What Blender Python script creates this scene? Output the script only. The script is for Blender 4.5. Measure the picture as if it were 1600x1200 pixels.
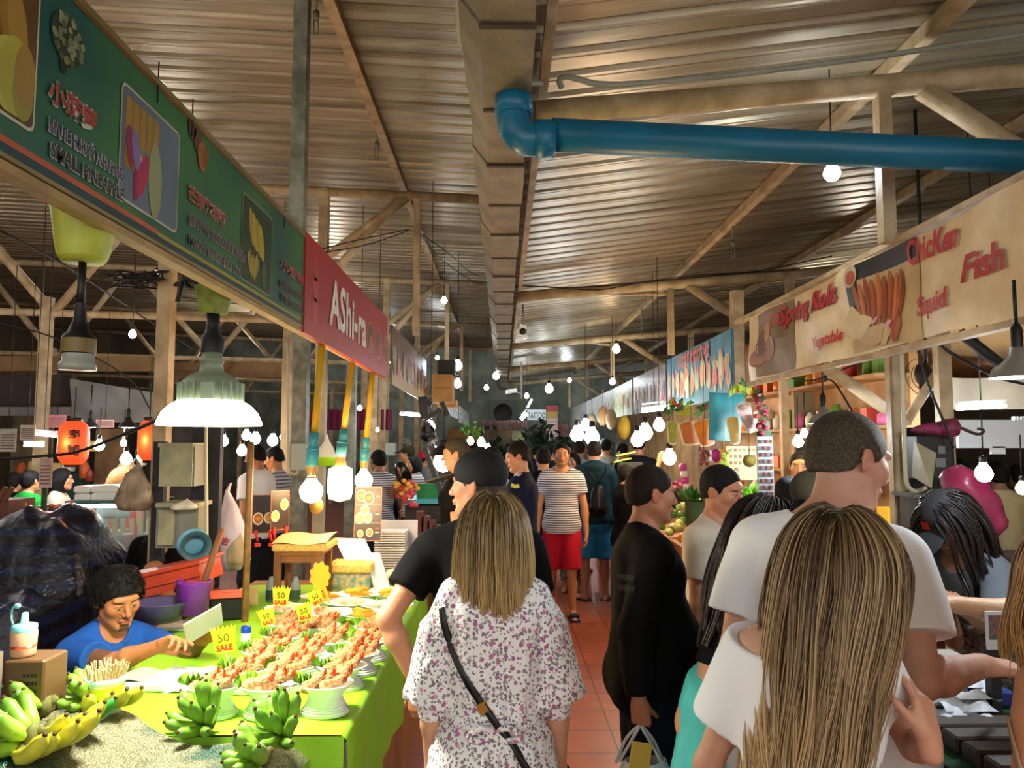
import bpy,math,random,mathutils
import numpy as np
import openvdb as vdb
from mathutils import Vector,Matrix,Euler
PI=math.pi
R=math.radians
rnd=random.Random(7)
sc=bpy.context.scene
for o in list(bpy.data.objects):
 bpy.data.objects.remove(o)
FPX=1150.0
CAMH=1.75
PITCH=math.atan(90/FPX)
YAW=math.atan(15/FPX)
cam=bpy.data.cameras.new('camera')
cam.sensor_fit='HORIZONTAL'
cam.sensor_width=36.0
cam.lens=36.0*FPX/1600.0
cam.clip_start=0.05
cam.clip_end=200
camo=bpy.data.objects.new('camera',cam)
sc.collection.objects.link(camo)
camo.location=(0,0,CAMH)
camo.rotation_euler=Euler((PI/2+PITCH,0,-YAW),'XYZ')
sc.camera=camo
CM=camo.rotation_euler.to_matrix()
def ray(px,py):
 return CM@Vector(((px-800)/FPX,(600-py)/FPX,-1.0))
def atY(px,py,y):
 d=ray(px,py);t=y/d.y
 return Vector((d.x*t,y,CAMH+d.z*t))
def atX(px,py,x):
 d=ray(px,py);t=x/d.x
 return Vector((x,d.y*t,CAMH+d.z*t))
def atZ(px,py,z):
 d=ray(px,py);t=(z-CAMH)/d.z
 return Vector((d.x*t,d.y*t,z))
sc.view_settings.view_transform='Standard'
sc.view_settings.look='None'
sc.view_settings.gamma=1.0
sc.view_settings.use_curve_mapping=False
sc.view_settings.exposure=1.25
w=bpy.data.worlds.new('night')
sc.world=w
w.use_nodes=True
w.node_tree.nodes['Background'].inputs[0].default_value=(0.55,0.50,0.44,1)
w.node_tree.nodes['Background'].inputs[1].default_value=1.0
sc.cycles.max_bounces=5
sc.cycles.diffuse_bounces=3
sc.cycles.glossy_bounces=2
sc.cycles.transmission_bounces=4
sc.cycles.transparent_max_bounces=8
sc.cycles.caustics_reflective=False
sc.cycles.caustics_refractive=False
sc.cycles.sample_clamp_indirect=4.0
MATS={}
def rgb(h):
 h=h.lstrip('#')
 c=[int(h[i:i+2],16)/255 for i in(0,2,4)]
 return tuple(x/12.92 if x<=.04045 else((x+.055)/1.055)**2.4 for x in c)
def mat(name,col,rough=.6,metal=0.0,bump=0.0,bscale=60.0,var=0.0,vscale=8.0,vcol=False,emit=0.0,col2=None,spec=.4,alpha=1.0,stretch=None,trans=0.0,sheen=0.0,ecol=None):
 if name in MATS:
  return MATS[name]
 if isinstance(col,str):col=rgb(col)
 if isinstance(col2,str):col2=rgb(col2)
 m=bpy.data.materials.new(name)
 m.use_nodes=True
 nt=m.node_tree;N=nt.nodes;L=nt.links
 b=N['Principled BSDF']
 b.inputs['Roughness'].default_value=rough
 b.inputs['Metallic'].default_value=metal
 b.inputs['Specular IOR Level'].default_value=spec
 b.inputs['Alpha'].default_value=alpha
 b.inputs['Transmission Weight'].default_value=trans
 b.inputs['Sheen Weight'].default_value=sheen
 b.inputs['Base Color'].default_value=(*col,1)
 src=None
 if vcol:
  a=N.new('ShaderNodeAttribute');a.attribute_name='Col'
  src=a.outputs['Color']
 tc=None
 def coord(st):
  nonlocal tc
  if tc is None:tc=N.new('ShaderNodeTexCoord')
  if st:
   mp=N.new('ShaderNodeMapping');mp.inputs['Scale'].default_value=st
   L.new(tc.outputs['Object'],mp.inputs['Vector']);return mp.outputs[0]
  return tc.outputs['Object']
 if var>0:
  n=N.new('ShaderNodeTexNoise');n.inputs['Scale'].default_value=vscale
  n.inputs['Detail'].default_value=5
  L.new(coord(stretch),n.inputs['Vector'])
  mx=N.new('ShaderNodeMix');mx.data_type='RGBA'
  c2=col2 if col2 else tuple(x*(1-var)for x in col)
  rp=N.new('ShaderNodeValToRGB');rp.color_ramp.elements[0].position=.35;rp.color_ramp.elements[1].position=.65
  L.new(n.outputs[0],rp.inputs[0])
  if src is not None:
   mx.blend_type='MULTIPLY';mx.inputs[0].default_value=var
   L.new(src,mx.inputs[6]);L.new(rp.outputs[0],mx.inputs[7])
  else:
   L.new(rp.outputs[0],mx.inputs[0])
   mx.inputs[6].default_value=(*col,1);mx.inputs[7].default_value=(*c2,1)
  src=mx.outputs[2]
 if src is not None:
  L.new(src,b.inputs['Base Color'])
 if bump>0:
  n=N.new('ShaderNodeTexNoise');n.inputs['Scale'].default_value=bscale;n.inputs['Detail'].default_value=4
  L.new(coord(stretch),n.inputs['Vector'])
  bp=N.new('ShaderNodeBump');bp.inputs['Strength'].default_value=min(1,bump);bp.inputs['Distance'].default_value=.01
  L.new(n.outputs[0],bp.inputs['Height']);L.new(bp.outputs[0],b.inputs['Normal'])
 if emit>0:
  b.inputs['Emission Color'].default_value=(*(ecol or col),1)
  b.inputs['Emission Strength'].default_value=emit
 MATS[name]=m
 return m
def link(o):
 sc.collection.objects.link(o);return o
def tag(o,label=None,cat=None,group=None,kind=None):
 if label:o['label']=label
 if cat:o['category']=cat
 if group:o['group']=group
 if kind:o['kind']=kind
 return o
def thing(name,label,cat,loc=(0,0,0),rz=0,group=None):
 o=link(bpy.data.objects.new(name,None))
 o.empty_display_size=.1
 o.location=loc;o.rotation_euler=(0,0,rz)
 return tag(o,label,cat,group)
def offset(p):
 v=Vector((0,0,0))
 while p is not None:
  v+=p.location;p=p.parent
 return v
class MB:
 def __init__(s):
  s.v=[];s.f=[];s.m=[];s.sm=[];s.col=[]
  s.mi=0;s.smooth=False;s.T=None;s.c=(1,1,1)
 def add(s,vs,fs,smooth=None):
  b=len(s.v)
  if s.T is not None:vs=[s.T@Vector(v)for v in vs]
  s.v.extend([tuple(v)for v in vs])
  s.col.extend([s.c]*len(vs))
  sm=s.smooth if smooth is None else smooth
  for f in fs:
   s.f.append(tuple(i+b for i in f));s.m.append(s.mi);s.sm.append(sm)
 def box(s,c,d,rot=None,bev=0.0):
  x,y,z=d[0]/2,d[1]/2,d[2]/2
  M=Matrix.Translation(c)@(rot.to_4x4()if rot is not None else Matrix())
  if bev<=0:
   P=[(-x,-y,-z),(x,-y,-z),(x,y,-z),(-x,y,-z),(-x,-y,z),(x,-y,z),(x,y,z),(-x,y,z)]
   F=[(0,3,2,1),(4,5,6,7),(0,1,5,4),(1,2,6,5),(2,3,7,6),(3,0,4,7)]
   s.add([M@Vector(p)for p in P],F,False)
  else:
   e=min(bev,x*.9,y*.9,z*.9)
   P=[]
   for(zz,i)in((-z,e),(-z+e,0),(z-e,0),(z,e)):
    for(ax,ay)in((-1,-1),(1,-1),(1,1),(-1,1)):
     X,Y=ax*(x-i),ay*(y-i)
     ex=e if i==0 else e*.4
     if ax*ay>0:
      P+=[(X,Y-ay*ex,zz),(X-ax*ex,Y,zz)]
     else:
      P+=[(X-ax*ex,Y,zz),(X,Y-ay*ex,zz)]
   Q=[]
   for k in range(4):
    r=P[k*8:(k+1)*8]
    r.sort(key=lambda p:math.atan2(p[1]/y,p[0]/x))
    Q+=r
   F=[tuple(range(7,-1,-1)),tuple(range(24,32))]
   for k in range(3):
    for j in range(8):
     a=k*8+j;b=k*8+(j+1)%8
     F.append((a,b,b+8,a+8))
   s.add([M@Vector(p)for p in Q],F,False)
  return s
 def bx(s,x0,x1,y0,y1,z0,z1,bev=0.0):
  return s.box(((x0+x1)/2,(y0+y1)/2,(z0+z1)/2),(abs(x1-x0),abs(y1-y0),abs(z1-z0)),None,bev)
 def bar(s,a,b,wd,h,up=(0,0,1)):
  a=Vector(a);b=Vector(b);d=b-a;L_=d.length
  if L_<1e-6:return s
  d.normalize();u=Vector(up)
  if abs(d.dot(u))>.98:u=Vector((0,1,0))
  x=d.cross(u).normalized();z=x.cross(d).normalized()
  rot=Matrix((x,d,z)).transposed()
  return s.box((a+b)/2,(wd,L_,h),rot)
 def tube(s,pts,r,n=8,cap=True,smooth=True):
  pts=[Vector(p)for p in pts]
  rs=r if isinstance(r,(list,tuple))else[r]*len(pts)
  V=[];F=[]
  up=None
  for i,p in enumerate(pts):
   d=(pts[min(i+1,len(pts)-1)]-pts[max(i-1,0)])
   if d.length<1e-9:d=Vector((0,0,1))
   d.normalize()
   if up is None:
    up=Vector((0,0,1))if abs(d.z)<.9 else Vector((1,0,0))
   x=d.cross(up)
   if x.length<1e-5:x=d.cross(Vector((0,1,0)))
   x.normalize();up=x.cross(d).normalized()
   for k in range(n):
    a=2*PI*k/n
    V.append(p+(x*math.cos(a)+up*math.sin(a))*rs[i])
  for i in range(len(pts)-1):
   for k in range(n):
    a=i*n+k;b=i*n+(k+1)%n
    F.append((a,b,b+n,a+n))
  s.add(V,F,smooth)
  if cap:
   m=len(s.v)-len(V)
   s.f.append(tuple(m+k for k in range(n-1,-1,-1)));s.m.append(s.mi);s.sm.append(False)
   e=m+(len(pts)-1)*n
   s.f.append(tuple(e+k for k in range(n)));s.m.append(s.mi);s.sm.append(False)
  return s
 def lathe(s,prof,n=24,c=(0,0,0),rot=None,smooth=True,sx=1.0,sy=1.0,twist=None):
  V=[];F=[]
  M=Matrix.Translation(c)@(rot.to_4x4()if rot is not None else Matrix())
  for(r,z)in prof:
   for k in range(n):
    a=2*PI*k/n
    V.append(M@Vector((max(r,1e-5)*math.cos(a)*sx,max(r,1e-5)*math.sin(a)*sy,z)))
  for i in range(len(prof)-1):
   for k in range(n):
    a=i*n+k;b=i*n+(k+1)%n
    F.append((a,b,b+n,a+n))
  s.add(V,F,smooth)
  return s
 def ell(s,c,r,n=12,m=8,rot=None,smooth=True):
  if not isinstance(r,(tuple,list,Vector)):r=(r,r,r)
  prof=[(math.sin(PI*i/m),-math.cos(PI*i/m))for i in range(m+1)]
  M=Matrix.Translation(c)@(rot.to_4x4()if rot is not None else Matrix())@Matrix.Diagonal((r[0],r[1],r[2],1))
  o=s.T;s.T=(o@M)if o is not None else M
  s.lathe(prof,n,smooth=smooth)
  s.T=o
  return s
 def poly(s,pts,h,axis=None):
  n=len(pts);h=Vector(h)
  P=[Vector(p)for p in pts];V=P+[p+h for p in P]
  F=[tuple(range(n-1,-1,-1)),tuple(range(n,2*n))]+[(i,(i+1)%n,(i+1)%n+n,i+n)for i in range(n)]
  s.add(V,F,False);return s
 def grid(s,fn,nu,nv,smooth=True,closed=False):
  V=[fn(i/nu,j/nv)for j in range(nv+1)for i in range(nu+1)]
  F=[(j*(nu+1)+i,j*(nu+1)+i+1,(j+1)*(nu+1)+i+1,(j+1)*(nu+1)+i)for j in range(nv)for i in range(nu)]
  s.add(V,F,smooth);return s
 def build(s,name,mats,parent=None,world=True):
  me=bpy.data.meshes.new(name)
  off=offset(parent)if(parent is not None and world)else Vector((0,0,0))
  V=np.array(s.v,dtype=np.float64).reshape(-1,3)-np.array(off)
  me.from_pydata(V.tolist(),[],s.f)
  if not isinstance(mats,(list,tuple)):mats=[mats]
  for m in mats:me.materials.append(m)
  if s.f:
   me.polygons.foreach_set('material_index',s.m)
   me.polygons.foreach_set('use_smooth',s.sm)
  if any(c!=(1,1,1)for c in s.col[::7])or(s.col and s.c!=(1,1,1)):
   at=me.color_attributes.new('Col','FLOAT_COLOR','POINT')
   at.data.foreach_set('color',np.hstack([np.array(s.col),np.ones((len(s.col),1))]).ravel())
  me.update()
  o=link(bpy.data.objects.new(name,me))
  if parent is not None:o.parent=parent
  return o
def npmesh(name,pts,quads,mats,parent=None,col=None,smooth=True,mi=None):
 me=bpy.data.meshes.new(name)
 me.vertices.add(len(pts));me.vertices.foreach_set('co',np.ascontiguousarray(pts,dtype=np.float32).ravel())
 nq=len(quads);k=quads.shape[1]
 me.loops.add(nq*k);me.loops.foreach_set('vertex_index',np.ascontiguousarray(quads,dtype=np.int32).ravel())
 me.polygons.add(nq);me.polygons.foreach_set('loop_start',np.arange(0,nq*k,k,dtype=np.int32))
 me.update(calc_edges=True)
 me.polygons.foreach_set('use_smooth',np.full(nq,smooth))
 if not isinstance(mats,(list,tuple)):mats=[mats]
 for m in mats:me.materials.append(m)
 if mi is not None:me.polygons.foreach_set('material_index',mi.astype(np.int32))
 if col is not None:
  at=me.color_attributes.new('Col','FLOAT_COLOR','POINT')
  at.data.foreach_set('color',np.hstack([col,np.ones((len(col),1))]).astype(np.float32).ravel())
 me.validate();me.update()
 o=link(bpy.data.objects.new(name,me))
 if parent is not None:o.parent=parent
 return o
def copy_tree(o,parent=None):
 c=o.copy();link(c)
 if parent is not None:c.parent=parent
 for ch in list(o.children):copy_tree(ch,c)
 return c
def cr(P,n=8):
 P=[Vector(p)for p in P];Q=[P[0]*2-P[1]]+P+[P[-1]*2-P[-2]];out=[]
 for i in range(1,len(Q)-2):
  a,b,c,d=Q[i-1:i+3]
  for k in range(n):
   t=k/n
   out.append(.5*((2*b)+(c-a)*t+(2*a-5*b+4*c-d)*t*t+(3*b-a-3*c+d)*t**3))
 out.append(P[-1]);return out
def text_mesh(txt,size=1.0,bold=0.0,sx=1.0,res=3):
 cu=bpy.data.curves.new('t','FONT');cu.body=txt;cu.size=size;cu.offset=bold
 cu.align_x='CENTER';cu.align_y='CENTER';cu.resolution_u=res;cu.fill_mode='FRONT'
 ob=bpy.data.objects.new('t',cu);link(ob)
 dg=bpy.context.evaluated_depsgraph_get();dg.update()
 me=ob.evaluated_get(dg).to_mesh()
 V=[(v.co.x*sx,v.co.y)for v in me.vertices];F=[tuple(p.vertices)for p in me.polygons]
 ob.evaluated_get(dg).to_mesh_clear()
 bpy.data.objects.remove(ob);bpy.data.curves.remove(cu)
 return V,F
_tc={}
def put_text(mb,txt,O,U,Vv,cu,cv,height,width=None,bold=0.0,lift=.002,shear=0.0,rot=0.0):
 key=(txt,bold)
 if key not in _tc:_tc[key]=text_mesh(txt,1.0,bold)
 V,F=_tc[key]
 if not V:return
 xs=[v[0]for v in V];ys=[v[1]for v in V]
 w0=max(xs)-min(xs);h0=max(ys)-min(ys);mx=(max(xs)+min(xs))/2;my=(max(ys)+min(ys))/2
 sy=height/h0;sx=(width/w0)if width else sy
 N=U.cross(Vv).normalized()
 ca,sa=math.cos(rot),math.sin(rot)
 P=[]
 for(x,y)in V:
  a=(x-mx)*sx+(y-my)*sy*shear;b=(y-my)*sy
  a,b=a*ca-b*sa,a*sa+b*ca
  P.append(O+U*(cu+a)+Vv*(cv+b)+N*lift)
 mb.add(P,F,False)
def point(name,loc,power,col,radius,parent=None):
 l=bpy.data.lights.new(name,'POINT');l.energy=power;l.color=col;l.shadow_soft_size=radius
 o=link(bpy.data.objects.new(name,l))
 o.location=Vector(loc)-offset(parent)
 if parent is not None:o.parent=parent
 return o
WARM=(1.0,.62,.28);WARM2=(1.0,.78,.50);COOL=(.80,.92,1.0);NEUT=(1.0,.95,.85)
#  signed-distance modelling of bodies
class SDF:
 def __init__(s,lo,hi,h):
  s.lo=np.array(lo,float);s.h=h
  n=np.ceil((np.array(hi)-s.lo)/h).astype(int)+1
  s.n=n
  s.ax=[s.lo[i]+h*np.arange(n[i])for i in range(3)]
  s.D=np.full(n,.08,dtype=np.float32)
 def sl(s,lo,hi):
  a=np.clip(np.floor((lo-s.lo)/s.h).astype(int),0,s.n);b=np.clip(np.ceil((hi-s.lo)/s.h).astype(int)+1,0,s.n)
  if np.any(b<=a):return None
  return tuple(slice(int(a[i]),int(b[i]))for i in range(3))
 def xyz(s,q):
  return s.ax[0][q[0]][:,None,None],s.ax[1][q[1]][None,:,None],s.ax[2][q[2]][None,None,:]
 def full(s):return(slice(0,s.n[0]),slice(0,s.n[1]),slice(0,s.n[2]))
 def mix(s,q,d,k,op):
  A=s.D[q]
  if op=='u':
   hh=np.maximum(k-np.abs(A-d),0)/max(k,1e-6);s.D[q]=np.minimum(A,d)-hh*hh*k*.25
  elif op=='s':
   d=-d;hh=np.maximum(k-np.abs(A-d),0)/max(k,1e-6);s.D[q]=np.maximum(A,d)+hh*hh*k*.25
 def prim(s,p,inf=0.0,op=None):
  t=p[0];k=p[-1]
  op=op or('s' if t.startswith('-')else 'u');t=t.lstrip('-')
  mg=k+.02+max(inf,0)
  if t=='c':
   a,b,ra,rb=np.array(p[1],float),np.array(p[2],float),p[3]+inf,p[4]+inf
   rr=max(ra,rb)+mg
   q=s.sl(np.minimum(a,b)-rr,np.maximum(a,b)+rr)
   if q is None:return
   X,Y,Z=s.xyz(q);ba=b-a;L2=max(ba@ba,1e-9)
   tt=np.clip(((X-a[0])*ba[0]+(Y-a[1])*ba[1]+(Z-a[2])*ba[2])/L2,0,1)
   d=np.sqrt((X-a[0]-ba[0]*tt)**2+(Y-a[1]-ba[1]*tt)**2+(Z-a[2]-ba[2]*tt)**2)-(ra+(rb-ra)*tt)
   s.mix(q,d,k,op)
  elif t=='e':
   c,r,M=np.array(p[1],float),np.array(p[2],float)+inf,p[3]
   r=np.maximum(r,1e-3)
   rr=max(r)+mg if M is not None else r+mg
   q=s.sl(c-rr,c+rr)
   if q is None:return
   X,Y,Z=s.xyz(q);X=X-c[0];Y=Y-c[1];Z=Z-c[2]
   if M is not None:
    X,Y,Z=(M[0][0]*X+M[1][0]*Y+M[2][0]*Z,M[0][1]*X+M[1][1]*Y+M[2][1]*Z,M[0][2]*X+M[1][2]*Y+M[2][2]*Z)
   k0=np.sqrt((X/r[0])**2+(Y/r[1])**2+(Z/r[2])**2)
   k1=np.sqrt((X/r[0]**2)**2+(Y/r[1]**2)**2+(Z/r[2]**2)**2)
   s.mix(q,k0*(k0-1)/np.maximum(k1,1e-6),k,op)
 def prims(s,P,inf=0.0):
  for p in P:s.prim(p,inf)
  return s
 def cut(s,pt,n,k=.0):
  X,Y,Z=s.xyz(s.full());n=np.array(n,float);n/=np.linalg.norm(n)
  d=(X-pt[0])*n[0]+(Y-pt[1])*n[1]+(Z-pt[2])*n[2]
  s.D=np.maximum(s.D,d.astype(np.float32));return s
 def noise(s,amp,sc_,seed=0,st=(1,1,1)):
  r=np.random.RandomState(seed);X,Y,Z=s.xyz(s.full())
  N=0
  for i in range(5):
   v=r.normal(size=3)*np.array(st);v=v/np.linalg.norm(v)*sc_*(.6+.35*i);u=r.normal(size=3)*sc_*.5
   N=N+np.sin(X*v[0]+Y*v[1]+Z*v[2]+r.rand()*6+1.3*np.sin(X*u[0]+Y*u[1]+Z*u[2]+r.rand()*6))/(1+.5*i)
  s.D=s.D+(amp*N/2.2).astype(np.float32);return s
 def mesh(s):
  D=s.D
  D[0]=D[-1]=.05;D[:,0]=D[:,-1]=.05;D[:,:,0]=D[:,:,-1]=.05
  g=vdb.FloatGrid();g.background=.08
  g.copyFromArray(np.ascontiguousarray(D));
  P,Q=g.convertToQuads(isovalue=0.0)
  return P*s.h+s.lo,Q[:,::-1].astype(np.int64)
def bounds(P,m):
 lo=np.full(3,1e9);hi=-lo
 for p in P:
  if p[0].startswith('-'):continue
  if p[0].endswith('c'):
   a=np.array(p[1],float);b=np.array(p[2],float);r=max(p[3],p[4])
   lo=np.minimum(lo,np.minimum(a,b)-r);hi=np.maximum(hi,np.maximum(a,b)+r)
  else:
   a=np.array(p[1],float);r=np.array(p[2],float)
   if p[3]is not None:r=np.full(3,max(r))
   lo=np.minimum(lo,a-r);hi=np.maximum(hi,a+r)
 return lo-m,hi+m
def V3(*a):return np.array(a,float)
def unit(v):v=np.array(v,float);return v/np.linalg.norm(v)
def rotx(a):c,s_=math.cos(a),math.sin(a);return np.array([[1,0,0],[0,c,-s_],[0,s_,c]])
def roty(a):c,s_=math.cos(a),math.sin(a);return np.array([[c,0,s_],[0,1,0],[-s_,0,c]])
def rotz(a):c,s_=math.cos(a),math.sin(a);return np.array([[c,-s_,0],[s_,c,0],[0,0,1]])
HB=None
def head_prims(fem=False,stub=False,nose=1.0,jaw=1.0,fat=0.0):
 j=.93 if fem else 1.0
 j*=jaw
 P=[('e',(0,-.018,.032),(.076,.093,.083),None,.02),('e',(0,.022,-.030),(.060*j+fat,.060,.074),None,.035),('c',(-.050*j-fat,.008,-.052),(-.018,.062,-.094),.020,.016,.03),('c',(.050*j+fat,.008,-.052),(.018,.062,-.094),.020,.016,.03),('e',(0,.066,-.096),(.019,.015,.014),None,.02),('e',(-.043,.052,-.018),(.020,.022,.02),None,.03),('e',(.043,.052,-.018),(.020,.022,.02),None,.03),('e',(0,.070,.030),(.052,.016,.014),None,.02),('-e',(-.031,.103,.003),(.019,.017,.012),None,.014),('-e',(.031,.103,.003),(.019,.017,.012),None,.014),('e',(-.031,.0735,.001),(.0125,.0125,.0125),None,.002),('e',(.031,.0735,.001),(.0125,.0125,.0125),None,.002),('c',(-.044,.072,.005),(-.021,.079,.009),.0042,.0040,.004),('c',(.044,.072,.005),(.021,.079,.009),.0042,.0040,.004),('c',(-.043,.072,-.007),(-.021,.077,-.007),.0032,.0030,.005),('c',(.043,.072,-.007),(.021,.077,-.007),.0032,.0030,.005),('c',(0,.080,.014),(0,.080+.024*nose,-.027),.008,.0105*(.9+.1*nose),.012),('e',(-.0115,.092,-.031),(.0075,.010,.0072),None,.006),('e',(.0115,.092,-.031),(.0075,.010,.0072),None,.006),('-e',(-.006,.098,-.038),(.003,.005,.003),None,.003),('-e',(.006,.098,-.038),(.003,.005,.003),None,.003),('e',(0,.082,-.058),(.026,.012,.014),None,.012),('e',(0,.0905,-.0565),(.020,.008,.0048),None,.004),('e',(0,.0885,-.0675),(.018,.009,.0058),None,.004),('-e',(0,.0985,-.0615),(.023,.010,.0012),None,.002)]
 for sx in(-1,1):
  M=rotz(sx*.35)@rotx(-.18)
  P+=[('e',(sx*.0795,-.010,-.004),(.0065,.018,.031),M,.006),('c',(sx*.083,-.022,.018),(sx*.085,-.026,-.005),.005,.005,.004),('-e',(sx*.0865,-.004,.000),(.0045,.009,.018),M,.003)]
 return P
class Person:
 def __init__(s,name,label,loc,yaw,H=1.75,fem=False,girth=1.0,belly=0.0,lean=0.0,bend=0.0,side=0.0,twist=0.0,head=(0,0,0),hipz=None,arms=None,legs=None,hand=None,skin='#c58c6c',h=.009,hh=.004,hands_h=.0035,shoulder=1.0,headscale=1.0,stub=0.0,hairc='#1c120c',brow=1.0,eyes=True,hpitch=0,group=None,nose=1.0,fat=0.0,jaw=1.0,neck=0.0,mat_=None,tone=None,headoff=(0,0,0)):
  s.S=S=H/1.75;s.H=H;s.fem=fem;s.h=h;s.hh=hh;s.hhd=hands_h;s.hairc=rgb(hairc)if isinstance(hairc,str)else hairc
  s.root=thing('person',label,'person',loc,yaw,group)
  s.g=girth;s.belly=belly
  hz=(hipz if hipz is not None else .93*S)
  s.pel=V3(0,0,hz)
  A=rotz(twist)@roty(side)@rotx(-lean)
  B=A@rotx(-bend)
  s.A,s.B=A,B
  wst=s.pel+A@V3(0,0,.17*S)
  s.wst=wst
  def up(x,y,z):return wst+B@(V3(x,y,z)*S)
  s.up=up
  sw=(.165 if not fem else .142)*shoulder
  s.chest=up(0,0,.19)
  s.sh={-1:up(-sw,-.005,.317),1:up(sw,-.005,.317)}
  s.sw=sw
  s.nb=up(0,-.015,.37)
  hs=headscale*(1.0 if not fem else .95)*(H/1.75)**.5
  s.hs=hs
  HY,HP,HR=head
  s.HM=rotz(twist)@rotz(HY)@rotx(-HP)@roty(HR)
  nk=B@V3(0,.35,1)
  s.hc=s.nb+unit(nk+V3(0,0,1.6))*(.185+neck)*S+s.HM@V3(0,.012,0)+V3(*headoff)
  UA,FA=.30*S,.255*S
  arms=arms or{}
  s.el,s.wr,s.hd={},{},{}
  for k in(-1,1):
   a=arms.get(k,((.10*k,-.05,-1),(.03*k,.12,-1)))
   if a[0]=='ik':
    Z_=rotz(-yaw);T_=Z_@(np.array(a[1],float)-np.array(loc,float));hn=Z_@np.array(a[2],float)
    v=T_-s.sh[k];D_=min(np.linalg.norm(v),(UA+FA)*.985);v=unit(v);ca=(UA*UA+D_*D_-FA*FA)/(2*UA*D_);ca=max(-1,min(1,ca))
    hn=unit(hn-v*np.dot(hn,v));s.el[k]=s.sh[k]+(v*ca+hn*math.sqrt(1-ca*ca))*UA;s.wr[k]=s.sh[k]+v*D_
   else:
    s.el[k]=s.sh[k]+unit(a[0])*UA;s.wr[k]=s.el[k]+unit(a[1])*FA
  s.handspec=hand or{}
  legs=legs or{}
  TH,SH=.43*S,.42*S
  s.hip={};s.kn={};s.an={};s.toe={}
  for k in(-1,1):
   s.hip[k]=s.pel+V3(.088*k*S,0,-.03*S)
   l=legs.get(k,((.02*k,.02,-1),(.01*k,-.04,-1)))
   s.kn[k]=s.hip[k]+unit(l[0])*TH;s.an[k]=s.kn[k]+unit(l[1])*SH
   td=l[2]if len(l)>2 else(.12*k,1,0)
   s.toe[k]=s.an[k]+unit(td)*.15*S+V3(0,0,-.045*S)
  s.skinc=np.array(rgb(skin));s.stub=stub;s.brow=brow;s.eyes=eyes;s.nose=nose;s.fat=fat;s.jaw=jaw
 def torso(s):
  S,g,f=s.S,s.g,s.fem
  A,B,up=s.A,s.B,s.up
  P=[('e',s.pel,V3(.168 if not f else .178,.118,.125)*S*V3(g,g,1),A,.06),('e',s.pel+A@V3(0,0,.11*S),V3(.148 if not f else .135,.105,.13)*S*V3(g,g,1),A,.08),('e',up(0,-.005,.05),V3(.150 if not f else .130,.108,.15)*S*V3(g,g,1),B,.08),('e',up(0,.0,.20),V3(.165 if not f else .145,.118,.17)*S*V3(g**.5,g**.5,1),B,.07),('c',up(-s.sw+.045,-.012,.318),up(s.sw-.045,-.012,.318),.062*S,.062*S,.06),('c',up(-.05,-.055,.28),up(-.06,-.05,.12),.07*S,.06*S,.05),('c',up(.05,-.055,.28),up(.06,-.05,.12),.07*S,.06*S,.05)]
  if s.belly:P.append(('e',s.pel+A@V3(0,.07*S,.12*S),V3(.13,.09+s.belly,.14)*S,A,.07))
  if f:P+=[('e',up(-.062,.095,.19),V3(.056,.055,.058)*S,B,.03),('e',up(.062,.095,.19),V3(.056,.055,.058)*S,B,.03)]
  else:P+=[('e',up(-.07,.07,.23),V3(.075,.05,.06)*S,B,.04),('e',up(.07,.07,.23),V3(.075,.05,.06)*S,B,.04)]
  for k in(-1,1):
   P+=[('e',s.pel+A@V3(.075*k,-.075,-.06)*S,V3(.085,.075,.09)*S*g,A,.05)]
  return P
 def neckp(s):
  S,f=s.S,s.fem;r=(.056 if not f else .046)*S*(s.g**.4)
  a=s.nb+s.B@V3(0,-.005,-.05)*S;b=s.hc+s.HM@V3(0,-.018,-.055)*s.hs
  P=[('c',a,b,r*1.08,r*.98,.035)]
  for k in(-1,1):
   P.append(('c',s.nb+s.B@V3(.03*k,-.02,.03)*S,s.sh[k]+s.B@V3(-.035*k,-.01,.0)*S,.036*S,.05*S,.05))
  return P
 def arm(s,k):
  S,g=s.S,s.g**.6*(.86 if s.fem else 1)
  a,e,w_=s.sh[k],s.el[k],s.wr[k]
  m=a+(e-a)*.25
  return[('c',a,m,.056*S*g,.052*S*g,.04),('c',m,e,.050*S*g,.038*S*g,.03),('c',e,e+(w_-e)*.3,.038*S*g,.041*S*g,.02),('c',e+(w_-e)*.3,w_,.041*S*g,.026*S*g,.02)]
 def leg(s,k):
  S,g=s.S,s.g**.6
  a,e,w_=s.hip[k],s.kn[k],s.an[k]
  d=unit(w_-e)
  bk=unit(np.cross(V3(1,0,0),d));bk=bk if bk[1]<0 or True else bk
  bk=-unit(s.toe[k]-w_-d*np.dot(s.toe[k]-w_,d))
  c=e+(w_-e)*.32+bk*.022*S
  P=[('c',a,a+(e-a)*.4,.088*S*g,.080*S*g,.05),('c',a+(e-a)*.4,e,.080*S*g,.054*S*g,.03),('c',e,w_,.051*S*g,.034*S,.03),('c',c,e+(w_-e)*.55+bk*.012,.048*S*g,.036*S*g,.03),('c',w_+bk*.03+d*.035*S,s.toe[k],.030*S,.026*S,.02),('c',w_,s.toe[k]+(w_-s.toe[k])*.3,.034*S,.03*S,.02),('c',w_+(s.toe[k]-w_)*.6,s.toe[k]+(s.toe[k]-w_)*.15,.030*S,.022*S,.02)]
  return P
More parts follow.
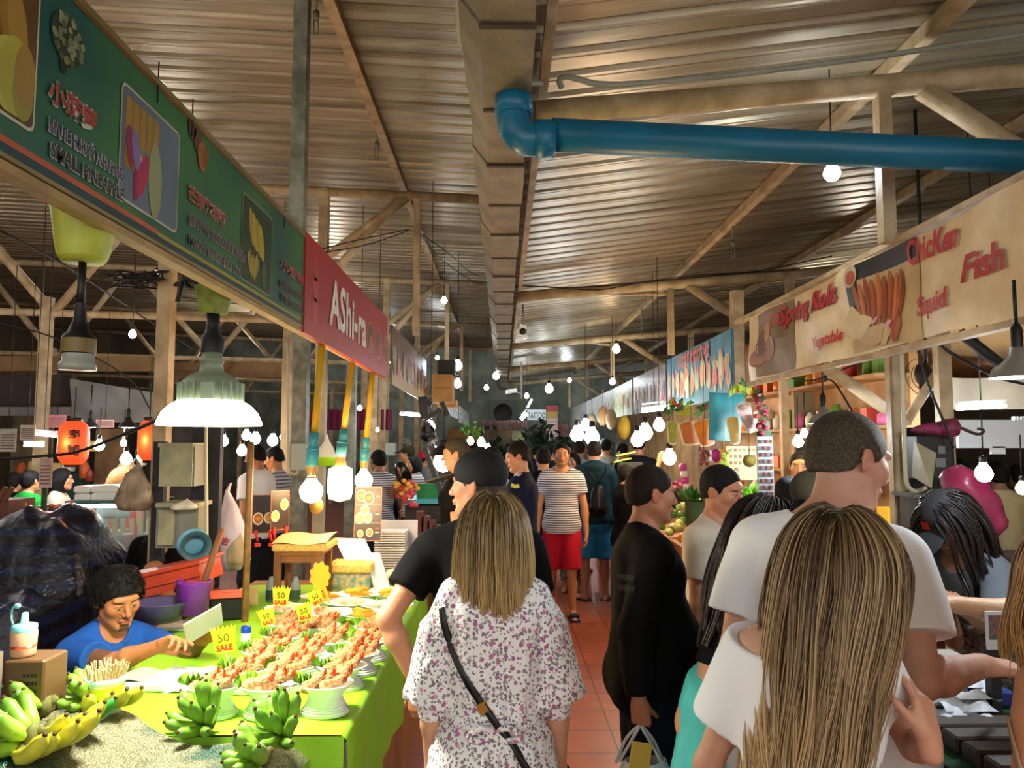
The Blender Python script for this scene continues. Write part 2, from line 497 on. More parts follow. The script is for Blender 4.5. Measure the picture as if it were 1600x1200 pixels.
 def handp(s,k):
  S=s.S*(.93 if s.fem else 1.0)
  sp=s.handspec.get(k,{})
  w_=s.wr[k];fd=unit(w_-s.el[k])
  d=unit(sp.get('dir',fd));n=np.array(sp.get('palm',(-k,.15,0)),float)
  n=unit(n-d*np.dot(n,d));sd=np.cross(d,n)
  th=sp.get('thumb',None)
  if th is not None and np.dot(sd,th)<0:sd=-sd
  elif th is None and np.dot(sd,V3(0,1,0))<0:sd=-sd
  curl=sp.get('curl',.35)
  if not isinstance(curl,(list,tuple)):curl=[curl*c for c in(.8,1,1.1,1.2)]
  P=[('c',w_-d*.02,w_+d*.02*S,.025*S,.023*S,.015)]
  base=[]
  for i in range(4):
   o=(.027-.018*i)*S
   kn=w_+d*(.092-.004*abs(i-1)-(.006 if i==3 else 0))*S+sd*o
   base.append(kn)
   P.append(('c',w_+d*.022*S+sd*o*.7,kn,.0165*S,.0115*S,.012))
   L=(.078,.086,.080,.062)[i]*S;c=curl[i]
   p=kn;dd=d;a=c*.9
   for j,fr in enumerate((.46,.30,.24)):
    ang=a*(1,1.25,.9)[j]
    dd=unit(dd*math.cos(ang)+np.cross(np.cross(dd,n),dd)*0+n*math.sin(ang))if j==0 else unit(_rot(dd,np.cross(d,n),ang))
    q=p+dd*L*fr
    r0=(.0092,.0084,.0076)[j]*S;r1=(.0084,.0076,.0066)[j]*S
    P.append(('c',p,q,r0,r1,.004));p=q
  tb=w_+d*.028*S+sd*.022*S
  tdir=unit(sp.get('tdir',d*.75+sd*.6+n*(.25+.3*min(1,curl[0]))))
  p2=tb+tdir*.042*S;t2=unit(tdir+n*.35*(curl[0]+.2)+d*.3);p3=p2+t2*.030*S;p4=p3+unit(t2+n*.25*curl[0])*.024*S
  P+=[('c',tb,p2,.0155*S,.0110*S,.012),('c',p2,p3,.0105*S,.0095*S,.005),('c',p3,p4,.0095*S,.0075*S,.004)]
  s.fist=w_+d*.085*S+n*.03*S
  s.hd[k]=(w_,d,n,sd)
  return P
 def hprims(s):
  out=[]
  for p in head_prims(s.fem,nose=s.nose,fat=s.fat,jaw=s.jaw):
   if p[0].endswith('c'):
    out.append((p[0],s.hc+s.HM@(np.array(p[1])*s.hs),s.hc+s.HM@(np.array(p[2])*s.hs),p[3]*s.hs,p[4]*s.hs,p[5]*s.hs))
   else:
    M=s.HM if p[3]is None else s.HM@p[3]
    out.append((p[0],s.hc+s.HM@(np.array(p[1])*s.hs),np.array(p[2])*s.hs,M,p[4]*s.hs))
  return out
 def body(s,legs=True,arms=(-1,1),hands=(-1,1),extra=None,paint=None,cutz=None,matname='skin'):
  P=s.torso()+s.neckp()
  for k in arms:P+=s.arm(k)
  if legs:
   for k in(-1,1):P+=s.leg(k)
  if extra:P+=extra
  lo,hi=bounds(P,.03)
  hi[2]=min(hi[2],max(s.hc[2]+.02,hi[2]))
  G=SDF(lo,hi,s.h).prims(P)
  if cutz is None:G.cut((0,0,.002),(0,0,-1))
  pts,q=G.mesh();L=[(pts,q)]
  HP=s.hprims()
  HP2=HP[:4]+s.neckp()[:1]+HP[4:]
  lo,hi=bounds(HP,.012);a=s.neckp()[0][1];lo=np.minimum(lo,s.hc+(a-s.hc)*.55-.05)
  G=SDF(lo,hi,s.hh).prims(HP2)
  hp,hq=G.mesh();L.append((hp,hq))
  for k in hands:
   if k in arms:
    P=s.handp(k)+[s.arm(k)[-1][:1]+(s.wr[k]+(s.el[k]-s.wr[k])*.35,s.wr[k],.033*s.S*(s.g**.6)*(.86 if s.fem else 1),.0255*s.S*(s.g**.6)*(.86 if s.fem else 1),.012)]
    lo,hi=bounds(P,.01);G=SDF(lo,hi,s.hhd).prims(P);L.append(G.mesh())
  cols=[]
  rs=np.random.RandomState(3)
  for i,(p,q_)in enumerate(L):
   c=np.tile(s.skinc,(len(p),1))
   if i==1:
    l=((p-s.hc)@s.HM)/s.hs
    c=s.face_paint(l,c)
   c*=(1+.06*np.sin(p[:,0:1]*31+2*np.sin(p[:,2:3]*23))*np.array([[.4,.9,1]]))
   if i>=2:c*=np.array([[1.03,.93,.9]])
   if paint is not None:c=paint(p,c,i)
   cols.append(c)
  off=0;Q=[]
  for(p,q_)in L:Q.append(q_+off);off+=len(p)
  m=mat(matname,(.6,.35,.25),rough=.52,vcol=True,bump=.12,bscale=180,spec=.35)
  ob=npmesh('body',np.vstack([p for p,_ in L]),np.vstack(Q),m,s.root,np.clip(np.vstack(cols),0,1))
  return ob
 def face_paint(s,l,c):
  x=np.abs(l[:,0]);y=l[:,1];z=l[:,2]
  def bl(c,w_,col):w_=np.clip(w_,0,1)[:,None];return c*(1-w_)+np.array(col)[None]*w_
  red=s.skinc*np.array([1.0,.62,.55])
  c=bl(c,.35*np.exp(-(((x-.042)/.02)**2+((z+.025)/.022)**2))*(y>.03),red)
  c=bl(c,.35*np.exp(-(((x)/.014)**2+((z+.03)/.013)**2))*(y>.08),red)
  c=bl(c,.5*np.exp(-(((x-.083)/.012)**2))*(z>-.04)*(z<.03)*(y<.02)*(y>-.04),red)
  lip=s.skinc*np.array([.85,.42,.40])
  c=bl(c,.85*(((x/.024)**2+((z+.0617)/.0105)**2)<1)*(y>.07),lip)
  c=bl(c,.75*((x<.024)&(np.abs(z+.0612)<.0017)&(y>.06)),s.skinc*.18)
  if s.stub>0:
   w_=s.stub*(y>-.015)*np.clip((-.042-z+.45*np.clip(x-.025,0,1))/.012,0,1)*((x>.026)|(z<-.074)|(np.abs(z+.049)<.008))
   c=bl(c,w_*.7,np.array(s.hairc)*.9+s.skinc*.12)
  bw=(((x-.033)/.019)**2+((z-.0215-.12*(x-.03))/.0045)**2)<1
  c=bl(c,.85*s.brow*bw*(y>.05),s.hairc)
  if s.eyes:
   e=np.sqrt((x-.031)**2+(z-.000)**2)
   opn=(np.abs(z+.001)<.0042*np.sqrt(np.clip(1-((x-.032)/.0125)**2,0,1)))&(y>.06)
   c=bl(c,.9*opn,(.42,.37,.33))
   c=bl(c,1.0*(opn&(e<.0055)),(.06,.04,.03))
   ln=(np.abs(z-.0062*np.sqrt(np.clip(1-((x-.032)/.015)**2,0,1)))<.0016)&(np.abs(x-.032)<.014)&(y>.06)
   c=bl(c,.8*ln,(.03,.02,.02))
  return c
 def garment(s,name,P,m,inf=.012,cuts=(),subs=(),noise=(.004,30),h=None,label=None,seed=1,vc=None,st=(1,1,1),extra=None):
  Q=[p for p in P]
  lo,hi=bounds(Q,.03+inf);G=SDF(lo,hi,h or s.h)
  for p in Q:G.prim(p,inf)
  if extra:
   for p in extra:G.prim(p)
  if noise:G.noise(noise[0],noise[1],seed,st)
  for(pt,n)in cuts:G.cut(pt,n)
  for p in subs:G.prim(p)
  p,q=G.mesh()
  col=vc(p)if vc is not None else None
  o=npmesh(name,p,q,m,s.root,col)
  if label:o['label']=label
  return o
 def tee(s,m,inf=.014,sleeve=.55,hem=-.08,neckr=.075,name='shirt',noise=(.004,26),arms=(-1,1),loose=.0,label=None,h=None,vc=None,neckdrop=0.0,seed=1,backneck=0.0,st=(1,1,1)):
  S=s.S;P=s.torso()+s.neckp()[1:]
  for k in arms:
   a,e,w_=s.sh[k],s.el[k],s.wr[k];g=s.g**.6*(.86 if s.fem else 1)
   fl=.010+loose*.3
   if sleeve<=1:P+=[('c',a,a+(e-a)*(sleeve),.058*S*g,(.050+fl)*S*g,.04)]
   else:P+=[('c',a,e,.058*S*g,(.042+fl)*S*g,.04),('c',e,e+(w_-e)*(sleeve-1),(.040+fl)*S*g,(.030+fl)*S*g,.02)]
  if loose:P.append(('e',s.pel+s.A@V3(0,.01,.02-.02)*S,V3(.165+loose,.12+loose,.14)*S*s.g,s.A,.08))
  cuts=[(s.pel+s.A@V3(0,0,hem)*S,s.A@V3(0,0,-1))]
  subs=[]
  c=s.nb+s.B@V3(0,.03-backneck,.055)*S
  subs.append(('-e',c,V3(neckr,neckr+.005,.065+neckdrop)*S,s.B@rotx(-.35),.008))
  lo,hi=bounds(P,.05+inf);G=SDF(lo,hi,h or s.h)
  tor=[p for p in P if True]
  na=len(arms)
  arms_p=[]
  base=s.torso()+s.neckp()[1:]
  for p in base:G.prim(p,inf)
  if loose:G.prim(P[-1],inf)
  for k in arms:
   a,e,w_=s.sh[k],s.el[k],s.wr[k];g=s.g**.6*(.86 if s.fem else 1);fl=.010+loose*.3
   lo2,hi2=bounds(s.arm(k),.06);g2=SDF(lo,hi,h or s.h)
   if sleeve<=1:
    g2.prim(('c',a,a+(e-a)*min(1,sleeve+.12),.058*S*g,(.050+fl)*S*g,.03),inf)
    d=unit(e-a);pt=a+(e-a)*sleeve
   else:
    g2.prim(('c',a,e,.058*S*g,(.042+fl)*S*g,.03),inf)
    g2.prim(('c',e,e+(w_-e)*(sleeve-.93),(.042+fl)*S*g,(.027+fl)*S*g,.02),inf)
    d=unit(w_-e);pt=e+(w_-e)*(sleeve-1)
   g2.cut(pt,d)if sleeve<=1 else None
   if sleeve>1:
    X,Y,Z=g2.xyz(g2.full());dd=(X-pt[0])*d[0]+(Y-pt[1])*d[1]+(Z-pt[2])*d[2]
    dist=np.sqrt((X-w_[0])**2+(Y-w_[1])**2+(Z-w_[2])**2)
    g2.D=np.where(dist<.12,np.maximum(g2.D,dd),g2.D).astype(np.float32)
   A_,B_=G.D,g2.D;k_=.03;hh=np.maximum(k_-np.abs(A_-B_),0)/k_
   G.D=np.minimum(A_,B_)-hh*hh*k_*.25
  if noise:G.noise(noise[0],noise[1],seed,st)
  X,Y,Z=G.xyz(G.full());pt,n=cuts[0];n=np.array(n)
  dd=(X-pt[0])*n[0]+(Y-pt[1])*n[1]+(Z-pt[2])*n[2]
  if sleeve>1:
   near=np.zeros_like(G.D)
   m_=np.full(G.D.shape,9.0,dtype=np.float32)
   for k in arms:
    for(a,b)in((s.sh[k],s.el[k]),(s.el[k],s.wr[k])):
     ba=b-a;tt=np.clip(((X-a[0])*ba[0]+(Y-a[1])*ba[1]+(Z-a[2])*ba[2])/(ba@ba),0,1)
     m_=np.minimum(m_,np.sqrt((X-a[0]-ba[0]*tt)**2+(Y-a[1]-ba[1]*tt)**2+(Z-a[2]-ba[2]*tt)**2))
   G.D=np.where(m_>.068,np.maximum(G.D,dd),G.D).astype(np.float32)
  else:G.D=np.maximum(G.D,dd).astype(np.float32)
  for p in subs:G.prim(p)
  p,q=G.mesh();col=vc(p)if vc is not None else None
  o=npmesh(name,p,q,m,s.root,col)
  if label:o['label']=label
  return o
 def shorts(s,m,inf=.016,length=.85,name='shorts',top=.06,noise=(.004,24),label=None,flare=.015,h=None,vc=None):
  S=s.S;P=s.torso()[:2]+s.torso()[-2:]
  for k in(-1,1):
   a,e,w_=s.hip[k],s.kn[k],s.an[k];g=s.g**.6
   if length<=1:P.append(('c',a,a+(e-a)*length,.092*S*g,(.070+flare)*S*g,.04))
   else:P+=[('c',a,e,.092*S*g,(.058+flare)*S*g,.04),('c',e,e+(w_-e)*(length-1),(.058+flare)*S*g,(.040+flare)*S*g,.02)]
  lo,hi=bounds(P,.05);G=SDF(lo,hi,h or s.h).prims(P,inf)
  G.cut(s.pel+s.A@V3(0,0,top)*S,s.A@V3(0,0,1))
  for k in(-1,1):
   a,e,w_=s.hip[k],s.kn[k],s.an[k]
   if length<=1:d=unit(e-a);pt=a+(e-a)*length
   else:d=unit(w_-e);pt=e+(w_-e)*(length-1)
   X,Y,Z=G.xyz(G.full());dd=(X-pt[0])*d[0]+(Y-pt[1])*d[1]+(Z-pt[2])*d[2]
   o_=(X*k>0)|(np.zeros_like(Z)>1)
   dist=np.sqrt((X-pt[0])**2+(Y-pt[1])**2+(Z-pt[2])**2)
   G.D=np.where(dist<.19,np.maximum(G.D,dd),G.D).astype(np.float32)
  if noise:G.noise(noise[0],noise[1],5)
  p,q=G.mesh();o=npmesh(name,p,q,m,s.root,vc(p)if vc is not None else None)
  if label:o['label']=label
  return o
 def hair(s,m,t=.009,top=.0,hl=.052,back=-.055,noise=(.0025,60),name='hair',sides=True,h=None,label=None,fringe=0.0,temple=.035):
  T=lambda v:s.hc+s.HM@(np.array(v,float)*s.hs)
  P=[('e',T((0,-.018,.032+top*.5)),V3(.076,.093,.083+top*.5)*s.hs,s.HM,.01)]
  if sides:P+=[('e',T((0,-.035,-.02)),V3(.066,.07,.06)*s.hs,s.HM,.02)]
  lo,hi=bounds(P,.03+t);G=SDF(lo,hi,h or s.hh).prims(P,t*s.hs)
  X,Y,Z=G.xyz(G.full())
  M=s.HM;lx=((X-s.hc[0])*M[0][0]+(Y-s.hc[1])*M[1][0]+(Z-s.hc[2])*M[2][0])/s.hs
  ly=((X-s.hc[0])*M[0][1]+(Y-s.hc[1])*M[1][1]+(Z-s.hc[2])*M[2][1])/s.hs
  lz=((X-s.hc[0])*M[0][2]+(Y-s.hc[1])*M[1][2]+(Z-s.hc[2])*M[2][2])/s.hs
  if noise:G.noise(noise[0],noise[1],9)
  yy=np.array([-.14,-.07,-.035,-.012,.012,.022,.035,.055,.075,.13])
  fz=np.array([back,back,-.035,.012,.010,-.020,temple-.005,temple+.012,hl+.012-fringe,hl+.016-fringe])
  f=np.interp(ly,yy,fz)
  G.D=np.maximum(G.D,((f-lz)*.8*s.hs).astype(np.float32))
  p,q=G.mesh();o=npmesh(name,p,q,m,s.root)
  if label:o['label']=label
  return o
 def cap(s,m,brim=True,name='cap',label=None,bm=None):
  T=lambda v:s.hc+s.HM@(np.array(v,float)*s.hs)
  P=[('e',T((0,-.018,.045)),V3(.080,.097,.084)*s.hs,s.HM,.01)]
  B_=('e',T((0,.125,.034)),V3(.066,.085,.009)*s.hs,s.HM@rotx(-.22),.012)
  lo,hi=bounds(P+[B_],.03);G=SDF(lo,hi,s.hh).prims(P,.010)
  G.cut(T((0,0,.008)),s.HM@V3(0,.22,-1))
  p,q=G.mesh();o=npmesh(name,p,q,m,s.root)
  G=SDF(*bounds([B_],.02),s.hh);G.prim(B_);p,q=G.mesh();npmesh('brim',p,q,bm or m,s.root)
  if label:o['label']=label
  return o
 def bob(s,m,drop=.12,wd=.085,name='hair',label=None,inf=.014):
  T=lambda v:s.hc+s.HM@(np.array(v,float)*s.hs)
  P=[('e',T((0,-.018,.032)),V3(.076,.093,.083)*s.hs,s.HM,.01),('e',T((0,-.045,-.03)),V3(.076,.065,.08)*s.hs,s.HM,.03)]
  P+=[('c',T((0,-.05,-.03)),T((0,-.06,-.03-drop)),.062,.05,.04),('-e',T((0,.085,-.03)),V3(.066,.085,.098)*s.hs,s.HM,.01)]
  lo,hi=bounds(P,.05);G=SDF(lo,hi,s.hh).prims(P[:3],inf);G.noise(.003,55,4,(3,3,.4));G.prim(P[3])
  p,q=G.mesh();o=npmesh(name,p,q,m,s.root)
  if label:o['label']=label
  return o
def _rot(v,ax,a):
 ax=unit(ax);return v*math.cos(a)+np.cross(ax,v)*math.sin(a)+ax*np.dot(ax,v)*(1-math.cos(a))
def strands(person,roots,length,cols,m,rad=.0019,spread=.0,clump=.6,colliders=(),nclump=90,seed=1,name='hair',droop=.25,seg=18,label=None,part=True,wave=.004,tip=.5,stiff=0.78,fwd=0.0,flow=(0,0,0),squeeze=0.0,shift=0.0):
 rs=np.random.RandomState(seed);s=person
 c0=s.hc+s.HM@(V3(0,-.018,.032)*s.hs);r0=V3(.076,.093,.083)*s.hs
 N=roots
 U=[]
 while len(U)<N:
  v=rs.normal(size=3);v/=np.linalg.norm(v)
  if v[2]<-.35:continue
  if v[1]>.45 and v[2]<.55:continue
  U.append(v)
 U=np.array(U)
 p=c0+((U*(r0+.006))@s.HM.T)
 lx=U[:,0]
 tp=np.clip(U[:,2],0,1)**1.5*np.clip(1+U[:,1]*1.2,.25,1);d=np.zeros((N,3))
 d[:,0]=np.sign(lx)*tp*(.75 if part else .2)+lx*.35;d[:,1]=-.75*np.clip(.4-U[:,1],0,1)+fwd;d[:,2]=-.30
 nrm=unit_rows(U/r0);d=d-nrm*np.sum(d*nrm,1)[:,None]
 d=unit_rows(d@s.HM.T)
 Ls=length*(1-.22*rs.rand(N))*(1+.0*lx)
 lay=rs.rand(N)*.016
 path=[p.copy()]
 flow=np.array(flow,float)
 for i in range(seg):
  st=(Ls/seg)[:,None]
  d=unit_rows(d*stiff+np.array([[0,0,-1.0]])*(1-stiff)+flow*(1-stiff))
  p=p+d*st
  for(cc,rr,MM)in[(c0,r0+.010,s.HM)]+list(colliders):
   l=(p-cc)@MM;R_=(rr+lay[:,None]);k=np.sqrt(np.sum((l/R_)**2,1))
   ins=k<1
   l2=l/np.maximum(k,1e-4)[:,None]
   p=np.where(ins[:,None],cc+l2@MM.T,p)
  d2=unit_rows(p-path[-1]);d=unit_rows(d*.5+d2*.5)
  path.append(p.copy())
 path=np.array(path)
 gi=rs.choice(N,nclump,replace=False)
 endp=path[-1];dist=((endp[:,None]-endp[gi][None])**2).sum(2)+.6*((path[4][:,None]-path[4][gi][None])**2).sum(2)
 own=gi[np.argmin(dist,1)]
 for i in range(seg+1):
  f=clump*(i/seg)**1.2
  path[i]+=(path[i][own]-path[i])*f
 if squeeze:
  cx=s.hc[0]
  for i in range(seg+1):
   tq=min(1,max(0,(i/seg-.25)/.75));path[i][:,0]=cx+(path[i][:,0]-cx)*(1-squeeze*tq)+shift*tq
 ph=rs.rand(nclump*9)[own%(nclump*9)]*6
 t=np.arange(seg+1)[:,None]/seg
 path[:,:,0]+=wave*np.sin(t*9+ph[None])*t;path[:,:,1]+=wave*np.cos(t*8+ph[None]*1.7)*t
 V=np.zeros((seg+1,N,3,3));
 for i in range(seg+1):
  dd=unit_rows(path[min(i+1,seg)]-path[max(i-1,0)])
  a=unit_rows(np.cross(dd,np.array([[.13,.9,.2]])));b=np.cross(dd,a)
  w_=rad*(1-(1-tip)*(i/seg)**2)*(.7+.6*rs.rand(N)if i==0 else 1)
  if i==0:W=w_
  w_=(rad*(1-(1-tip)*(i/seg)**2))*np.ones(N)
  for j in range(3):
   an=2*PI*j/3
   V[i,:,j]=path[i]+(a*math.cos(an)+b*math.sin(an))*w_[:,None]
 idx=np.arange((seg+1)*N*3).reshape(seg+1,N,3)
 Q=[]
 for j in range(3):
  j2=(j+1)%3
  Q.append(np.stack([idx[:-1,:,j],idx[:-1,:,j2],idx[1:,:,j2],idx[1:,:,j]],-1).reshape(-1,4))
 Q=np.vstack(Q)
 cA,cB=np.array(rgb(cols[0])),np.array(rgb(cols[1]))
 v=rs.rand(N);g2=rs.rand(N*2)[own]
 tt=np.clip((np.arange(seg+1)/seg*1.0)[:,None]*1.1+(v*.5+g2*.7)[None]-.62,0,1)
 C=cA[None,None]*(1-tt[...,None])+cB[None,None]*tt[...,None]
 C=np.repeat(C[:,:,None],3,2).reshape(-1,3)
 o=npmesh(name,V.reshape(-1,3),Q,m,s.root,C)
 if label:o['label']=label
 return o
def unit_rows(a):return a/np.maximum(np.linalg.norm(a,axis=1),1e-9)[:,None]
#  the hall
def nodes_mat(name):
 m=bpy.data.materials.new(name);m.use_nodes=True
 return m,m.node_tree,m.node_tree.nodes,m.node_tree.links,m.node_tree.nodes['Principled BSDF']
def tile_mat():
 m,nt,N,L,b=nodes_mat('terracotta_tiles')
 tc=N.new('ShaderNodeTexCoord');br=N.new('ShaderNodeTexBrick')
 br.offset=0.0;br.inputs['Scale'].default_value=1.0
 br.inputs['Brick Width'].default_value=.33;br.inputs['Row Height'].default_value=.33;br.inputs['Mortar Size'].default_value=.006
 br.inputs['Color1'].default_value=(*rgb('#b5654a'),1);br.inputs['Color2'].default_value=(*rgb('#a8583f'),1);br.inputs['Mortar'].default_value=(*rgb('#6e3b2c'),1)
 n=N.new('ShaderNodeTexNoise');n.inputs['Scale'].default_value=5;n.inputs['Detail'].default_value=8
 mx=N.new('ShaderNodeMix');mx.data_type='RGBA';mx.blend_type='MULTIPLY';mx.inputs[0].default_value=.45
 L.new(tc.outputs['Object'],br.inputs['Vector']);L.new(tc.outputs['Object'],n.inputs['Vector'])
 L.new(br.outputs[0],mx.inputs[6]);L.new(n.outputs[0],mx.inputs[7]);L.new(mx.outputs[2],b.inputs['Base Color'])
 b.inputs['Roughness'].default_value=.38
 return m
TILE=tile_mat()
SHEET=mat('galvanised_sheet','#b3a68c',rough=.38,metal=.5,var=.5,vscale=2.2,bump=.25,bscale=14,stretch=(.25,3,1),col2='#7f7258')
PAINT=mat('cream_painted_steel','#bfa987',rough=.6,var=.35,vscale=7,bump=.25,bscale=50,col2='#9a845f')
PAINTG=mat('grey_green_painted_steel','#8d9080',rough=.6,var=.3,vscale=9,bump=.2,col2='#5f6253')
STEEL=mat('galvanised_steel','#8d8a83',rough=.45,metal=.6,var=.3,vscale=12)
DARK=mat('dark_metal','#1a1816',rough=.6,var=.3)
BLACK=mat('black_plastic','#0d0d0e',rough=.45)
GUT=mat('weathered_gutter_metal','#857a66',rough=.6,metal=.25,var=.35,vscale=6,bump=.3,bscale=90,col2='#6a5f4b')
BLUEP=mat('blue_pvc','#176a8c',rough=.35,var=.2,vscale=5)
GREYP=mat('grey_pvc_conduit','#9c9e92',rough=.5,var=.2)
CABLE=mat('black_cable','#0c0b0a',rough=.6)
WALLM=mat('stained_wall_panel','#8e9484',rough=.8,var=.4,vscale=1.2,bump=.2,bscale=8,col2='#5a625a')
DARKW=mat('dark_hall_wall','#6a5a45',rough=.9,var=.4,vscale=.8)
def struct(name,mb,m):
 return tag(mb.build(name,m),kind='structure')
struct('floor',MB().bx(-14,9,-4,30,-.1,0),TILE)
struct('wall_back',MB().bx(-14,9,29,29.2,0,7.2),WALLM)
struct('wall_left',MB().bx(-14.1,-13.9,-4,30,0,7.2),DARKW)
struct('wall_right',MB().bx(8.9,9.1,-4,30,0,7.2),DARKW)
def roof(x0,x1,zc,sl,y0,y1,pitch=.2,hh=.026):
 mb=MB();nx=10
 prof=[(0,0),(.07,0),(.085,1),(.115,1),(.13,0),(.155,0),(.160,.25),(.165,0),(.185,0)]
 k=int((y1-y0)/pitch);V=[];rows=[]
 for i in range(k):
  for(a,b)in prof:rows.append((y0+i*pitch+a*pitch/.2,b*hh))
 F=[]
 for(y,dz)in rows:
  for j in range(nx+1):
   x=x0+(x1-x0)*j/nx
   V.append((x,y,zc+sl*abs(x)+dz))
 for i in range(len(rows)-1):
  for j in range(nx):
   a=i*(nx+1)+j;F.append((a,a+1,a+nx+2,a+nx+1))
 mb.add(V,F,False)
 return mb
ZL,ZR=4.60,3.42
def zl(x):return ZL+.05*abs(x)
def zr(x):return ZR+.135*abs(x)
tag(roof(-14,-.12,ZL,.05,-3,23).build('ceiling',SHEET),kind='structure')
tag(roof(.10,8.9,ZR,.135,-3,20.4).build('ceiling',SHEET),kind='structure')
mb=MB()
mb.bx(-.145,-.125,-3,20,ZR-.05,ZL-.0)
struct('trim_1',mb,GUT)
struct('ceiling',MB().bx(-14,9,20.5,29.2,7.0,7.1),DARKW)
def gutter():
 t=thing('roof_gutter','long brown metal box gutter running down the middle of the roof','gutter',(0,3.4,3.1))
 mb=MB()
 y=-2.0;i=0
 while y<19.5:
  L_=.62;e=.006 if i%2 else 0
  x0,x1=-.115-e,.105+e;z0=3.13-e
  P=[(x0+.045,z0),(x1,z0),(x1,z0+.24),(x0-.03,z0+.24),(x0-.03,z0+.10)]
  mb.poly([(a,y,b)for a,b in P],(0,L_+.01,0))
  y+=L_;i+=1
 mb.build('gutter_channel',GUT,t)
 y=-.14;J=mat('dark_joint_sealant','#3b3226',rough=.8)
 while y<19.5:
  MB().bx(-.08,.112,y-.012,y+.012,3.118,3.128).build('joint_strip',J,t);y+=.62
 return t
gutter()
def blue_pipe():
 Y=2.85
 a=atY(803,210,Y);b=atY(1640,249,Y);r=.066
 t=thing('drain_pipe','thick blue plastic drain pipe with an elbow crossing under the roof','pipe',a)
 b=a+(b-a)*1.6
 mb=MB();mb.tube([a+Vector((.15,0,-.002)),b],r,24);mb.build('pipe',BLUEP,t)
 mb=MB()
 pts=[a+Vector((0,0,.20))]+[a+Vector((0,0,.10))]+[a+Vector((.07-.07*math.cos(q),0,.06-.08*math.sin(q)))for q in[i*PI/16 for i in range(1,9)]]+[a+Vector((.12,0,-.02))]
 mb.tube(pts,r*1.04,24)
 mb.tube([a+Vector((.085,0,-.018)),a+Vector((.165,0,-.018))],r*1.14,24)
 mb.tube([a+Vector((0,0,.075)),a+Vector((0,0,.165))],r*1.14,24)
 mb.build('elbow',BLUEP,t)
blue_pipe()
def truss_right(i,Y,label):
 t=thing('roof_truss',label,'roof truss',(2.0,Y,2.8),group='right hand roof trusses')
 c0=Vector((.15,Y,3.27));sl=.085
 def ch(x):return Vector((x,Y,3.27+sl*(x-.15)))
 mb=MB();mb.tube([ch(.15),ch(4.6)],.054,14);mb.build('chord',PAINT,t)
 mb=MB();mb.bx(1.74,1.80,Y-.03,Y+.03,2.66,ch(1.77).z-.04);mb.build('strut',PAINT,t)
 mb=MB();mb.tube([ch(1.96)+Vector((0,0,-.03)),ch(1.96)+Vector((.95,0,-.66))],.047,12);mb.build('brace',PAINT,t)
 if i:
  mb=MB();mb.tube([Vector((1.72,Y,3.30)),Vector((1.25,Y+.9,zr(1.25)-.1))],.02,8);mb.build('stay',PAINT,t)
 mb=MB();mb.bx(3.0,3.08,Y-.04,Y+.04,0,3.5);mb.build('post',PAINT,t)
YT=[3.3,7.65,11.75,15.4,19.4]
LT=['cream pipe truss right of the gutter, nearest the camera','cream pipe truss right of the gutter, second from the camera','cream pipe truss right of the gutter, third from the camera, above the blue banner','cream pipe truss right of the gutter, second from the far end','cream pipe truss right of the gutter, farthest one']
for i,Y in enumerate(YT):truss_right(i,Y,LT[i])
def truss_left(i,Y,label):
 t=thing('roof_truss',label,'roof truss',(-1.0,Y,2.8),group='left hand roof trusses')
 def ch(x):return Vector((x,Y,4.40+.045*(abs(x)-.2)))
 mb=MB();mb.tube([ch(-.25),ch(-13)],.052,12);mb.build('chord',PAINT,t)
 mb=MB();mb.bx(-.97,-.90,Y-.035,Y+.035,2.9,4.40);mb.build('strut',PAINT,t)
 mb=MB();mb.tube([ch(-1.05)+Vector((0,0,-.02)),(-1.95,Y,3.72)],.05,12);mb.build('brace',PAINT,t)
 mb=MB();mb.bx(-2.0,-1.9,Y-.05,Y+.05,0,4.5);mb.build('post',PAINT,t)
 for xx in(-3.6,-6.2,-8.8):
  mb=MB();mb.tube([ch(xx)+Vector((0,0,-.02)),(xx+1.3,Y,3.2)],.05,10);mb.tube([(xx+1.35,Y,3.1),ch(xx+2.5)],.045,10);mb.build('brace',PAINT,t)
  mb=MB();mb.bx(xx+1.25,xx+1.35,Y-.05,Y+.05,0,3.3);mb.build('post',PAINT,t)
 mb=MB();mb.tube([(-1.95,Y,3.05),(-13,Y,3.35)],.04,10);mb.build('lower_chord',PAINT,t)
YL=[7.9,12.3,16.8,21.2]
LL=['cream pipe truss over the left stalls, nearest the camera','cream pipe truss over the left stalls, second from the camera','cream pipe truss over the left stalls, third from the camera','cream pipe truss over the left stalls, farthest one']
for i,Y in enumerate(YL):truss_left(i,Y,LL[i])
def purlin(x,z,y0,y1,label,wd=.05,h=.05,m=PAINT):
 t=MB();t.bx(x-wd/2,x+wd/2,y0,y1,z-h,z);o=t.build('purlin',m);tag(o,label,'roof beam')
 return o
purlin(.185,3.40,-2,20,'long orange-lit steel beam beside the gutter on its right',.042,.05)
purlin(1.97,zr(1.97)-.012,-2,20,'long cream steel beam under the right roof, above the spring roll banner',.06,.07)
purlin(3.4,zr(3.4)-.012,-2,20,'long cream steel beam under the right roof, farthest to the right',.06,.07)
purlin(-1.12,zl(1.12)-.012,-2,23,'long steel beam with sprinklers under the left roof, nearest the gutter',.075,.07)
purlin(-3.3,zl(3.3)-.012,-2,23,'long steel beam under the left roof behind the fruit signs',.09,.08)
purlin(-5.6,zl(5.6)-.012,-2,23,'long steel beam under the left roof, farthest to the left',.09,.08)
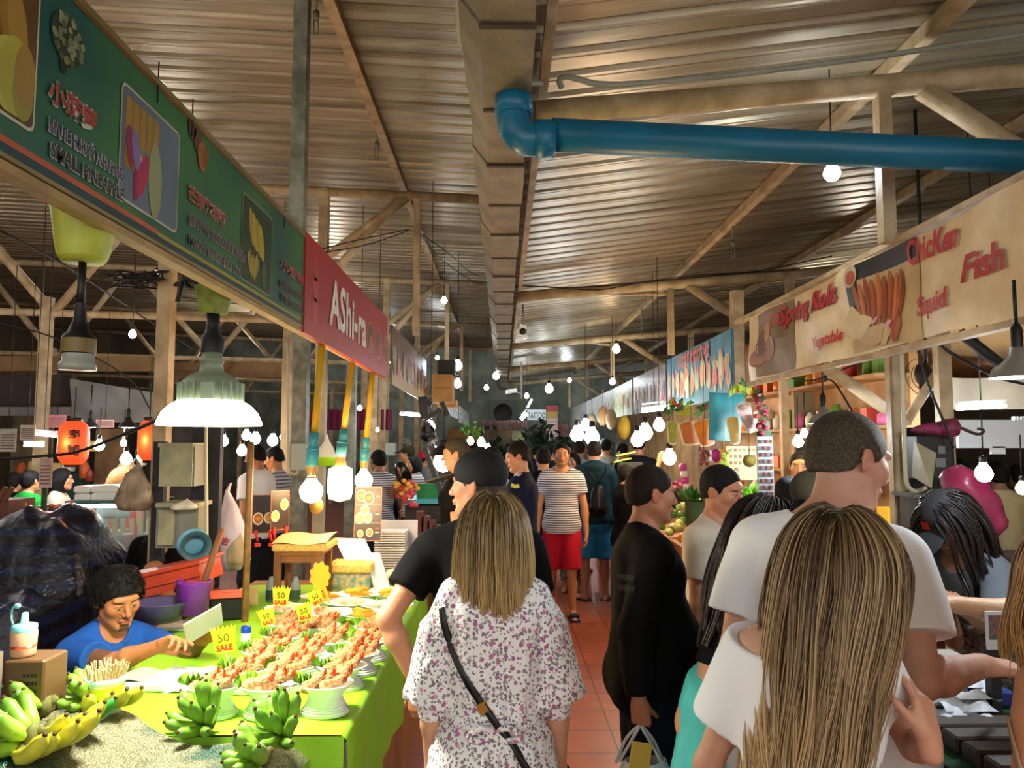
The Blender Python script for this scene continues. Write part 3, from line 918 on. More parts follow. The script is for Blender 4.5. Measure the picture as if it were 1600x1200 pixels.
def sprinkler(p,label,drop=.10,r=.014,m=PAINTG):
 t=thing('sprinkler',label,'sprinkler',p,group='pipe sprinklers under the roof')
 mb=MB();mb.tube([(p[0],p[1],p[2]),(p[0],p[1],p[2]-drop*.5)],r*1.6,8);mb.tube([(p[0],p[1],(zl(p[0])if p[0]<0 else zr(p[0]))+.01),(p[0],p[1],p[2])],r*.6,6);mb.build('fitting',m,t)
 mb=MB()
 for s_ in(-1,1):mb.tube([(p[0]+s_*r,p[1],p[2]-drop*.5),(p[0]+s_*r,p[1],p[2]-drop*1.4)],r*.35,6)
 mb.bx(p[0]-r*1.2,p[0]+r*1.2,p[1]-r*.5,p[1]+r*.5,p[2]-drop*1.45,p[2]-drop*1.35)
 mb.build('twin_prong',m,t)
for(px,py,Y,lb)in((494,18,4.5,'sprinkler stub with two prongs by the top edge, left of the gutter'),(589,222,6.75,'two pronged sprinkler on the left roof beam, halfway down'),(1145,375,6.2,'white two pronged sprinkler under the right roof above the menu banner'),(1003,508,10.2,'white two pronged sprinkler under the right roof behind the second truss'),(67,470,12.6,'two pronged sprinkler seen beneath the fruit sign at far left')):
 sprinkler(atY(px,py,Y),lb,.11)
mb=MB()
P=[atY(717,-10,2.45),atY(719,55,2.65),atY(733,95,2.80),atY(757,122,2.92),atY(800,128,3.0),atY(846,130,3.15)]
mb.tube(cr(P),.013,10)
tag(mb.build('cable_hose',GREYP),'grey flexible conduit curving around the gutter above the blue elbow','conduit')
mb=MB()
P=[atY(878,138,3.24),atY(874,126,3.22),atY(884,120,3.2),atY(905,124,3.2),atY(935,131,3.2),atY(1000,130,3.2),atY(1180,113,3.2),atY(1400,84,3.2),atY(1640,48,3.2)]
mb.tube(cr(P),.013,10)
tag(mb.build('cable_hose',GREYP),'grey printed conduit lying on the nearest right truss pipe','conduit')
def post(px,Y,w_,z1,label,m=PAINTG,z0=0,w2=None):
 p=atY(px,600,Y);mb=MB();mb.bx(p.x-w_/2,p.x+w_/2,Y,Y+(w2 or w_),z0,z1)
 return tag(mb.build('post',m),label,'post')
post(456,4.1,.08,zl(1.3)-.01,'tall weathered square post rising to the roof behind the green sign',z0=2.45)
post(251,4.6,.085,3.95,'cream post left of the big lamp, behind the fruit sign',PAINT)
post(468,7.0,.13,3.2,'grey post behind the yellow lamp poles, nearest the green sign')
post(500,6.3,.09,2.9,'thin pale post just behind the first yellow pole',mat('pale_post','#a9a391',rough=.7,var=.2))
post(548,9.5,.12,2.9,'grey steel post behind the second yellow pole')
post(583,10.5,.11,2.9,'pale steel post behind the third yellow pole',PAINT)
post(597,12,.13,3.0,'cream post beyond the yellow poles, by the striped fan',PAINT)
post(1402,3.75,.075,2.55,'cream column under the banner left of the electric box',PAINT,w2=.05)
post(1478,3.8,.07,2.6,'cream column behind the electric box under the white banner',PAINT,w2=.05)
post(1226,6.0,.06,2.6,'cream column behind the price board and garlands',PAINT)
post(1157,5.75,.09,2.95,'cream post between the smoothie banner and the spring roll banner',PAINT,z0=1.9)
def cable(pts,label,r=.006,name='cable'):
 mb=MB();mb.tube(cr(pts),r,6);return tag(mb.build(name,CABLE),label,'cable')
cable([atY(500,390,5.5),atY(560,375,6.8),atY(640,358,7.9)],'upper black cable from the red sign up to the left truss strut')
cable([atY(505,395,5.5),atY(575,382,6.8),atY(640,360,7.9)],'lower black cable from the red sign up to the left truss strut')
cable([atY(650,360,7.9),atY(700,395,9),atY(735,425,10.5),atY(790,448,9.5)],'black cable sagging from the strut to the gutter')
cable([atY(655,365,7.9),atY(690,405,9.5),atY(740,440,10.8),atY(785,452,9.7)],'second black cable sagging from the strut to the gutter')
cable([atY(780,450,7.5),atY(815,446,7.55),atY(900,452,7.55),atY(945,452,7.55),atY(1010,440,7.55),atY(1090,430,7.55),atY(1180,424,7.55),atY(1300,400,7.5)],'black cable draped along the second right truss pipe')
cable([atY(760,452,7.5),atY(830,448,7.6),atY(930,448,7.6),atY(1100,432,7.6),atY(1250,420,7.5)],'second black cable along the second right truss pipe')
cable([atY(1120,520,8.5),atY(1060,531,9.5),atY(1010,532,10.5),atY(990,528,11.3)],'black cable between the second and third right trusses')
cable([atX(0,30+330,-3.0),atX(110,420,-3.0),atX(230,500,-3.2),atX(300,545,-3.5)],'thin black wire slanting down behind the fruit sign',.007)
cable([atY(0,505,6),atY(90,530,6.2),atY(200,590,6.5),atY(235,640,6.5)],'black wire sagging at far left under the roof',.007)
cable([atY(0,717,4.2),atY(60,713,4.2),atY(120,706,4.2),atY(200,676,3.6),atY(255,652,3.0)],'thick black cable crossing in front of the orange lantern',.009)
cable([atY(1470,540,3.2),atY(1500,560,3.2),atY(1560,590,3.3),atY(1600,600,3.3)],'black cable under the white banner at far right',.007)
cable([atY(1288,590,4.4),atY(1305,600,4.2),atY(1330,640,4.0),atY(1345,668,3.9)],'black wire hanging beside the cream lamp, right side')
cable([atY(1432,540,3.4),atY(1450,600,3.4),atY(1475,660,3.4),atY(1490,700,3.4)],'black wire hanging in front of the electric box')
cable([atY(1232,590,5.5),atY(1262,595,5.3),atY(1290,588,5.2),atY(1345,566,5)],'black wire swagged under the spring roll banner')
mb=MB();r_=random.Random(3)
c=atY(215,437,4.6)
for i in range(9):
 mb.tube(cr([c+Vector((r_.uniform(-.2,.2),r_.uniform(-.1,.1),r_.uniform(-.05,.05)))for _ in range(6)]),.006,5)
tag(mb.build('wire_tangle',CABLE),'tangle of black wires and plugs under the fruit sign by the post','cable')
mb=MB();c=atY(311,440,2.55)
for i in range(5):mb.tube(cr([c+Vector((r_.uniform(-.09,.12),r_.uniform(-.03,.03),r_.uniform(-.02,.04)))for _ in range(5)]),.006,5)
mb.tube(cr([atY(284,440,2.5),atY(281,455,2.5),atY(277,472,2.5)]),.008,6);mb.bx(c.x-.03,c.x+.05,c.y-.02,c.y+.02,c.z-.01,c.z+.03)
tag(mb.build('wire_tangle',CABLE),'black wires and plug bunched above the big glowing lamp','cable')
#  sign boards
PRINT=mat('printed_vinyl',(1,1,1),rough=.45,vcol=True,var=.18,vscale=6)
XL,XR=-.9,1.8
UL,UR,UZ=Vector((0,1,0)),Vector((0,-1,0)),Vector((0,0,1))
def blob(mb,O,U,V,cu,cv,ru,rv,col,lift,n=18,rot=0.0,wob=0.0,seed=0):
 r=random.Random(seed);N=U.cross(V).normalized();P=[];ph=r.random()*6
 for i in range(n):
  a=2*PI*i/n;k=1+wob*math.sin(3*a+ph)+wob*.6*math.sin(5*a+ph*2)
  x,y=ru*k*math.cos(a),rv*k*math.sin(a)
  P.append(O+U*(cu+x*math.cos(rot)-y*math.sin(rot))+V*(cv+x*math.sin(rot)+y*math.cos(rot))+N*lift)
 mb.c=rgb(col)if isinstance(col,str)else col
 mb.add(P,[tuple(range(n))],False)
def rrect(mb,O,U,V,u0,u1,v0,v1,r,col,lift):
 N=U.cross(V).normalized();P=[]
 for(cx,cy,a0)in((u1-r,v1-r,0),(u0+r,v1-r,1),(u0+r,v0+r,2),(u1-r,v0+r,3)):
  for k in range(6):
   a=(a0+k/5)*PI/2;P.append(O+U*(cx+r*math.cos(a))+V*(cy+r*math.sin(a))+N*lift)
 mb.c=rgb(col)if isinstance(col,str)else col
 mb.add(P,[tuple(range(len(P)))],False)
O0L=Vector((XL,0,0))
def L_(px,py):p=atX(px,py,XL);return p.y,p.z
def R_(px,py):p=atX(px,py,XR);return-p.y,p.z
O0R=Vector((XR,0,0))
def row(mb,side,txt,px0,px1,py0,hpx,col,bold=0.0,lift=.004,shear=0.0,rot=0.0):
 X=XL if side<0 else XR
 p0=atX(px0,py0,X);p1=atX(px1,py0,X)
 mb.c=rgb(col)
 if side<0:put_text(mb,txt,O0L,UL,UZ,(p0.y+p1.y)/2,p0.z,hpx*p0.y/FPX,abs(p1.y-p0.y),bold,lift,shear,rot)
 else:put_text(mb,txt,O0R,UR,UZ,-(p0.y+p1.y)/2,p0.z,hpx*p0.y/FPX,abs(p1.y-p0.y),bold,lift,shear,rot)
GREENB=mat('green_printed_board','#37703a',rough=.4,var=.6,vscale=2.2,col2='#195048')
REDB=mat('red_printed_board','#a8262c',rough=.45,var=.2,vscale=3)
EDGE=mat('aluminium_edge','#8b7a4c',rough=.5,metal=.3,var=.3)
def fruit_board():
 y1=L_(483,400)[0];zt=L_(300,183)[1];zb=L_(300,412)[1];y0=.75
 t=thing('sign_board','long green fruit menu board hanging over the banana stall at left','sign',(XL,y0,zb))
 MB().bx(XL-.03,XL,y0,y1,zb,zt).build('panel',GREENB,t)
 mb=MB();mb.bx(XL-.035,XL+.006,y0,y1,zt-.012,zt+.004);mb.bx(XL-.035,XL+.004,y0,y1,zb-.004,zb+.004);mb.bx(XL-.035,XL+.004,y1-.004,y1+.004,zb,zt)
 mb.build('edge_strip',EDGE,t)
 mb=MB()
 def band(px0,px1,f0,f1,col,lift):
  a,b=L_(px0,0)[0],L_(px1,0)[0];rrect(mb,O0L,UL,UZ,a,b,zb+(zt-zb)*f0,zb+(zt-zb)*f1,.002,col,lift)
 band(-400,480,.0,.07,'#0f3a3a',.0010);band(-400,260,.055,.085,'#b4552c',.0016);band(260,480,.05,.075,'#9a8c2e',.0016)
 band(-400,480,.955,.985,'#7a4a20',.0016)
 mb.build('border_stripe',PRINT,t)
 def frame(px0,px1,f0,f1,bg,name,r=.018):
  m=MB();a,b=L_(px0,0)[0],L_(px1,0)[0];v0,v1=zb+(zt-zb)*f0,zb+(zt-zb)*f1
  rrect(m,O0L,UL,UZ,a,b,v0,v1,r,'#c9c4a8',.0022);rrect(m,O0L,UL,UZ,a+.006,b-.006,v0+.006,v1-.006,r*.8,bg,.0032)
  return m,a,b,v0,v1
 m,a,b,v0,v1=frame(-120,63,.20,1.2,'#4a3a22','p')
 m=MB();a=.78;b=L_(62,0)[0];v0=zb+.17*(zt-zb);v1=zt-.02
 rrect(m,O0L,UL,UZ,a,b,v0,v1,.018,'#c9c4a8',.0022);rrect(m,O0L,UL,UZ,a+.006,b-.006,v0+.006,v1-.002,.014,'#5c431f',.0032)
 for i in range(5):blob(m,O0L,UL,UZ,b-.16+.024*i,v0+.25-.018*i,.028,.075,['#8f6d2c','#a07c35','#7e6026'][i%3],.0036+i*.0002,rot=.2)
 for(px,py,ru,rv,cl)in((18,150,.045,.075,'#a9a43e'),(6,175,.05,.07,'#b5b04b'),(30,172,.03,.05,'#8f8d33'),(48,130,.03,.06,'#9b7d3a')):
  u,v=L_(px,py);blob(m,O0L,UL,UZ,min(u,b-ru-.008),max(v,v0+rv+.008),ru,rv,cl,.0052+px*1e-5)
 m.build('mango_picture',PRINT,t)
 m=MB();u,v=L_(104,62)
 blob(m,O0L,UL,UZ,u,v,.058,.052,'#2a3a26',.003)
 r=random.Random(5)
 for i in range(46):
  a_=r.random()*2*PI;q=r.random()**.5
  blob(m,O0L,UL,UZ,u+.054*q*math.cos(a_),v+.048*q*math.sin(a_),.0085,.0085,['#6f7550','#4b5638','#858a64'][i%3],.0034+i*.00002,n=8)
 blob(m,O0L,UL,UZ,u-.01,v-.058,.012,.02,'#1f2a1d',.003)
 m.build('sugar_apple_picture',PRINT,t)
 m=MB();a,b=L_(195,0)[0],L_(288,0)[0];v0,v1=zb+.13*(zt-zb),zb+.80*(zt-zb)
 rrect(m,O0L,UL,UZ,a,b,v0,v1,.02,'#bfb99a',.0022);rrect(m,O0L,UL,UZ,a+.005,b-.005,v0+.006,v1-.006,.017,'#5f6f7c',.003)
 for i in range(5):
  rrect(m,O0L,UL,UZ,a+.02+i*.035,a+.05+i*.035,v1-.13,v1-.025,.008,'#a07a2b',.0035)
  rrect(m,O0L,UL,UZ,a+.02+i*.035,a+.05+i*.035,v1-.20,v1-.138,.008,'#8f6c22',.0036)
 for(du,dv,ru,rv,cl,rt)in((.045,.14,.018,.05,'#8e1d45',.2),(.11,.09,.022,.06,'#a82450',-.3),(.08,.06,.014,.045,'#8e1d45',.0),(.075,.14,.02,.05,'#7d6ba0',.3),(.09,.12,.018,.018,'#c8c2cc',0),(.175,.10,.036,.10,'#8d9468',.05),(.18,.07,.025,.06,'#9aa078',0)):
  blob(m,O0L,UL,UZ,a+du,v0+dv,ru,rv,cl,.0042+ru*.01,rot=rt)
 m.build('sticky_rice_picture',PRINT,t)
 m=MB();u,v=L_(303,215)
 for(du,dv,ru,rv,cl)in((-.02,.02,.026,.034,'#4b2f22'),(.02,.0,.028,.036,'#5d3826'),(.055,-.035,.032,.045,'#a3622a'),(.075,-.03,.02,.032,'#8a4d1e')):
  blob(m,O0L,UL,UZ,u+du,v+dv,ru,rv,cl,.003+abs(du)*.02)
 m.build('sapodilla_picture',PRINT,t)
 m=MB();a,b=L_(387,0)[0],L_(434,0)[0];v0,v1=zb+.10*(zt-zb),zb+.83*(zt-zb)
 rrect(m,O0L,UL,UZ,a,b,v0,v1,.02,'#7f8f62',.0022);rrect(m,O0L,UL,UZ,a+.006,b-.006,v0+.006,v1-.006,.017,'#1f3b22',.003)
 for i in range(4):blob(m,O0L,UL,UZ,a+.10+.035*i,v1-.10-.01*i,.026,.07,['#a08a2c','#b39a33'][i%2],.0036+i*.0002,rot=.35)
 for i in range(6):blob(m,O0L,UL,UZ,a+.08+.016*i,v0+.075,.012,.045+.01*math.sin(i*2),['#a8942f','#8f8228'][i%2],.0045+i*.0002,rot=.5-.18*i)
 blob(m,O0L,UL,UZ,a+.24,v0+.07,.03,.05,'#3f5a2a',.0044)
 m.build('banana_picture',PRINT,t)
 for(tx,a_,b_,y_,h_,cl,ol)in(('小菠萝',72,150,137,44,'#a33a2c','#cdc6b4'),('МАЛЕНЬКИЙ АНАНАС',73,192,190,31,'#26284a','#c9c8c0'),('SMALL PINEAPPLE',75,193,232,26,'#1d2a20','#c9c8c0'),('芒果糯米饭',292,353,301,30,'#a33a2c','#c2bba6'),('МАНГО РИС КОКОСОВОЕ МОЛОКО',293,383,341,19,'#3a2030','#b7b6a8'),('MANGO WITH STICKY RICE',293,376,374,18,'#1d2a20','#b7b6a8'),('小香蕉',436,474,410,17,'#a33a2c','#b7b6a8'),('МАЛЕНЬКИЙ БАНАН',436,474,440,15,'#3a2018','#8f9070'),('SMALL BANANA',437,473,463,14,'#1d2a20','#8f9070')):
  m=MB();row(m,-1,tx,a_,b_,y_,h_*1.06,ol,.05,.0040);row(m,-1,tx,a_,b_,y_,h_*.94,cl,.022,.0064);m.build('lettering',PRINT,t)
 mb=MB()
 for px in(250,305,452):
  u,_=L_(px,0);mb.tube([(XL+.004,u,zt+.05),(XL+.004,u,zt-.06)],.002,5)
 mb.build('hanging_wire',CABLE,t)
fruit_board()
def sign_rail():
 zb=L_(300,412)[1]-.004
 mb=MB();mb.bx(XL-.04,XL-.002,.75,L_(611,0)[0],zb-.020,zb-.002)
 tag(mb.build('sign_rail',mat('lit_wooden_rail','#a98b55',rough=.6,var=.3,vscale=8)),'long wooden rail carrying the green and red signs','rail')
sign_rail()
def red_board():
 y0,y1=L_(484,0)[0],L_(611,0)[0];zt=L_(483,369)[1];zb=L_(483,525)[1]
 t=thing('sign_board','red sign board with white AShi-ra lettering above the yellow poles','sign',(XL,y0,zb))
 MB().bx(XL-.02,XL+.008,y0,y1,zb,zt).build('panel',REDB,t)
 m=MB();row(m,-1,'AShi-ra',512,570,468,78,'#e6ddcf',.03,.012,0,0)
 for v in range(len(m.v)):
  pass
 m.build('lettering',PRINT,t)
 m=MB()
 for(px,py,c1,c2)in((577,500,'#3c3b22','#a85a2c'),(590,524,'#5a3b22','#9c4a2c'),(602,540,'#b0642c','#8c3a22')):
  u,v=L_(px,py);rr=.17
  v=(zt+zb)/2+.01*0
  for(k,cl,lf)in((1,'#c8a070',.0095),(.93,'#7c2a26',.0102)):blob(m,O0L,UL,UZ,u,v-.02,rr*.72*k,rr*.62*k,cl,lf,28)
  blob(m,O0L,UL,UZ,u-.01,v+.02,rr*.3,rr*.26,c1,.011,wob=.15,seed=px);blob(m,O0L,UL,UZ,u+.02,v-.06,rr*.42,rr*.3,c2,.0115,wob=.12,seed=px)
 for q in range(3):blob(m,O0L,UL,UZ,L_(500,0)[0],zt-.13-q*.10,.05,.06,'#b0443c',.0092,20)
 m.build('bowl_picture',PRINT,t)
red_board()
r9=random.Random(21)
def photo_banner(side,px0,px1,zt,zb,label,bg,cols,n,X=None,name='banner',wave=.01,foot=None,lay=1):
 X=X if X is not None else(XL if side<0 else XR)
 ya,yb=abs(atX(px0,600,X).y),abs(atX(px1,600,X).y)
 y0,y1=min(ya,yb),max(ya,yb)
 t=thing(name,label,'banner',(X,y0,zb))
 s_=1 if side<0 else-1
 U=UL if side<0 else UR
 mb=MB();mb.bx(X-.012*s_,X,y0,y1,zb,zt);mb.build('panel',mat('banner_'+bg[1:],bg,rough=.35,var=.4,vscale=7,bump=.4,bscale=6),t)
 m=MB();O=Vector((X,0,0))
 for i in range(n):
  u=(y0+(y1-y0)*(i+.5)/n)*(1 if side<0 else-1)
  for q in range(lay*3):
   blob(m,O,U,UZ,u+r9.uniform(-.2,.2)*(y1-y0)/n,zb+(zt-zb)*r9.uniform(.30,.55),(y1-y0)/n*r9.uniform(.16,.42),(zt-zb)*r9.uniform(.10,.27),cols[(i+q)%len(cols)],.003+.0006*q+.0001*i,14,wob=.12,seed=i*7+q)
 m.build('food_picture',PRINT,t)
 if foot:
  m=MB();u0=y0 if side<0 else-y1;rrect(m,O,U,UZ,u0,u0+(y1-y0),zb+.002,zb+(zt-zb)*.22,.002,foot,.002);m.build('footer_strip',PRINT,t)
 return t,y0,y1,O,U
zt=L_(483,369)[1];zb=L_(483,525)[1]
photo_banner(-1,612,666,zt-.0,zb-.03,'shiny plastic banner of meal photographs beyond the red sign','#6b4a36',['#a05a3c','#8a9a7c','#b07a50','#6c2c22','#9c8c6c'],9,foot='#a08230')
photo_banner(-1,700,716,2.52,2.2,'pale blue lit banner on the left row, before the small white ones','#9fb4c4',['#c8d4dc','#8899aa'],3)
photo_banner(-1,718,738,2.5,2.15,'white banners far down the left row','#c2c8c4',['#d8d4cc','#8a8f88'],4)
BAN=mat('cream_vinyl_banner','#e0cda6',rough=.32,var=.2,vscale=5,bump=.5,bscale=5,col2='#cdb487')
def warp(p):
 y,z=p.y,p.z
 return .012*math.sin(y*5.3+z*4)+.008*math.sin(y*11-z*9)+.006*math.sin(z*17+y*3)
def warp_mb(mb,x0):
 for i,v in enumerate(mb.v):mb.v[i]=(v[0]+warp(Vector(v)),v[1],v[2])
def big_banner():
 zt=R_(1400,383)[1];zb=R_(1400,540)[1];yA=-R_(1170,500)[0];yB=.55
 t=thing('banner','cream vinyl banner reading Spring Rolls, Vegetable, Chicken, Fish, Squid','banner',(XR,yB,zb))
 mb=MB()
 mb.grid(lambda a,b:Vector((XR,yB+(yA-yB)*a,zb+(zt-zb)*b+.012*math.sin(a*21)*(b-.5))),160,20)
 n=len(mb.v)
 warp_mb(mb,XR)
 mb.build('cloth',BAN,t)
 m=MB();O=O0R
 def pan(px0,px1,f0,f1,col,lift):
  a=R_(px1,0)[0];b=R_(px0,0)[0]
  lo,hi=min(a,b),max(a,b);N=14
  for i in range(N):
   for j in range(6):
    u0=lo+(hi-lo)*i/N;u1=lo+(hi-lo)*(i+1)/N;g0=f0+(f1-f0)*j/6;g1=f0+(f1-f0)*(j+1)/6
    m.c=rgb(col);P=[O+UR*u_+UZ*(zb+(zt-zb)*g_)+Vector((-lift,0,0))for(u_,g_)in((u0,g0),(u1,g0),(u1,g1),(u0,g1))]
    m.add(P,[(0,1,2,3)],False)
 pan(1171,1224,.02,.98,'#7a6038',.004)
 for(px,py,ru,rv,cl,rt)in((1195,535,.13,.09,'#6a3a1c',.3),(1205,545,.11,.07,'#8a5a2c',.5),(1188,560,.16,.06,'#a0522a',0),(1200,520,.10,.06,'#b07a44',.4),(1210,500,.12,.05,'#a04c3c',0),(1190,545,.05,.05,'#d8d2c4',0)):
  u,v=R_(px,py);blob(m,O,UR,UZ,u,max(v,zb+rv+.01),ru,rv,cl,.006+ru*.01,rot=rt)
 m.build('noodle_picture',PRINT,t)if False else None
 pan(1316,1416,.02,.80,'#b99a66',.004);pan(1316,1416,.80,.985,'#1c1a1a',.004);pan(1313,1330,.3,.985,'#23342a',.0045)
 for i in range(9):
  u,v=R_(1345+i*7.4,474-i*2.2+(i%2)*6);blob(m,O,UR,UZ,u,v,.022,.125-.004*abs(i-4),['#9c4a1c','#b4632a','#8a3c18'][i%3],.007+.0004*i,rot=.16-.03*i)
 u,v=R_(1403,460);blob(m,O,UR,UZ,u,v,.012,.11,'#a8501f',.0115,rot=-.2)
 u,v=R_(1337,432);blob(m,O,UR,UZ,u,v,.068,.058,'#b4a58c',.009,24);blob(m,O,UR,UZ,u+.008,v-.01,.045,.036,'#a8482c',.0097,24)
 for(px,py,ru,rv,cl)in((1345,510,.13,.06,'#d4bc8c'),(1365,525,.12,.05,'#c0a070'),(1336,500,.09,.06,'#cdb583'),(1400,515,.04,.07,'#a04a24'),(1385,520,.05,.05,'#c9ad78')):
  u,v=R_(px,py);blob(m,O,UR,UZ,u,max(v,zb+rv+.02),ru,rv,cl,.010+ru*.01,wob=.12,seed=px)
 for(px,py)in((1372,500),(1391,506)):
  u,v=R_(px,py);blob(m,O,UR,UZ,u,v,.03,.012,'#d890a0',.0135,rot=.4)
 warp_mb(m,XR);m.build('food_picture',PRINT,t)
 for(tx,a_,b_,y_,h_,sh)in(('ChicKen',1419,1495,398,40,.15),('Fish',1511,1581,421,46,.1),('Squid',1433,1490,485,40,.1),('Spring Rolls',1221,1314,499,38,.15),('Vegetable',1270,1321,540,24,.1)):
  m=MB()
  if tx=='Spring Rolls':row(m,1,tx,a_-1,b_-1,y_+1,h_,'#3c1a2c',.05,.009,sh)
  row(m,1,tx,a_,b_,y_,h_,'#b5161c',.03,.011,sh);warp_mb(m,XR);m.build('lettering',PRINT,t)
 m=MB();m.bx(XR-.01,XR+.05,yB,yA+.3,zt+.008,zt+.034);m.bx(XR+.0,XR+.05,yB,yA+.3,zb-.032,zb-.006)
 tag(m.build('banner_rail',PAINT),'pair of cream steel rails holding the spring roll banner','rail')
big_banner()
zt=R_(1145,512)[1];zb=R_(1145,620)[1]
t,y0,y1,O,U=photo_banner(1,1145,1043,zt,zb,'blue banner of ice cones with pink smoothie lettering','#3f87ad',['#c8ccc0','#c46c7c','#b9c9a0','#d0b088','#8ab0c4','#cc9060'],12,lay=2)
m=MB();row(m,1,'LUCKY SMOOTHIE',1061,1110,567,20,'#d8c8c0',.07,.010,.1);row(m,1,'LUCKY SMOOTHIE',1061,1110,567,19,'#b03c4c',.02,.012,.1);m.build('lettering',PRINT,t)
photo_banner(1,1040,990,zt-.02,zb+.02,'dark red banner beyond the blue smoothie banner','#6b5a58',['#8c3c3c','#b4aca8','#7c7478','#a09080'],8)
photo_banner(1,987,958,zt-.03,zb+.03,'green and cream banner third in the right row','#8c9070',['#6c7c44','#c0b894','#a8a084','#8c4c34'],7)
photo_banner(1,957,925,zt-.03,zb+.02,'grey green banner fourth in the right row','#7f8670',['#b8a888','#4c6450','#c4bca4','#9c6c50'],8)
photo_banner(1,924,888,zt-.03,zb+.0,'pale banner at the far end of the right row','#868c7c',['#a8a498','#6c7468','#8c7c68'],9)
FW=24.0
def far_sign():
 a,b=atY(824,640,20),atY(853,656,20)
 t=thing('sign_box','lit white sign reading TATTOO at the far end','sign',((a.x+b.x)/2,20,b.z))
 MB().bx(a.x,b.x,20,20.1,b.z,a.z).build('panel',mat('lit_white_panel','#d8e4e4',emit=.12),t)
 m=MB();m.c=rgb('#0c2430');put_text(m,'TATTOO',Vector((0,20,0)),Vector((1,0,0)),UZ,(a.x+b.x)/2+.0,(a.z+b.z)/2-.02,.17,(b.x-a.x)*.92,.02,.005);m.build('lettering',PRINT,t)
 a,b=atY(854,634,19.5),atY(872,695,19.5)
 t=thing('menu_board','tall hanging price list with red and yellow heading at the far end','menu',((a.x+b.x)/2,19.5,b.z))
 MB().bx(a.x,b.x,19.5,19.55,b.z,a.z).build('panel',mat('price_list_paper','#b08c80',rough=.7),t)
 m=MB();O=Vector((0,19.5,0));U=Vector((1,0,0))
 rrect(m,O,U,UZ,a.x,b.x,a.z-.16,a.z-.01,.01,'#b03428',.004);rrect(m,O,U,UZ,a.x,b.x,a.z-.30,a.z-.17,.01,'#b09428',.004)
 for i in range(9):rrect(m,O,U,UZ,a.x+.02,b.x-.02,a.z-.40-i*.085,a.z-.35-i*.085,.006,'#d0b8ac',.004)
 m.build('printed_rows',PRINT,t)
 m=MB();m.c=rgb('#2c3424');put_text(m,'MASSAGE',O,U,UZ,(a.x+b.x)/2,a.z-.09,.06,(b.x-a.x)*.8,.03,.008);put_text(m,'SPA MENU',O,U,UZ,(a.x+b.x)/2,a.z-.235,.06,(b.x-a.x)*.8,.03,.008)
 m.build('lettering',PRINT,t)if False else None
 a,b=atY(873,662,19.8),atY(888,700,19.8)
 tag(MB().bx(a.x,b.x,19.8,19.84,b.z,a.z).build('poster',mat('pinkish_poster','#a8746c',rough=.7,var=.5,vscale=9)),'faded pink poster right of the tall price list','poster')
far_sign()
#  lamps
GLASSW=mat('warm_bulb_glass','#ffd9a0',emit=14,ecol=(1,.72,.38));GLASSC=mat('white_bulb_glass','#f4f8ff',emit=14,ecol=(.88,.95,1))
GLASSN=mat('neutral_bulb_glass','#fff4dc',emit=12,ecol=(1,.92,.74))
YCUP=mat('yellow_green_plastic','#a9b23a',rough=.5,var=.25,vscale=14,trans=.0);HOUS=mat('pale_green_aluminium','#8e9c84',rough=.5,metal=.2,var=.15)
BRASS=mat('brass','#a87a3a',rough=.4,metal=.7)
def bulb(label,p,r=.045,power=25,warm=1,shape='round',wire=.3,group='bare bulbs over the stalls',lampr=None,socket=BLACK,light=True):
 t=thing('light_bulb',label,'light bulb',p,group=None)
 g={1:GLASSW,0:GLASSC,2:GLASSN}[warm];x,y,z=p
 mb=MB()
 if shape=='round':mb.lathe([(0.001,z-r),(r*.6,z-r*.8),(r*.95,z-r*.25),(r,z+.05*r),(r*.8,z+r*.65),(r*.42,z+r*1.15),(r*.38,z+r*1.5)],16,(x,y,0))
 elif shape=='tube':mb.lathe([(0.001,z-r*1.9),(r*.7,z-r*1.75),(r,z-r*1.3),(r,z+r*.9),(r*.8,z+r*1.2),(r*.5,z+r*1.4)],16,(x,y,0))
 mb.build('glass',g,t)
 mb=MB();mb.lathe([(r*.40,z+r*1.35),(r*.42,z+r*2.0),(r*.25,z+r*2.2),(.001,z+r*2.2)],12,(x,y,0));mb.build('socket',socket,t)
 if wire and z>1.9:wire=max(wire,(7.0 if y>20.4 else zl(x)if x<0 else zr(x))-z-r*2.1)
 if wire:mb=MB();mb.tube([(x,y,z+r*2.1),(x+.004,y,z+r*2.1+wire)],.004,5);mb.build('wire',CABLE,t)
 if light:point('bulb_light',(x,y,z-(r*.3 if shape=='tube' else 0)),power,{1:WARM,0:COOL,2:NEUT}[warm],lampr or r*(1.9 if shape=='tube' else 1.06),t)
 return t
LW=1.0
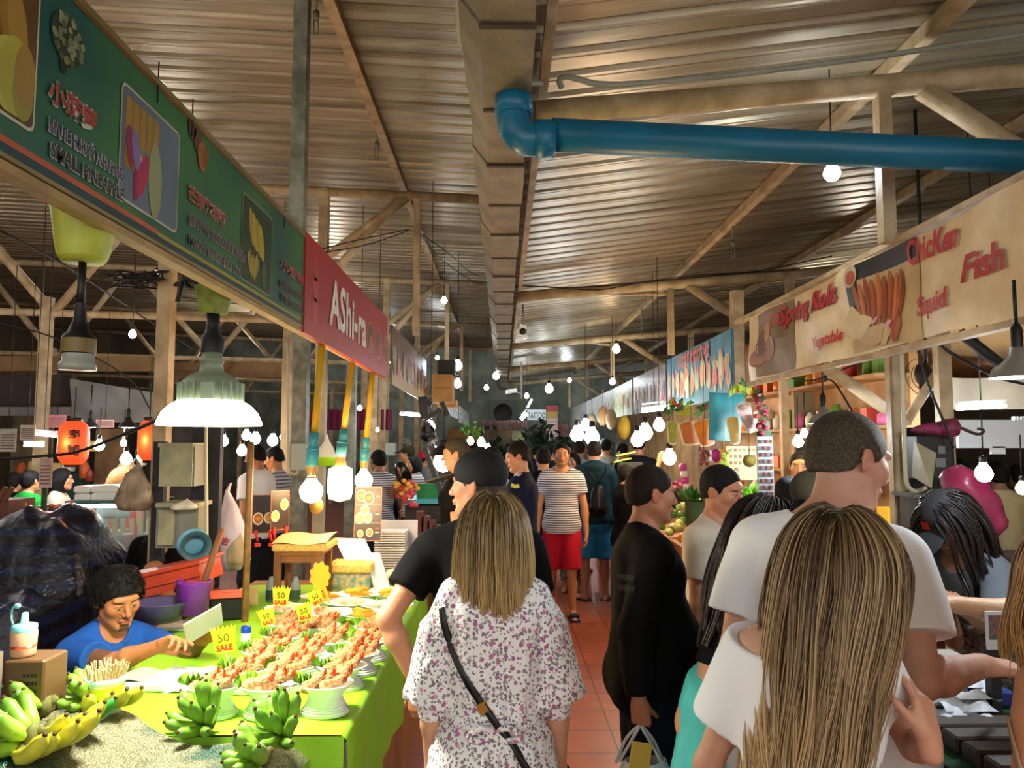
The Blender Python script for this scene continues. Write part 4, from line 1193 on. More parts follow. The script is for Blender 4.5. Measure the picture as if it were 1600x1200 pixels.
def led_lamp():
 Y=2.55;c=atY(328,664,Y);x,y,z=c
 t=thing('hanging_lamp','big glowing white dish lamp with pale green ribbed housing above the prawn table','lamp',c)
 mb=MB();R_o=.172
 prof=[(R_o,0),(R_o*.98,.012),(R_o*.90,.042),(R_o*.76,.068),(R_o*.62,.082),(R_o*.56,.086)]
 mb.lathe([(a,z+b)for a,b in prof],40,(x,y,0));mb.lathe([(a-.004,z+b-.003)for a,b in prof[::-1]],40,(x,y,0))
 mb.build('shade',mat('opal_diffuser','#fffbe4',emit=3.2,ecol=(1,.98,.80)),t)
 mb=MB();mb.lathe([(.001,z+.055),(.08,z+.055),(.10,z+.08),(.097,z+.145),(.07,z+.17),(.04,z+.185),(.036,z+.215),(.04,z+.217),(.04,z+.225),(.034,z+.23),(.034,z+.25),(.001,z+.25)],40,(x,y,0));mb.build('housing',HOUS,t)
 mb=MB()
 for k in range(22):
  a=2*PI*k/22;d=Vector((math.cos(a),math.sin(a),0));p=Vector((x,y,0))+d*.100
  mb.box((p.x,p.y,z+.112),(.018,.004,.062),Matrix.Rotation(a,3,'Z'))
 mb.bx(x+.01,x+.05,y-.112,y-.094,z+.085,z+.14)
 mb.build('cooling_fin',HOUS,t)
 mb=MB();mb.lathe([(.038,z+.25),(.038,z+.30),(.026,z+.32),(.022,z+.345),(.022,z+.40),(.001,z+.40)],16,(x,y,0));mb.tube([(x,y,z+.4),(x,y,z+.52)],.01,8);mb.build('socket',BLACK,t)
 mb=MB();mb.lathe([(.045,z+.385),(.066,z+.48)],20,(x,y,0));mb.lathe([(.064,z+.48),(.043,z+.387)],20,(x,y,0));mb.lathe([(.045,z+.385),(.001,z+.385)],20,(x,y,0));mb.build('cup',mat('yellow_green_plastic_dull','#7d8a34',rough=.6,var=.4,vscale=30),t)
 l=bpy.data.lights.new('led','AREA');l.shape='DISK';l.size=.30;l.energy=24;l.color=(1,.97,.80)
 o=link(bpy.data.objects.new('led_light',l));o.parent=t;o.location=(0,0,-.002)
 return t
led_lamp()
def cup_lamp():
 Y=1.72;x,y,_=atY(131,370,Y);zt=atY(131,328,Y).z;zb=atY(131,410,Y).z;zs=atY(131,500,Y).z;ze=atY(131,578,Y).z
 t=thing('hanging_lamp','yellow cup lamp holder with black cord and no shade, nearest at top left','lamp',(x,y,ze))
 mb=MB();mb.lathe([(.052,zb+.01),(.058,zb+.03),(.072,zt)],24,(x,y,0));mb.lathe([(.070,zt),(.056,zb+.03),(.050,zb+.012)],24,(x,y,0));mb.lathe([(.052,zb+.01),(.045,zb),(.001,zb)],24,(x,y,0))
 mb.lathe([(.072,zt),(.075,zt+.004),(.07,zt+.004)],24,(x,y,0));mb.build('cup',YCUP,t)
 mb=MB();mb.tube([(x,y,zb),(x,y,zs+.03)],.009,8);mb.lathe([(.012,zs+.04),(.014,zs),(.026,zs-.03),(.036,zs-.042),(.036,zs-.08),(.001,zs-.08)],20,(x,y,0));mb.build('socket',BLACK,t)
 mb=MB();mb.lathe([(.0365,zs-.045),(.037,zs-.062),(.0365,zs-.078)],20,(x,y,0));mb.build('tape',mat('brown_tape','#6d5a28',rough=.5),t)
 mb=MB();mb.lathe([(.034,zs-.08),(.034,ze+.02),(.040,ze+.015),(.040,ze),(.001,ze)],20,(x,y,0));mb.build('collar',mat('milky_grey_plastic','#8c9184',rough=.3),t)
cup_lamp()
YP=mat('yellow_plastic_pipe','#c79a12',rough=.4,var=.15,vscale=5);TURQ=mat('turquoise_pvc','#3b8f9c',rough=.4,var=.1)
def pole(px0,py0,px1,py1,pyb,X,label,shape,r,pw):
 a=atX(px0,py0,X);Y=a.y;b=atY(px1,py1,Y);c=atY(px1-4,pyb,Y)
 t=thing('pole_lamp',label,'lamp',c)
 mb=MB();mb.tube([a,b],.0185,12);mb.build('pole',YP,t)
 d=(b-a).normalized()
 mb=MB();mb.tube([b-d*.02,b+d*.07],.024,12);mb.tube([b+d*.06,b+d*.15],.031,12);mb.tube([b+d*.06,b+d*.065],.034,12);mb.build('coupling',TURQ,t)
 e=b+d*.15;x,y,z=e
 mb=MB();mb.lathe([(.03,z),(.028,z-.02),(.036 if shape=='tube' else .02,z-.05),(.03,z-.06)],14,(x,y,0));mb.build('socket',mat('bulb_base','#b98a4a',rough=.4,metal=.3),t)
 zc=z-.05-(r*1.3)
 mb=MB()
 if shape=='tube':mb.lathe([(.02,z-.05),(r,z-.075),(r*1.05,z-.2),(r*.9,z-.25),(.001,z-.27)],18,(x,y,0));zc=z-.16
 else:mb.lathe([(.018,zc+r*1.4),(r*.5,zc+r*.95),(r*.93,zc+r*.4),(r,zc),(r*.85,zc-r*.55),(r*.5,zc-r*.88),(.001,zc-r)],18,(x,y,0))
 mb.build('glass',GLASSW,t)
 point('pole_light',(x,y,zc),pw,WARM,r*(2.2 if shape=='tube' else 1.06),t)
pole(503,540,491,682,748,XL-.02,'yellow pole lamp with a round warm bulb, nearest of three','round',.058,22)
pole(550,566,537,675,770,XL-.02,'yellow pole lamp with the long glowing tube bulb, middle of three','tube',.072,30)
pole(582,582,572,688,733,XL-.02,'yellow pole lamp with a pear shaped bulb, farthest of three','round',.062,22)
#  prawn table
CLOTHG=mat('lime_green_cloth','#8ecb22',rough=.55,var=.12,vscale=3,bump=.15,bscale=9)
TZ=.80;TX1=-.51;TY0=2.48;TY1=5.2;TX0=-1.70
WOODP=mat('orange_wood_panel','#a8703c',rough=.5,var=.35,vscale=3,stretch=(1,1,.2),col2='#855028')
def table():
 t=thing('stall_table','long prawn table with brown wooden front panel on the aisle','table',((TX0+TX1)/2,3.8,0))
 MB().bx(TX0,TX1-.012,TY0+.02,5.2,TZ-.05,TZ-.006).bx(-1.0,TX1-.012,5.2,7.4,TZ-.05,TZ-.006).build('tabletop',WOODP,t)
 MB().bx(TX1-.03,TX1-.008,TY0+.35,7.4,0,TZ-.05).build('front_panel',WOODP,t)
 for(x,y)in((TX0+.05,TY0+.3),(TX1-.10,TY0+.2),(TX0+.05,5.1),(TX1-.10,7.3)):
  MB().bx(x-.03,x+.03,y-.03,y+.03,0,TZ-.05).build('leg',WOODP,t)
 mb=MB()
 def f(a,b):
  y=TY0+(5.0-TY0)*b;L=1.26+.30
  s=a*L;
  wv=.010*math.sin(y*9)+.006*math.sin(y*21+1)
  if s<1.18:return Vector((TX0+s,y,TZ+.0015*math.sin(s*23+y*11)))
  q=s-1.18;
  return Vector((TX1-.01+.014+wv*min(1,q*4)+q*.05,y,TZ-q*(.97+.03*math.sin(y*4))))
 mb.grid(f,90,80)
 def g(a,b):
  x=TX0+1.19*a;q=b*.13
  return Vector((x,TY0-.012-.008*math.sin(x*14)*b-q*.15,TZ-q))
 mb.grid(g,50,8)
 o=mb.build('tablecloth',CLOTHG);tag(o,'bright lime green cloth draped over the prawn table','tablecloth')
table()
FOAM=mat('white_foam','#e9eeef',rough=.5,bump=.1,bscale=300);FOAM2=mat('glossy_white_plastic','#eef0ee',rough=.3)
CRUMB=mat('golden_breadcrumb','#dcae78',rough=.75,bump=1.0,bscale=160,var=.4,vscale=90,col2='#a8662c')
TAIL=mat('orange_red_prawn_tail','#d8481c',rough=.35);LETT=mat('crinkly_lettuce','#7fae24',rough=.5,var=.4,vscale=30,col2='#4a7d16')
def crumb_prawn(seed,mats=CRUMB):
 r=random.Random(seed);mb=MB();pts=[];rs=[]
 for i in range(9):
  t_=i/8;pts.append(Vector((-.045+.085*t_,0,.004+.030*t_*t_+.006*math.sin(t_*3))));rs.append(.0205*(1-.38*t_)*(1+r.uniform(-.08,.10)))
 rs[0]=.009;mb.tube(pts,rs,10)
 for i,v in enumerate(mb.v):mb.v[i]=tuple(c+r.uniform(-.0016,.0016)for c in v)
 return mb
def lettuce_mb(seed,R0=.045):
 r=random.Random(seed);mb=MB()
 for k in range(5):
  a0=r.uniform(0,6);t0=r.uniform(.2,.7);L0=R0*r.uniform(.8,1.2);w_=R0*.8
  d=Vector((math.cos(a0),math.sin(a0),t0)).normalized();sd=d.cross(Vector((0,0,1))).normalized();n=sd.cross(d)
  ph=r.uniform(0,6)
  mb.grid(lambda a,b:d*(L0*b)+sd*((a-.5)*w_*(.35+b))+n*(.008*math.sin(a*16+ph)*b*(1+b)+.01*b*b+.002),14,6)
  n2=len(mb.v)
 return mb
prawn0=None;bowlmesh=None
def bowl_prof(k=1.0):return[(.045*k,0),(.05*k,.004),(.072*k,.040),(.095*k,.052),(.098*k,.055),(.094*k,.055),(.068*k,.045),(.046*k,.010),(.001,.009)]
def foam_bowl(label,loc,n=1,h=.10,cat='bowl',group='white foam bowls on the green cloth',sx=1.0,k=1.0,tall=True):
 mb=MB();x,y,z=loc
 if tall:
  prof=[(.075*k,0),(.078*k,.004),(.055*k,h*.55),(.060*k,h*.7),(.088*k,h*.94),(.092*k,h),(.086*k,h),(.05*k,h*.84),(.001,h*.82)]
 else:prof=[(a*1,b)for a,b in bowl_prof(k)]
 mb.lathe(prof,28,loc,sx=sx,sy=.82)
 if tall:
  for q in range(4):mb.lathe([(.0775*k-q*.0045,.010+q*.008),(.0785*k-q*.0045,.012+q*.008),(.0765*k-q*.0045,.015+q*.008)],28,loc,sx=sx,sy=.82)
 o=mb.build('foam_bowl',FOAM);tag(o,label,cat,group);
 return o
BOWLS=[(334,1070,'nearest left'),(420,1070,'nearest middle'),(509,1067,'nearest right, at the cloth edge'),(387,1043,'second row left'),(452,1041,'second row middle'),(535,1040,'second row right'),(415,1016,'third row left, beside the 50 tag'),(472,1019,'third row middle'),(556,1020,'third row right'),(447,992,'fourth row left'),(512,1000,'fourth row middle'),(573,1000,'fourth row right'),(445,972,'fifth row left'),(500,977,'fifth row middle'),(586,978,'fifth row right')]
PAL=[CRUMB,mat('pink_raw_prawn','#e0855a',rough=.35,var=.4,vscale=30,col2='#f0c8a8')]
def make_prawn():
 t=thing('breaded_prawn','','prawn',(0,0,0))
 crumb_prawn(1).build('crumb_coating',CRUMB,t)
 m=MB()
 for s_ in(-1,1):m.add([(.034,0,.026),(.042,s_*.004,.036),(.044,s_*.009,.052),(.050,s_*.006,.050),(.046,0,.030),(.040,-s_*.002,.024)],[(0,1,2,3,4,5),(5,4,3,2,1,0)])
 m.tube([(.032,0,.024),(.040,0,.036),(.044,0,.050)],[.007,.005,.002],8)
 m.build('tail',TAIL,t)
 return t
P0=make_prawn();used0=False
rb=random.Random(11)
for bi,(px,py,wh)in enumerate(BOWLS):
 h=.105 if bi<3 else .085
 rim=atZ(px,py,TZ+h)
 loc=Vector((rim.x,rim.y,TZ+.002))
 far=bi>=12
 foam_bowl('white foam bowl of breaded prawns, '+wh,loc,h=h,sx=1.08)
 le=lettuce_mb(bi,.04);o=le.build('lettuce',LETT);o.location=(rim.x-.078,rim.y+.0,TZ+h-.004);tag(o,'frilly lettuce in the prawn bowl, '+wh,'lettuce','lettuce garnishes in the prawn bowls')
 for k in range(6):
  t=P0 if not used0 else copy_tree(P0);used0=True
  t['label']='breaded prawn with orange tail in the foam bowl, '+wh;t['group']='breaded prawns'
  col=k%3;lay_=k//3
  t.location=(rim.x-.028+.030*col+rb.uniform(-.006,.006)+.015*lay_,rim.y+(-.026+.030*lay_+.010*(col%2))+rb.uniform(-.005,.005),TZ+h-.008+.013*lay_+rb.uniform(-.002,.003))
  t.rotation_euler=(rb.uniform(-.3,.3),rb.uniform(-.25,.1),rb.uniform(-.5,.35));s_=rb.uniform(.95,1.2);t.scale=(s_,s_,s_)
YEL=mat('yellow_fried_corn','#e8b01c',rough=.45,var=.35,vscale=40,bump=.6,bscale=120,col2='#d07c12');PALEF=mat('pale_rice_rolls','#eef0c8',rough=.35,var=.15,vscale=30)
for i,(px,py,mm,lb,n)in enumerate(((455,948,PAL[1],'pink prawn skewers',6),(515,955,PAL[1],'pink prawn skewers',6),(577,958,YEL,'yellow fritters',6),(548,940,PALEF,'pale spring rolls',8),(605,944,PALEF,'pale spring rolls',8),(508,930,YEL,'golden corn fritters',6),(563,926,YEL,'golden corn fritters',7),(614,926,YEL,'golden corn fritters',7))):
 where=['behind the prawn bowls at left','behind the prawn bowls, centre','behind the prawn bowls at right','centre of the bright row','right end of the bright row','left in the farthest row','middle of the farthest row','right end of the farthest row'][i]
 rim=atZ(px,py,TZ+.06);foam_bowl('white foam tray holding '+lb+', '+where,(rim.x,rim.y,TZ+.004),sx=1.2,k=1.25,tall=False,cat='tray',group='foam trays at the back of the prawn table')
 for k in range(n):
  m=MB();m.tube([(-.055,0,0),(-.03,0,.004),(.03,0,.004),(.055,0,0)],[.006,.015,.015,.006],8)
  o=m.build('fritter' if mm is YEL else('spring_roll' if mm is PALEF else 'prawn_skewer'),mm);o.location=(rim.x-.035+.018*(k%4)+rb.uniform(-.01,.01),rim.y+rb.uniform(-.03,.03),TZ+.048+.016*(k//4));o.rotation_euler=(0,rb.uniform(-.15,.15),rb.uniform(-.5,.5))
  tag(o,lb[:-1]+' piled on a foam tray, '+where,'food',lb+' on the foam trays')
TAGY=mat('yellow_price_card','#e8dc10',rough=.5,emit=0);
def price_tag(px,py,s,Y,num,label,rot=0.0,stick=True):
 p=atY(px,py,Y);t=thing('price_tag',label,'price tag',p)
 U=Vector((math.cos(rot),.15,math.sin(rot))).normalized();N0=Vector((0,-1,0));V=(Vector((-math.sin(rot),0,math.cos(rot))))
 pts=[]
 w_,h_=s*Y/FPX/2,s*1.15*Y/FPX/2
 K=6
 pts+=[p+U*(-w_*.75)-V*h_,p+U*(w_*.75)-V*h_]
 for i in range(2*K+1):
  a=1-i/K;pts.append(p+U*(w_*a*1.05)+V*(h_*(.95 if i%2==0 else .62)))
 m=MB();m.poly(pts,N0*-.0015);m.build('card',TAGY,t)
 m=MB();m.c=rgb('#5a6a10');put_text(m,num,p,U,V,0,h_*.08,h_*.62,None,.02,-.001 if U.cross(V).y>0 else .001)
 m.c=rgb('#c8301a');put_text(m,'SALE',p,U,V,0,-h_*.62,h_*.46,w_*1.35,.05,-.001 if U.cross(V).y>0 else .001)
 nn=U.cross(V);s_=1 if nn.y<0 else-1
 m.v=[tuple(Vector(v)+N0*.004)for v in m.v];m.build('lettering',PRINT,t)
 if stick:m=MB();m.tube([p-V*h_*.9,p-V*h_*.9+Vector((.03,0,-.085))],.0015,5);m.build('stick',mat('bamboo_stick','#d8c890',rough=.6),t)
price_tag(350,998,36,2.75,'50','yellow 50 SALE price card beside the tablet',.15)
price_tag(439,931,26,3.7,'50','yellow SALE price card, farthest left behind the prawns',-.05)
price_tag(417,963,24,3.25,'50','yellow SALE price card leaning left, third from the tablet',.3)
price_tag(475,955,24,3.4,'50','yellow SALE price card leaning in the middle of the prawns',.25)
price_tag(493,933,22,3.9,'50','small tilted yellow SALE price card near the flower cutout',.5)
p=atY(500,900,4.2);t=thing('flower_sign','yellow scalloped flower shaped card on a stick among the trays','sign',p)
m=MB();m.poly([p+Vector((.055*(1+.1*math.cos(9*a))*math.cos(a),0,.075*(1+.1*math.cos(9*a))*math.sin(a)))for a in[2*PI*i/54 for i in range(54)]],(0,.004,0));m.build('card',mat('orange_yellow_card','#f0b828',rough=.5),t)
m=MB();m.tube([p+Vector((.02,.002,-.05)),p+Vector((.07,0,-.2))],.009,8);m.build('stick',mat('orange_yellow_card',0),t)
def packet():
 p=atZ(285,1050,TZ+.05);t=thing('plastic_packet','clear packet of printed white bags lying on the green cloth','packet',(p.x,p.y,TZ))
 r=random.Random(2);m=MB()
 m.grid(lambda a,b:Vector((p.x-.14+.28*a+.04*b,p.y-.09+.20*b,TZ+.004+.042*min(1,8*a,8*(1-a),8*b,8*(1-b))+.006*math.sin(a*19+b*13)*math.sin(b*17-a*5))),24,18)
 m.build('wrap',mat('printed_bag_stack','#c4c6c2',rough=.25,var=.3,vscale=22,bump=.3,bscale=30),t)
 m=MB();m.c=rgb('#6c7488')
 for i in range(5):put_text(m,'Thank you',Vector((p.x,p.y,TZ+.054)),Vector((1,.1,0)).normalized(),Vector((-.1,1,0)).normalized(),-.05+.05*(i%2),-.06+.03*i,.012,None,0,0)
 m.build('print',PRINT,t)if False else None
 q=atZ(225,1060,TZ+.03);t=thing('plastic_tray','pale clear plastic box with folded paper left of the bag packet','box',(q.x,q.y,TZ))
 m=MB();m.bx(q.x-.10,q.x+.12,q.y-.08,q.y+.10,TZ+.002,TZ+.034,.006);m.build('box',mat('pale_blue_box','#b9c8c4',rough=.2),t)
 m=MB();m.grid(lambda a,b:Vector((q.x-.09+.17*a,q.y-.06+.15*b,TZ+.036+.012*math.sin(a*5)*math.sin(b*4+1)**2)),10,10);m.build('paper',mat('cream_paper','#c4b48c',rough=.7,var=.2),t)
packet()
p=atZ(238,985,TZ+.02)
tag(MB().bx(p.x-.02,p.x+.17,p.y+.05,p.y+.22,TZ+.002,TZ+.02,.003).build('paper_stack',mat('white_paper_stack','#c6c8c8',rough=.6,bump=.2)),'white paper stack under the vendor arm','paper')
p=atZ(384,1003,TZ);t=thing('small_bottle','small white bottle with bright blue flip cap on the cloth','bottle',p)
m=MB();m.lathe([(.001,TZ+.002),(.022,TZ+.002),(.023,TZ+.01),(.022,TZ+.042),(.02,TZ+.046)],18,(p.x,p.y,0));m.build('bottle',FOAM2,t)
m=MB();m.lathe([(.023,TZ+.044),(.023,TZ+.066),(.019,TZ+.074),(.001,TZ+.078)],18,(p.x,p.y,0));m.build('cap',mat('bright_blue_plastic','#1440b8',rough=.4),t)
def nz(x,y):
 k=min(1,max(0,(-1.02-x)/.5));k=k*k*(3-2*k)
 return .815+.07*k+.010*math.sin(x*9+1)*math.cos(y*8)+.004*math.sin(x*27+y*21)
def pail():
 p=atZ(163,1108,.86);x,y=p.x,p.y;z=nz(x,y)-.01
 t=thing('chopstick_pail','white and lime pail full of wooden chopsticks beside the bananas','pail',(x,y,z))
 m=MB();m.lathe([(.001,z),(.050,z),(.058,z+.10),(.062,z+.115),(.064,z+.12),(.060,z+.12),(.055,z+.1),(.001,z+.095)],28,(x,y,0));m.build('pail',FOAM2,t)
 m=MB();m.lathe([(.0525,z+.02),(.0590,z+.093)],28,(x,y,0));m.build('label_band',mat('lime_label','#b4d234',rough=.4),t)
 m=MB();m.lathe([(.061,z+.098),(.066,z+.102),(.066,z+.118),(.061,z+.12)],28,(x,y,0));m.build('rim',mat('pale_cyan_plastic','#a8d4d0',rough=.35),t)
 m=MB();r=random.Random(4)
 for i in range(95):
  a=r.random()*2*PI;q=r.random()**.5*.052;ex=1.28
  m.bar((x+q*math.cos(a),y+q*math.sin(a)*.9,z+.09),(x+ex*q*math.cos(a)*1.1,y+ex*q*math.sin(a),z+.155+r.uniform(-.01,.014)),.0032,.0045)
 o=m.build('chopsticks',mat('pale_wood_stick','#d4bf8e',rough=.7,var=.3,vscale=40),t);o['kind']='stuff'
pail()
#  banana table
def net_mat():
 m,nt,N,L,b=nodes_mat('woven_net');tc=N.new('ShaderNodeTexCoord');v=N.new('ShaderNodeTexVoronoi');v.inputs['Scale'].default_value=190;n=N.new('ShaderNodeTexNoise');n.inputs['Scale'].default_value=5.5;n.inputs['Detail'].default_value=3
 r1=N.new('ShaderNodeValToRGB');e=r1.color_ramp.elements;e[0].position=.40;e[0].color=(*rgb('#1c5a48'),1);e[1].position=.56;e[1].color=(*rgb('#9a9474'),1)
 r2=N.new('ShaderNodeValToRGB');e=r2.color_ramp.elements;e[0].position=.05;e[0].color=(1.5,1.45,1.3,1);e[1].position=.55;e[1].color=(.30,.32,.28,1)
 mx=N.new('ShaderNodeMix');mx.data_type='RGBA';mx.blend_type='MULTIPLY';mx.inputs[0].default_value=1;bp=N.new('ShaderNodeBump');bp.inputs['Strength'].default_value=.9;bp.inputs['Distance'].default_value=.004
 for x in(v,n):L.new(tc.outputs['Object'],x.inputs['Vector'])
 L.new(n.outputs[0],r1.inputs[0]);L.new(v.outputs['Distance'],r2.inputs[0]);L.new(r1.outputs[0],mx.inputs[6]);L.new(r2.outputs[0],mx.inputs[7]);L.new(mx.outputs[2],b.inputs['Base Color']);L.new(v.outputs['Distance'],bp.inputs['Height']);L.new(bp.outputs[0],b.inputs['Normal']);b.inputs['Roughness'].default_value=.35
 return m
NET=net_mat()
def banana_table():
 t=thing('display_table','low table in the corner under the banana net','table',(-1.2,1.9,0))
 m=MB();m.bx(-2.1,-.66,1.0,2.36,.70,.74);m.build('tabletop',DARK,t)
 for(x,y)in((-2.0,1.1),(-.76,1.1),(-2.0,2.25),(-.76,2.25)):MB().bx(x-.03,x+.03,y-.03,y+.03,0,.66).build('leg',DARK,t)
 m=MB()
 def f(a,b):
  x=-2.08+1.46*a;ye=2.52+.16*min(1,max(0,(-1.15-x)/.25))+.06*math.sin(x*9);y=1.0+(ye-1.0)*b
  return Vector((x,y,nz(x,y)-.09*max(0,a-.92)/.08-.06*max(0,b-.95)/.05))
 m.grid(f,110,90);tag(m.build('net_mat',NET),'shiny green and tan woven net spread beneath the bananas','mat')
 m=MB();m.grid(lambda a,b:Vector((-2.1+.62*a,2.70+.10*b,.885+.01*math.sin(a*30)*b-.03*b)),30,5);tag(m.build('green_net',mat('dark_green_net','#0f5a3a',rough=.5,bump=.9,bscale=220)),'dark green net edge behind the banana bunches at left','net')
 m=MB();m.grid(lambda a,b:Vector((-.64+.012*math.sin(b*20)+.02*a,1.0+1.35*b,.70-.34*a)),8,40);tag(m.build('green_net',mat('dark_green_net',0)),'dark green net hanging down the right side of the banana table','net')
banana_table()
GBAN=mat('green_banana_skin','#8fb83a',rough=.42,var=.35,vscale=18,col2='#5f8f26');YBAN=mat('yellow_banana_skin','#e0cf34',rough=.4,var=.35,vscale=16,col2='#b8b83a');DGBAN=mat('deep_green_banana_skin','#3f9a3c',rough=.42,var=.25,vscale=12)
TIP=mat('brown_banana_tip','#4a3418',rough=.8)
def one_banana(L,r,curve):
 m=MB();P=[];rs=[];n=12
 for i in range(n+1):
  t_=i/n;a=(t_-.1)*curve
  P.append(Vector((L*math.sin(a)/curve,0,L*(1-math.cos(a))/curve)));rs.append(r*(.38+.62*min(1,t_*4)if t_<.25 else 1-.72*max(0,(t_-.80)/.20)**1.6))
 m.tube(P,rs,7);d=(P[-1]-P[-2]).normalized()
 m.mi=1;m.tube([P[-1]-d*.001,P[-1]+d*.007],[r*.32,r*.24],6)
 m.mi=0;m.tube([P[0]-Vector((.016,0,0)),P[0]+Vector((.003,0,0))],[r*.36,r*.40],6)
 return m
def banana_hand(loc,rz,skin,n,label,L,r,curve,rows,spread,mats2=None,lift=.0):
 t=thing('banana_bunch',label,'bananas',loc,rz,'banana bunches on the net')
 rr=random.Random(n*7+int(L*1000));me=None;k=(n+rows-1)//rows
 for row_ in range(rows):
  for i in range(k):
   if me is None:o=me=one_banana(L,r,curve).build('banana',[skin,TIP],t,False)
   else:o=link(me.copy());o.parent=t
   a=(i/max(1,k-1)-.5)*spread+rr.uniform(-.05,.05);up_=.06+row_*.52+lift+rr.uniform(-.06,.06)
   o.rotation_euler=Euler((rr.uniform(-.25,.25)-a*.3,-up_,a),'XYZ')
   w_=(i-(k-1)/2)*r*(1.05 if spread>1.2 else 1.35)
   o.location=(.012*math.cos(a)-.012*row_,w_,r*(.95+1.25*row_))
   s_=rr.uniform(.92,1.08);o.scale=(s_,s_,s_)
   if mats2 and i==k-1:
    o.data=me.data.copy();o.data.materials[0]=mats2;o['label']='deep green banana'
 m=MB();h_=r*(.9+1.2*(rows-1));m.ell((-.018,0,h_*.55+.008),(.020,r*1.05*k*.42,h_*.55+.012));m.tube([(-.045,0,h_+.012),(-.02,0,h_*.6)],[.010,.016],8);m.build('crown',mat('green_brown_stem','#6a6a30',rough=.8,var=.5,vscale=40),t,False)
 m=MB();m.box((L*.45,0,r*2.05+(rows-1)*.055+.004),(.014,.010,.001));m.build('sticker',FOAM2,t,False)
 return t
for(px,py,rz,sk,n,lb,L,r,cv,sp,rw,m2)in((138,1092,3.5,GBAN,9,'green finger banana bunch beside the chopstick pail',.095,.0185,.5,2.2,2,None),(62,1108,3.4,GBAN,9,'green banana bunch at the left edge, upper one',.12,.0205,.4,2.0,2,None),(40,1160,3.3,GBAN,8,'green banana bunch at the left edge, lower one',.13,.022,.4,1.7,2,None),(160,1098,-.75,YBAN,4,'spotty yellow banana bunch, uppermost yellow one',.165,.0215,.95,.55,1,None),(92,1136,-.45,YBAN,4,'yellow banana bunch with one deep green banana on top',.17,.0215,1.0,.5,1,DGBAN),(48,1172,-.35,YBAN,4,'large pale yellow banana bunch at the bottom left corner',.18,.023,1.0,.55,1,None),(318,1132,3.75,GBAN,14,'green finger banana bunch nearest the middle prawn bowl',.118,.0175,.5,2.6,3,None),(438,1150,3.8,GBAN,14,'green finger banana bunch at the right end of the net',.118,.0175,.5,2.6,3,None),(400,1192,3.7,GBAN,10,'pale green banana bunch cut by the bottom edge',.095,.019,.5,2.2,2,None)):
 p=atZ(px,py,.80)
 for _ in range(4):p=atZ(px,py,nz(p.x,p.y)+.02)
 banana_hand((p.x,p.y,nz(p.x,p.y)),rz,sk,n,lb,L,r,cv,rw,sp,m2)
 #  behind the vendor
TARP=None
def tarp_mat():
 m,nt,N,L,b=nodes_mat('navy_striped_tarpaulin')
 tc=N.new('ShaderNodeTexCoord');w_=N.new('ShaderNodeTexWave');w_.inputs['Scale'].default_value=3.2;w_.bands_direction='Z';w_.inputs['Distortion'].default_value=2.5;w_.inputs['Detail'].default_value=1
 rp=N.new('ShaderNodeValToRGB');rp.color_ramp.elements[0].color=(*rgb('#0a0f1a'),1);rp.color_ramp.elements[1].color=(*rgb('#141d38'),1);rp.color_ramp.elements[0].position=.35;rp.color_ramp.elements[1].position=.75
 n=N.new('ShaderNodeTexNoise');n.inputs['Scale'].default_value=26;n.inputs['Detail'].default_value=6;bp=N.new('ShaderNodeBump');bp.inputs['Strength'].default_value=.8;bp.inputs['Distance'].default_value=.012
 L.new(tc.outputs['Object'],w_.inputs['Vector']);L.new(tc.outputs['Object'],n.inputs['Vector']);L.new(w_.outputs[0],rp.inputs[0]);L.new(rp.outputs[0],b.inputs['Base Color']);L.new(n.outputs[0],bp.inputs['Height']);L.new(bp.outputs[0],b.inputs['Normal'])
 b.inputs['Roughness'].default_value=.27
 return m
TARP=tarp_mat()
def tarp():
 x0,x1,y0,y1=-4.1,-2.28,3.6,5.12
 pk=[(-2.75,4.6,.58,.36,.42),(-3.5,4.2,.36,.5,.5),(-2.5,3.95,.24,.3,.35),(-3.9,4.8,.33,.4,.4)]
 def hgt(x,y):
  h=.66
  for(cx,cy,hh,rx,ry)in pk:h=max(h,.66+hh*1.15*math.exp(-(((x-cx)/rx)**4+((y-cy)/ry)**4)*.8))
  d=min((x-x0),(x1-x),(y-y0),(y1-y))
  e=min(1,max(0,d/.10))**.5
  return h*e+.025*math.sin(x*13+math.sin(y*9)*2)*e+.018*math.sin(y*21+x*8)*e+.012*math.sin(x*37+y*11)*e
 m=MB();m.grid(lambda a,b:Vector((x0+(x1-x0)*a,y0+(y1-y0)*b,max(.0,hgt(x0+(x1-x0)*a,y0+(y1-y0)*b)))),130,130)
 tag(m.build('tarpaulin',TARP),'shiny navy striped tarpaulin draped over a pile behind the vendor','tarpaulin')
tarp()
WOOD=mat('brown_wood','#8a5a2c',rough=.6,var=.4,vscale=6,stretch=(1,1,.25),col2='#5f3a1a')
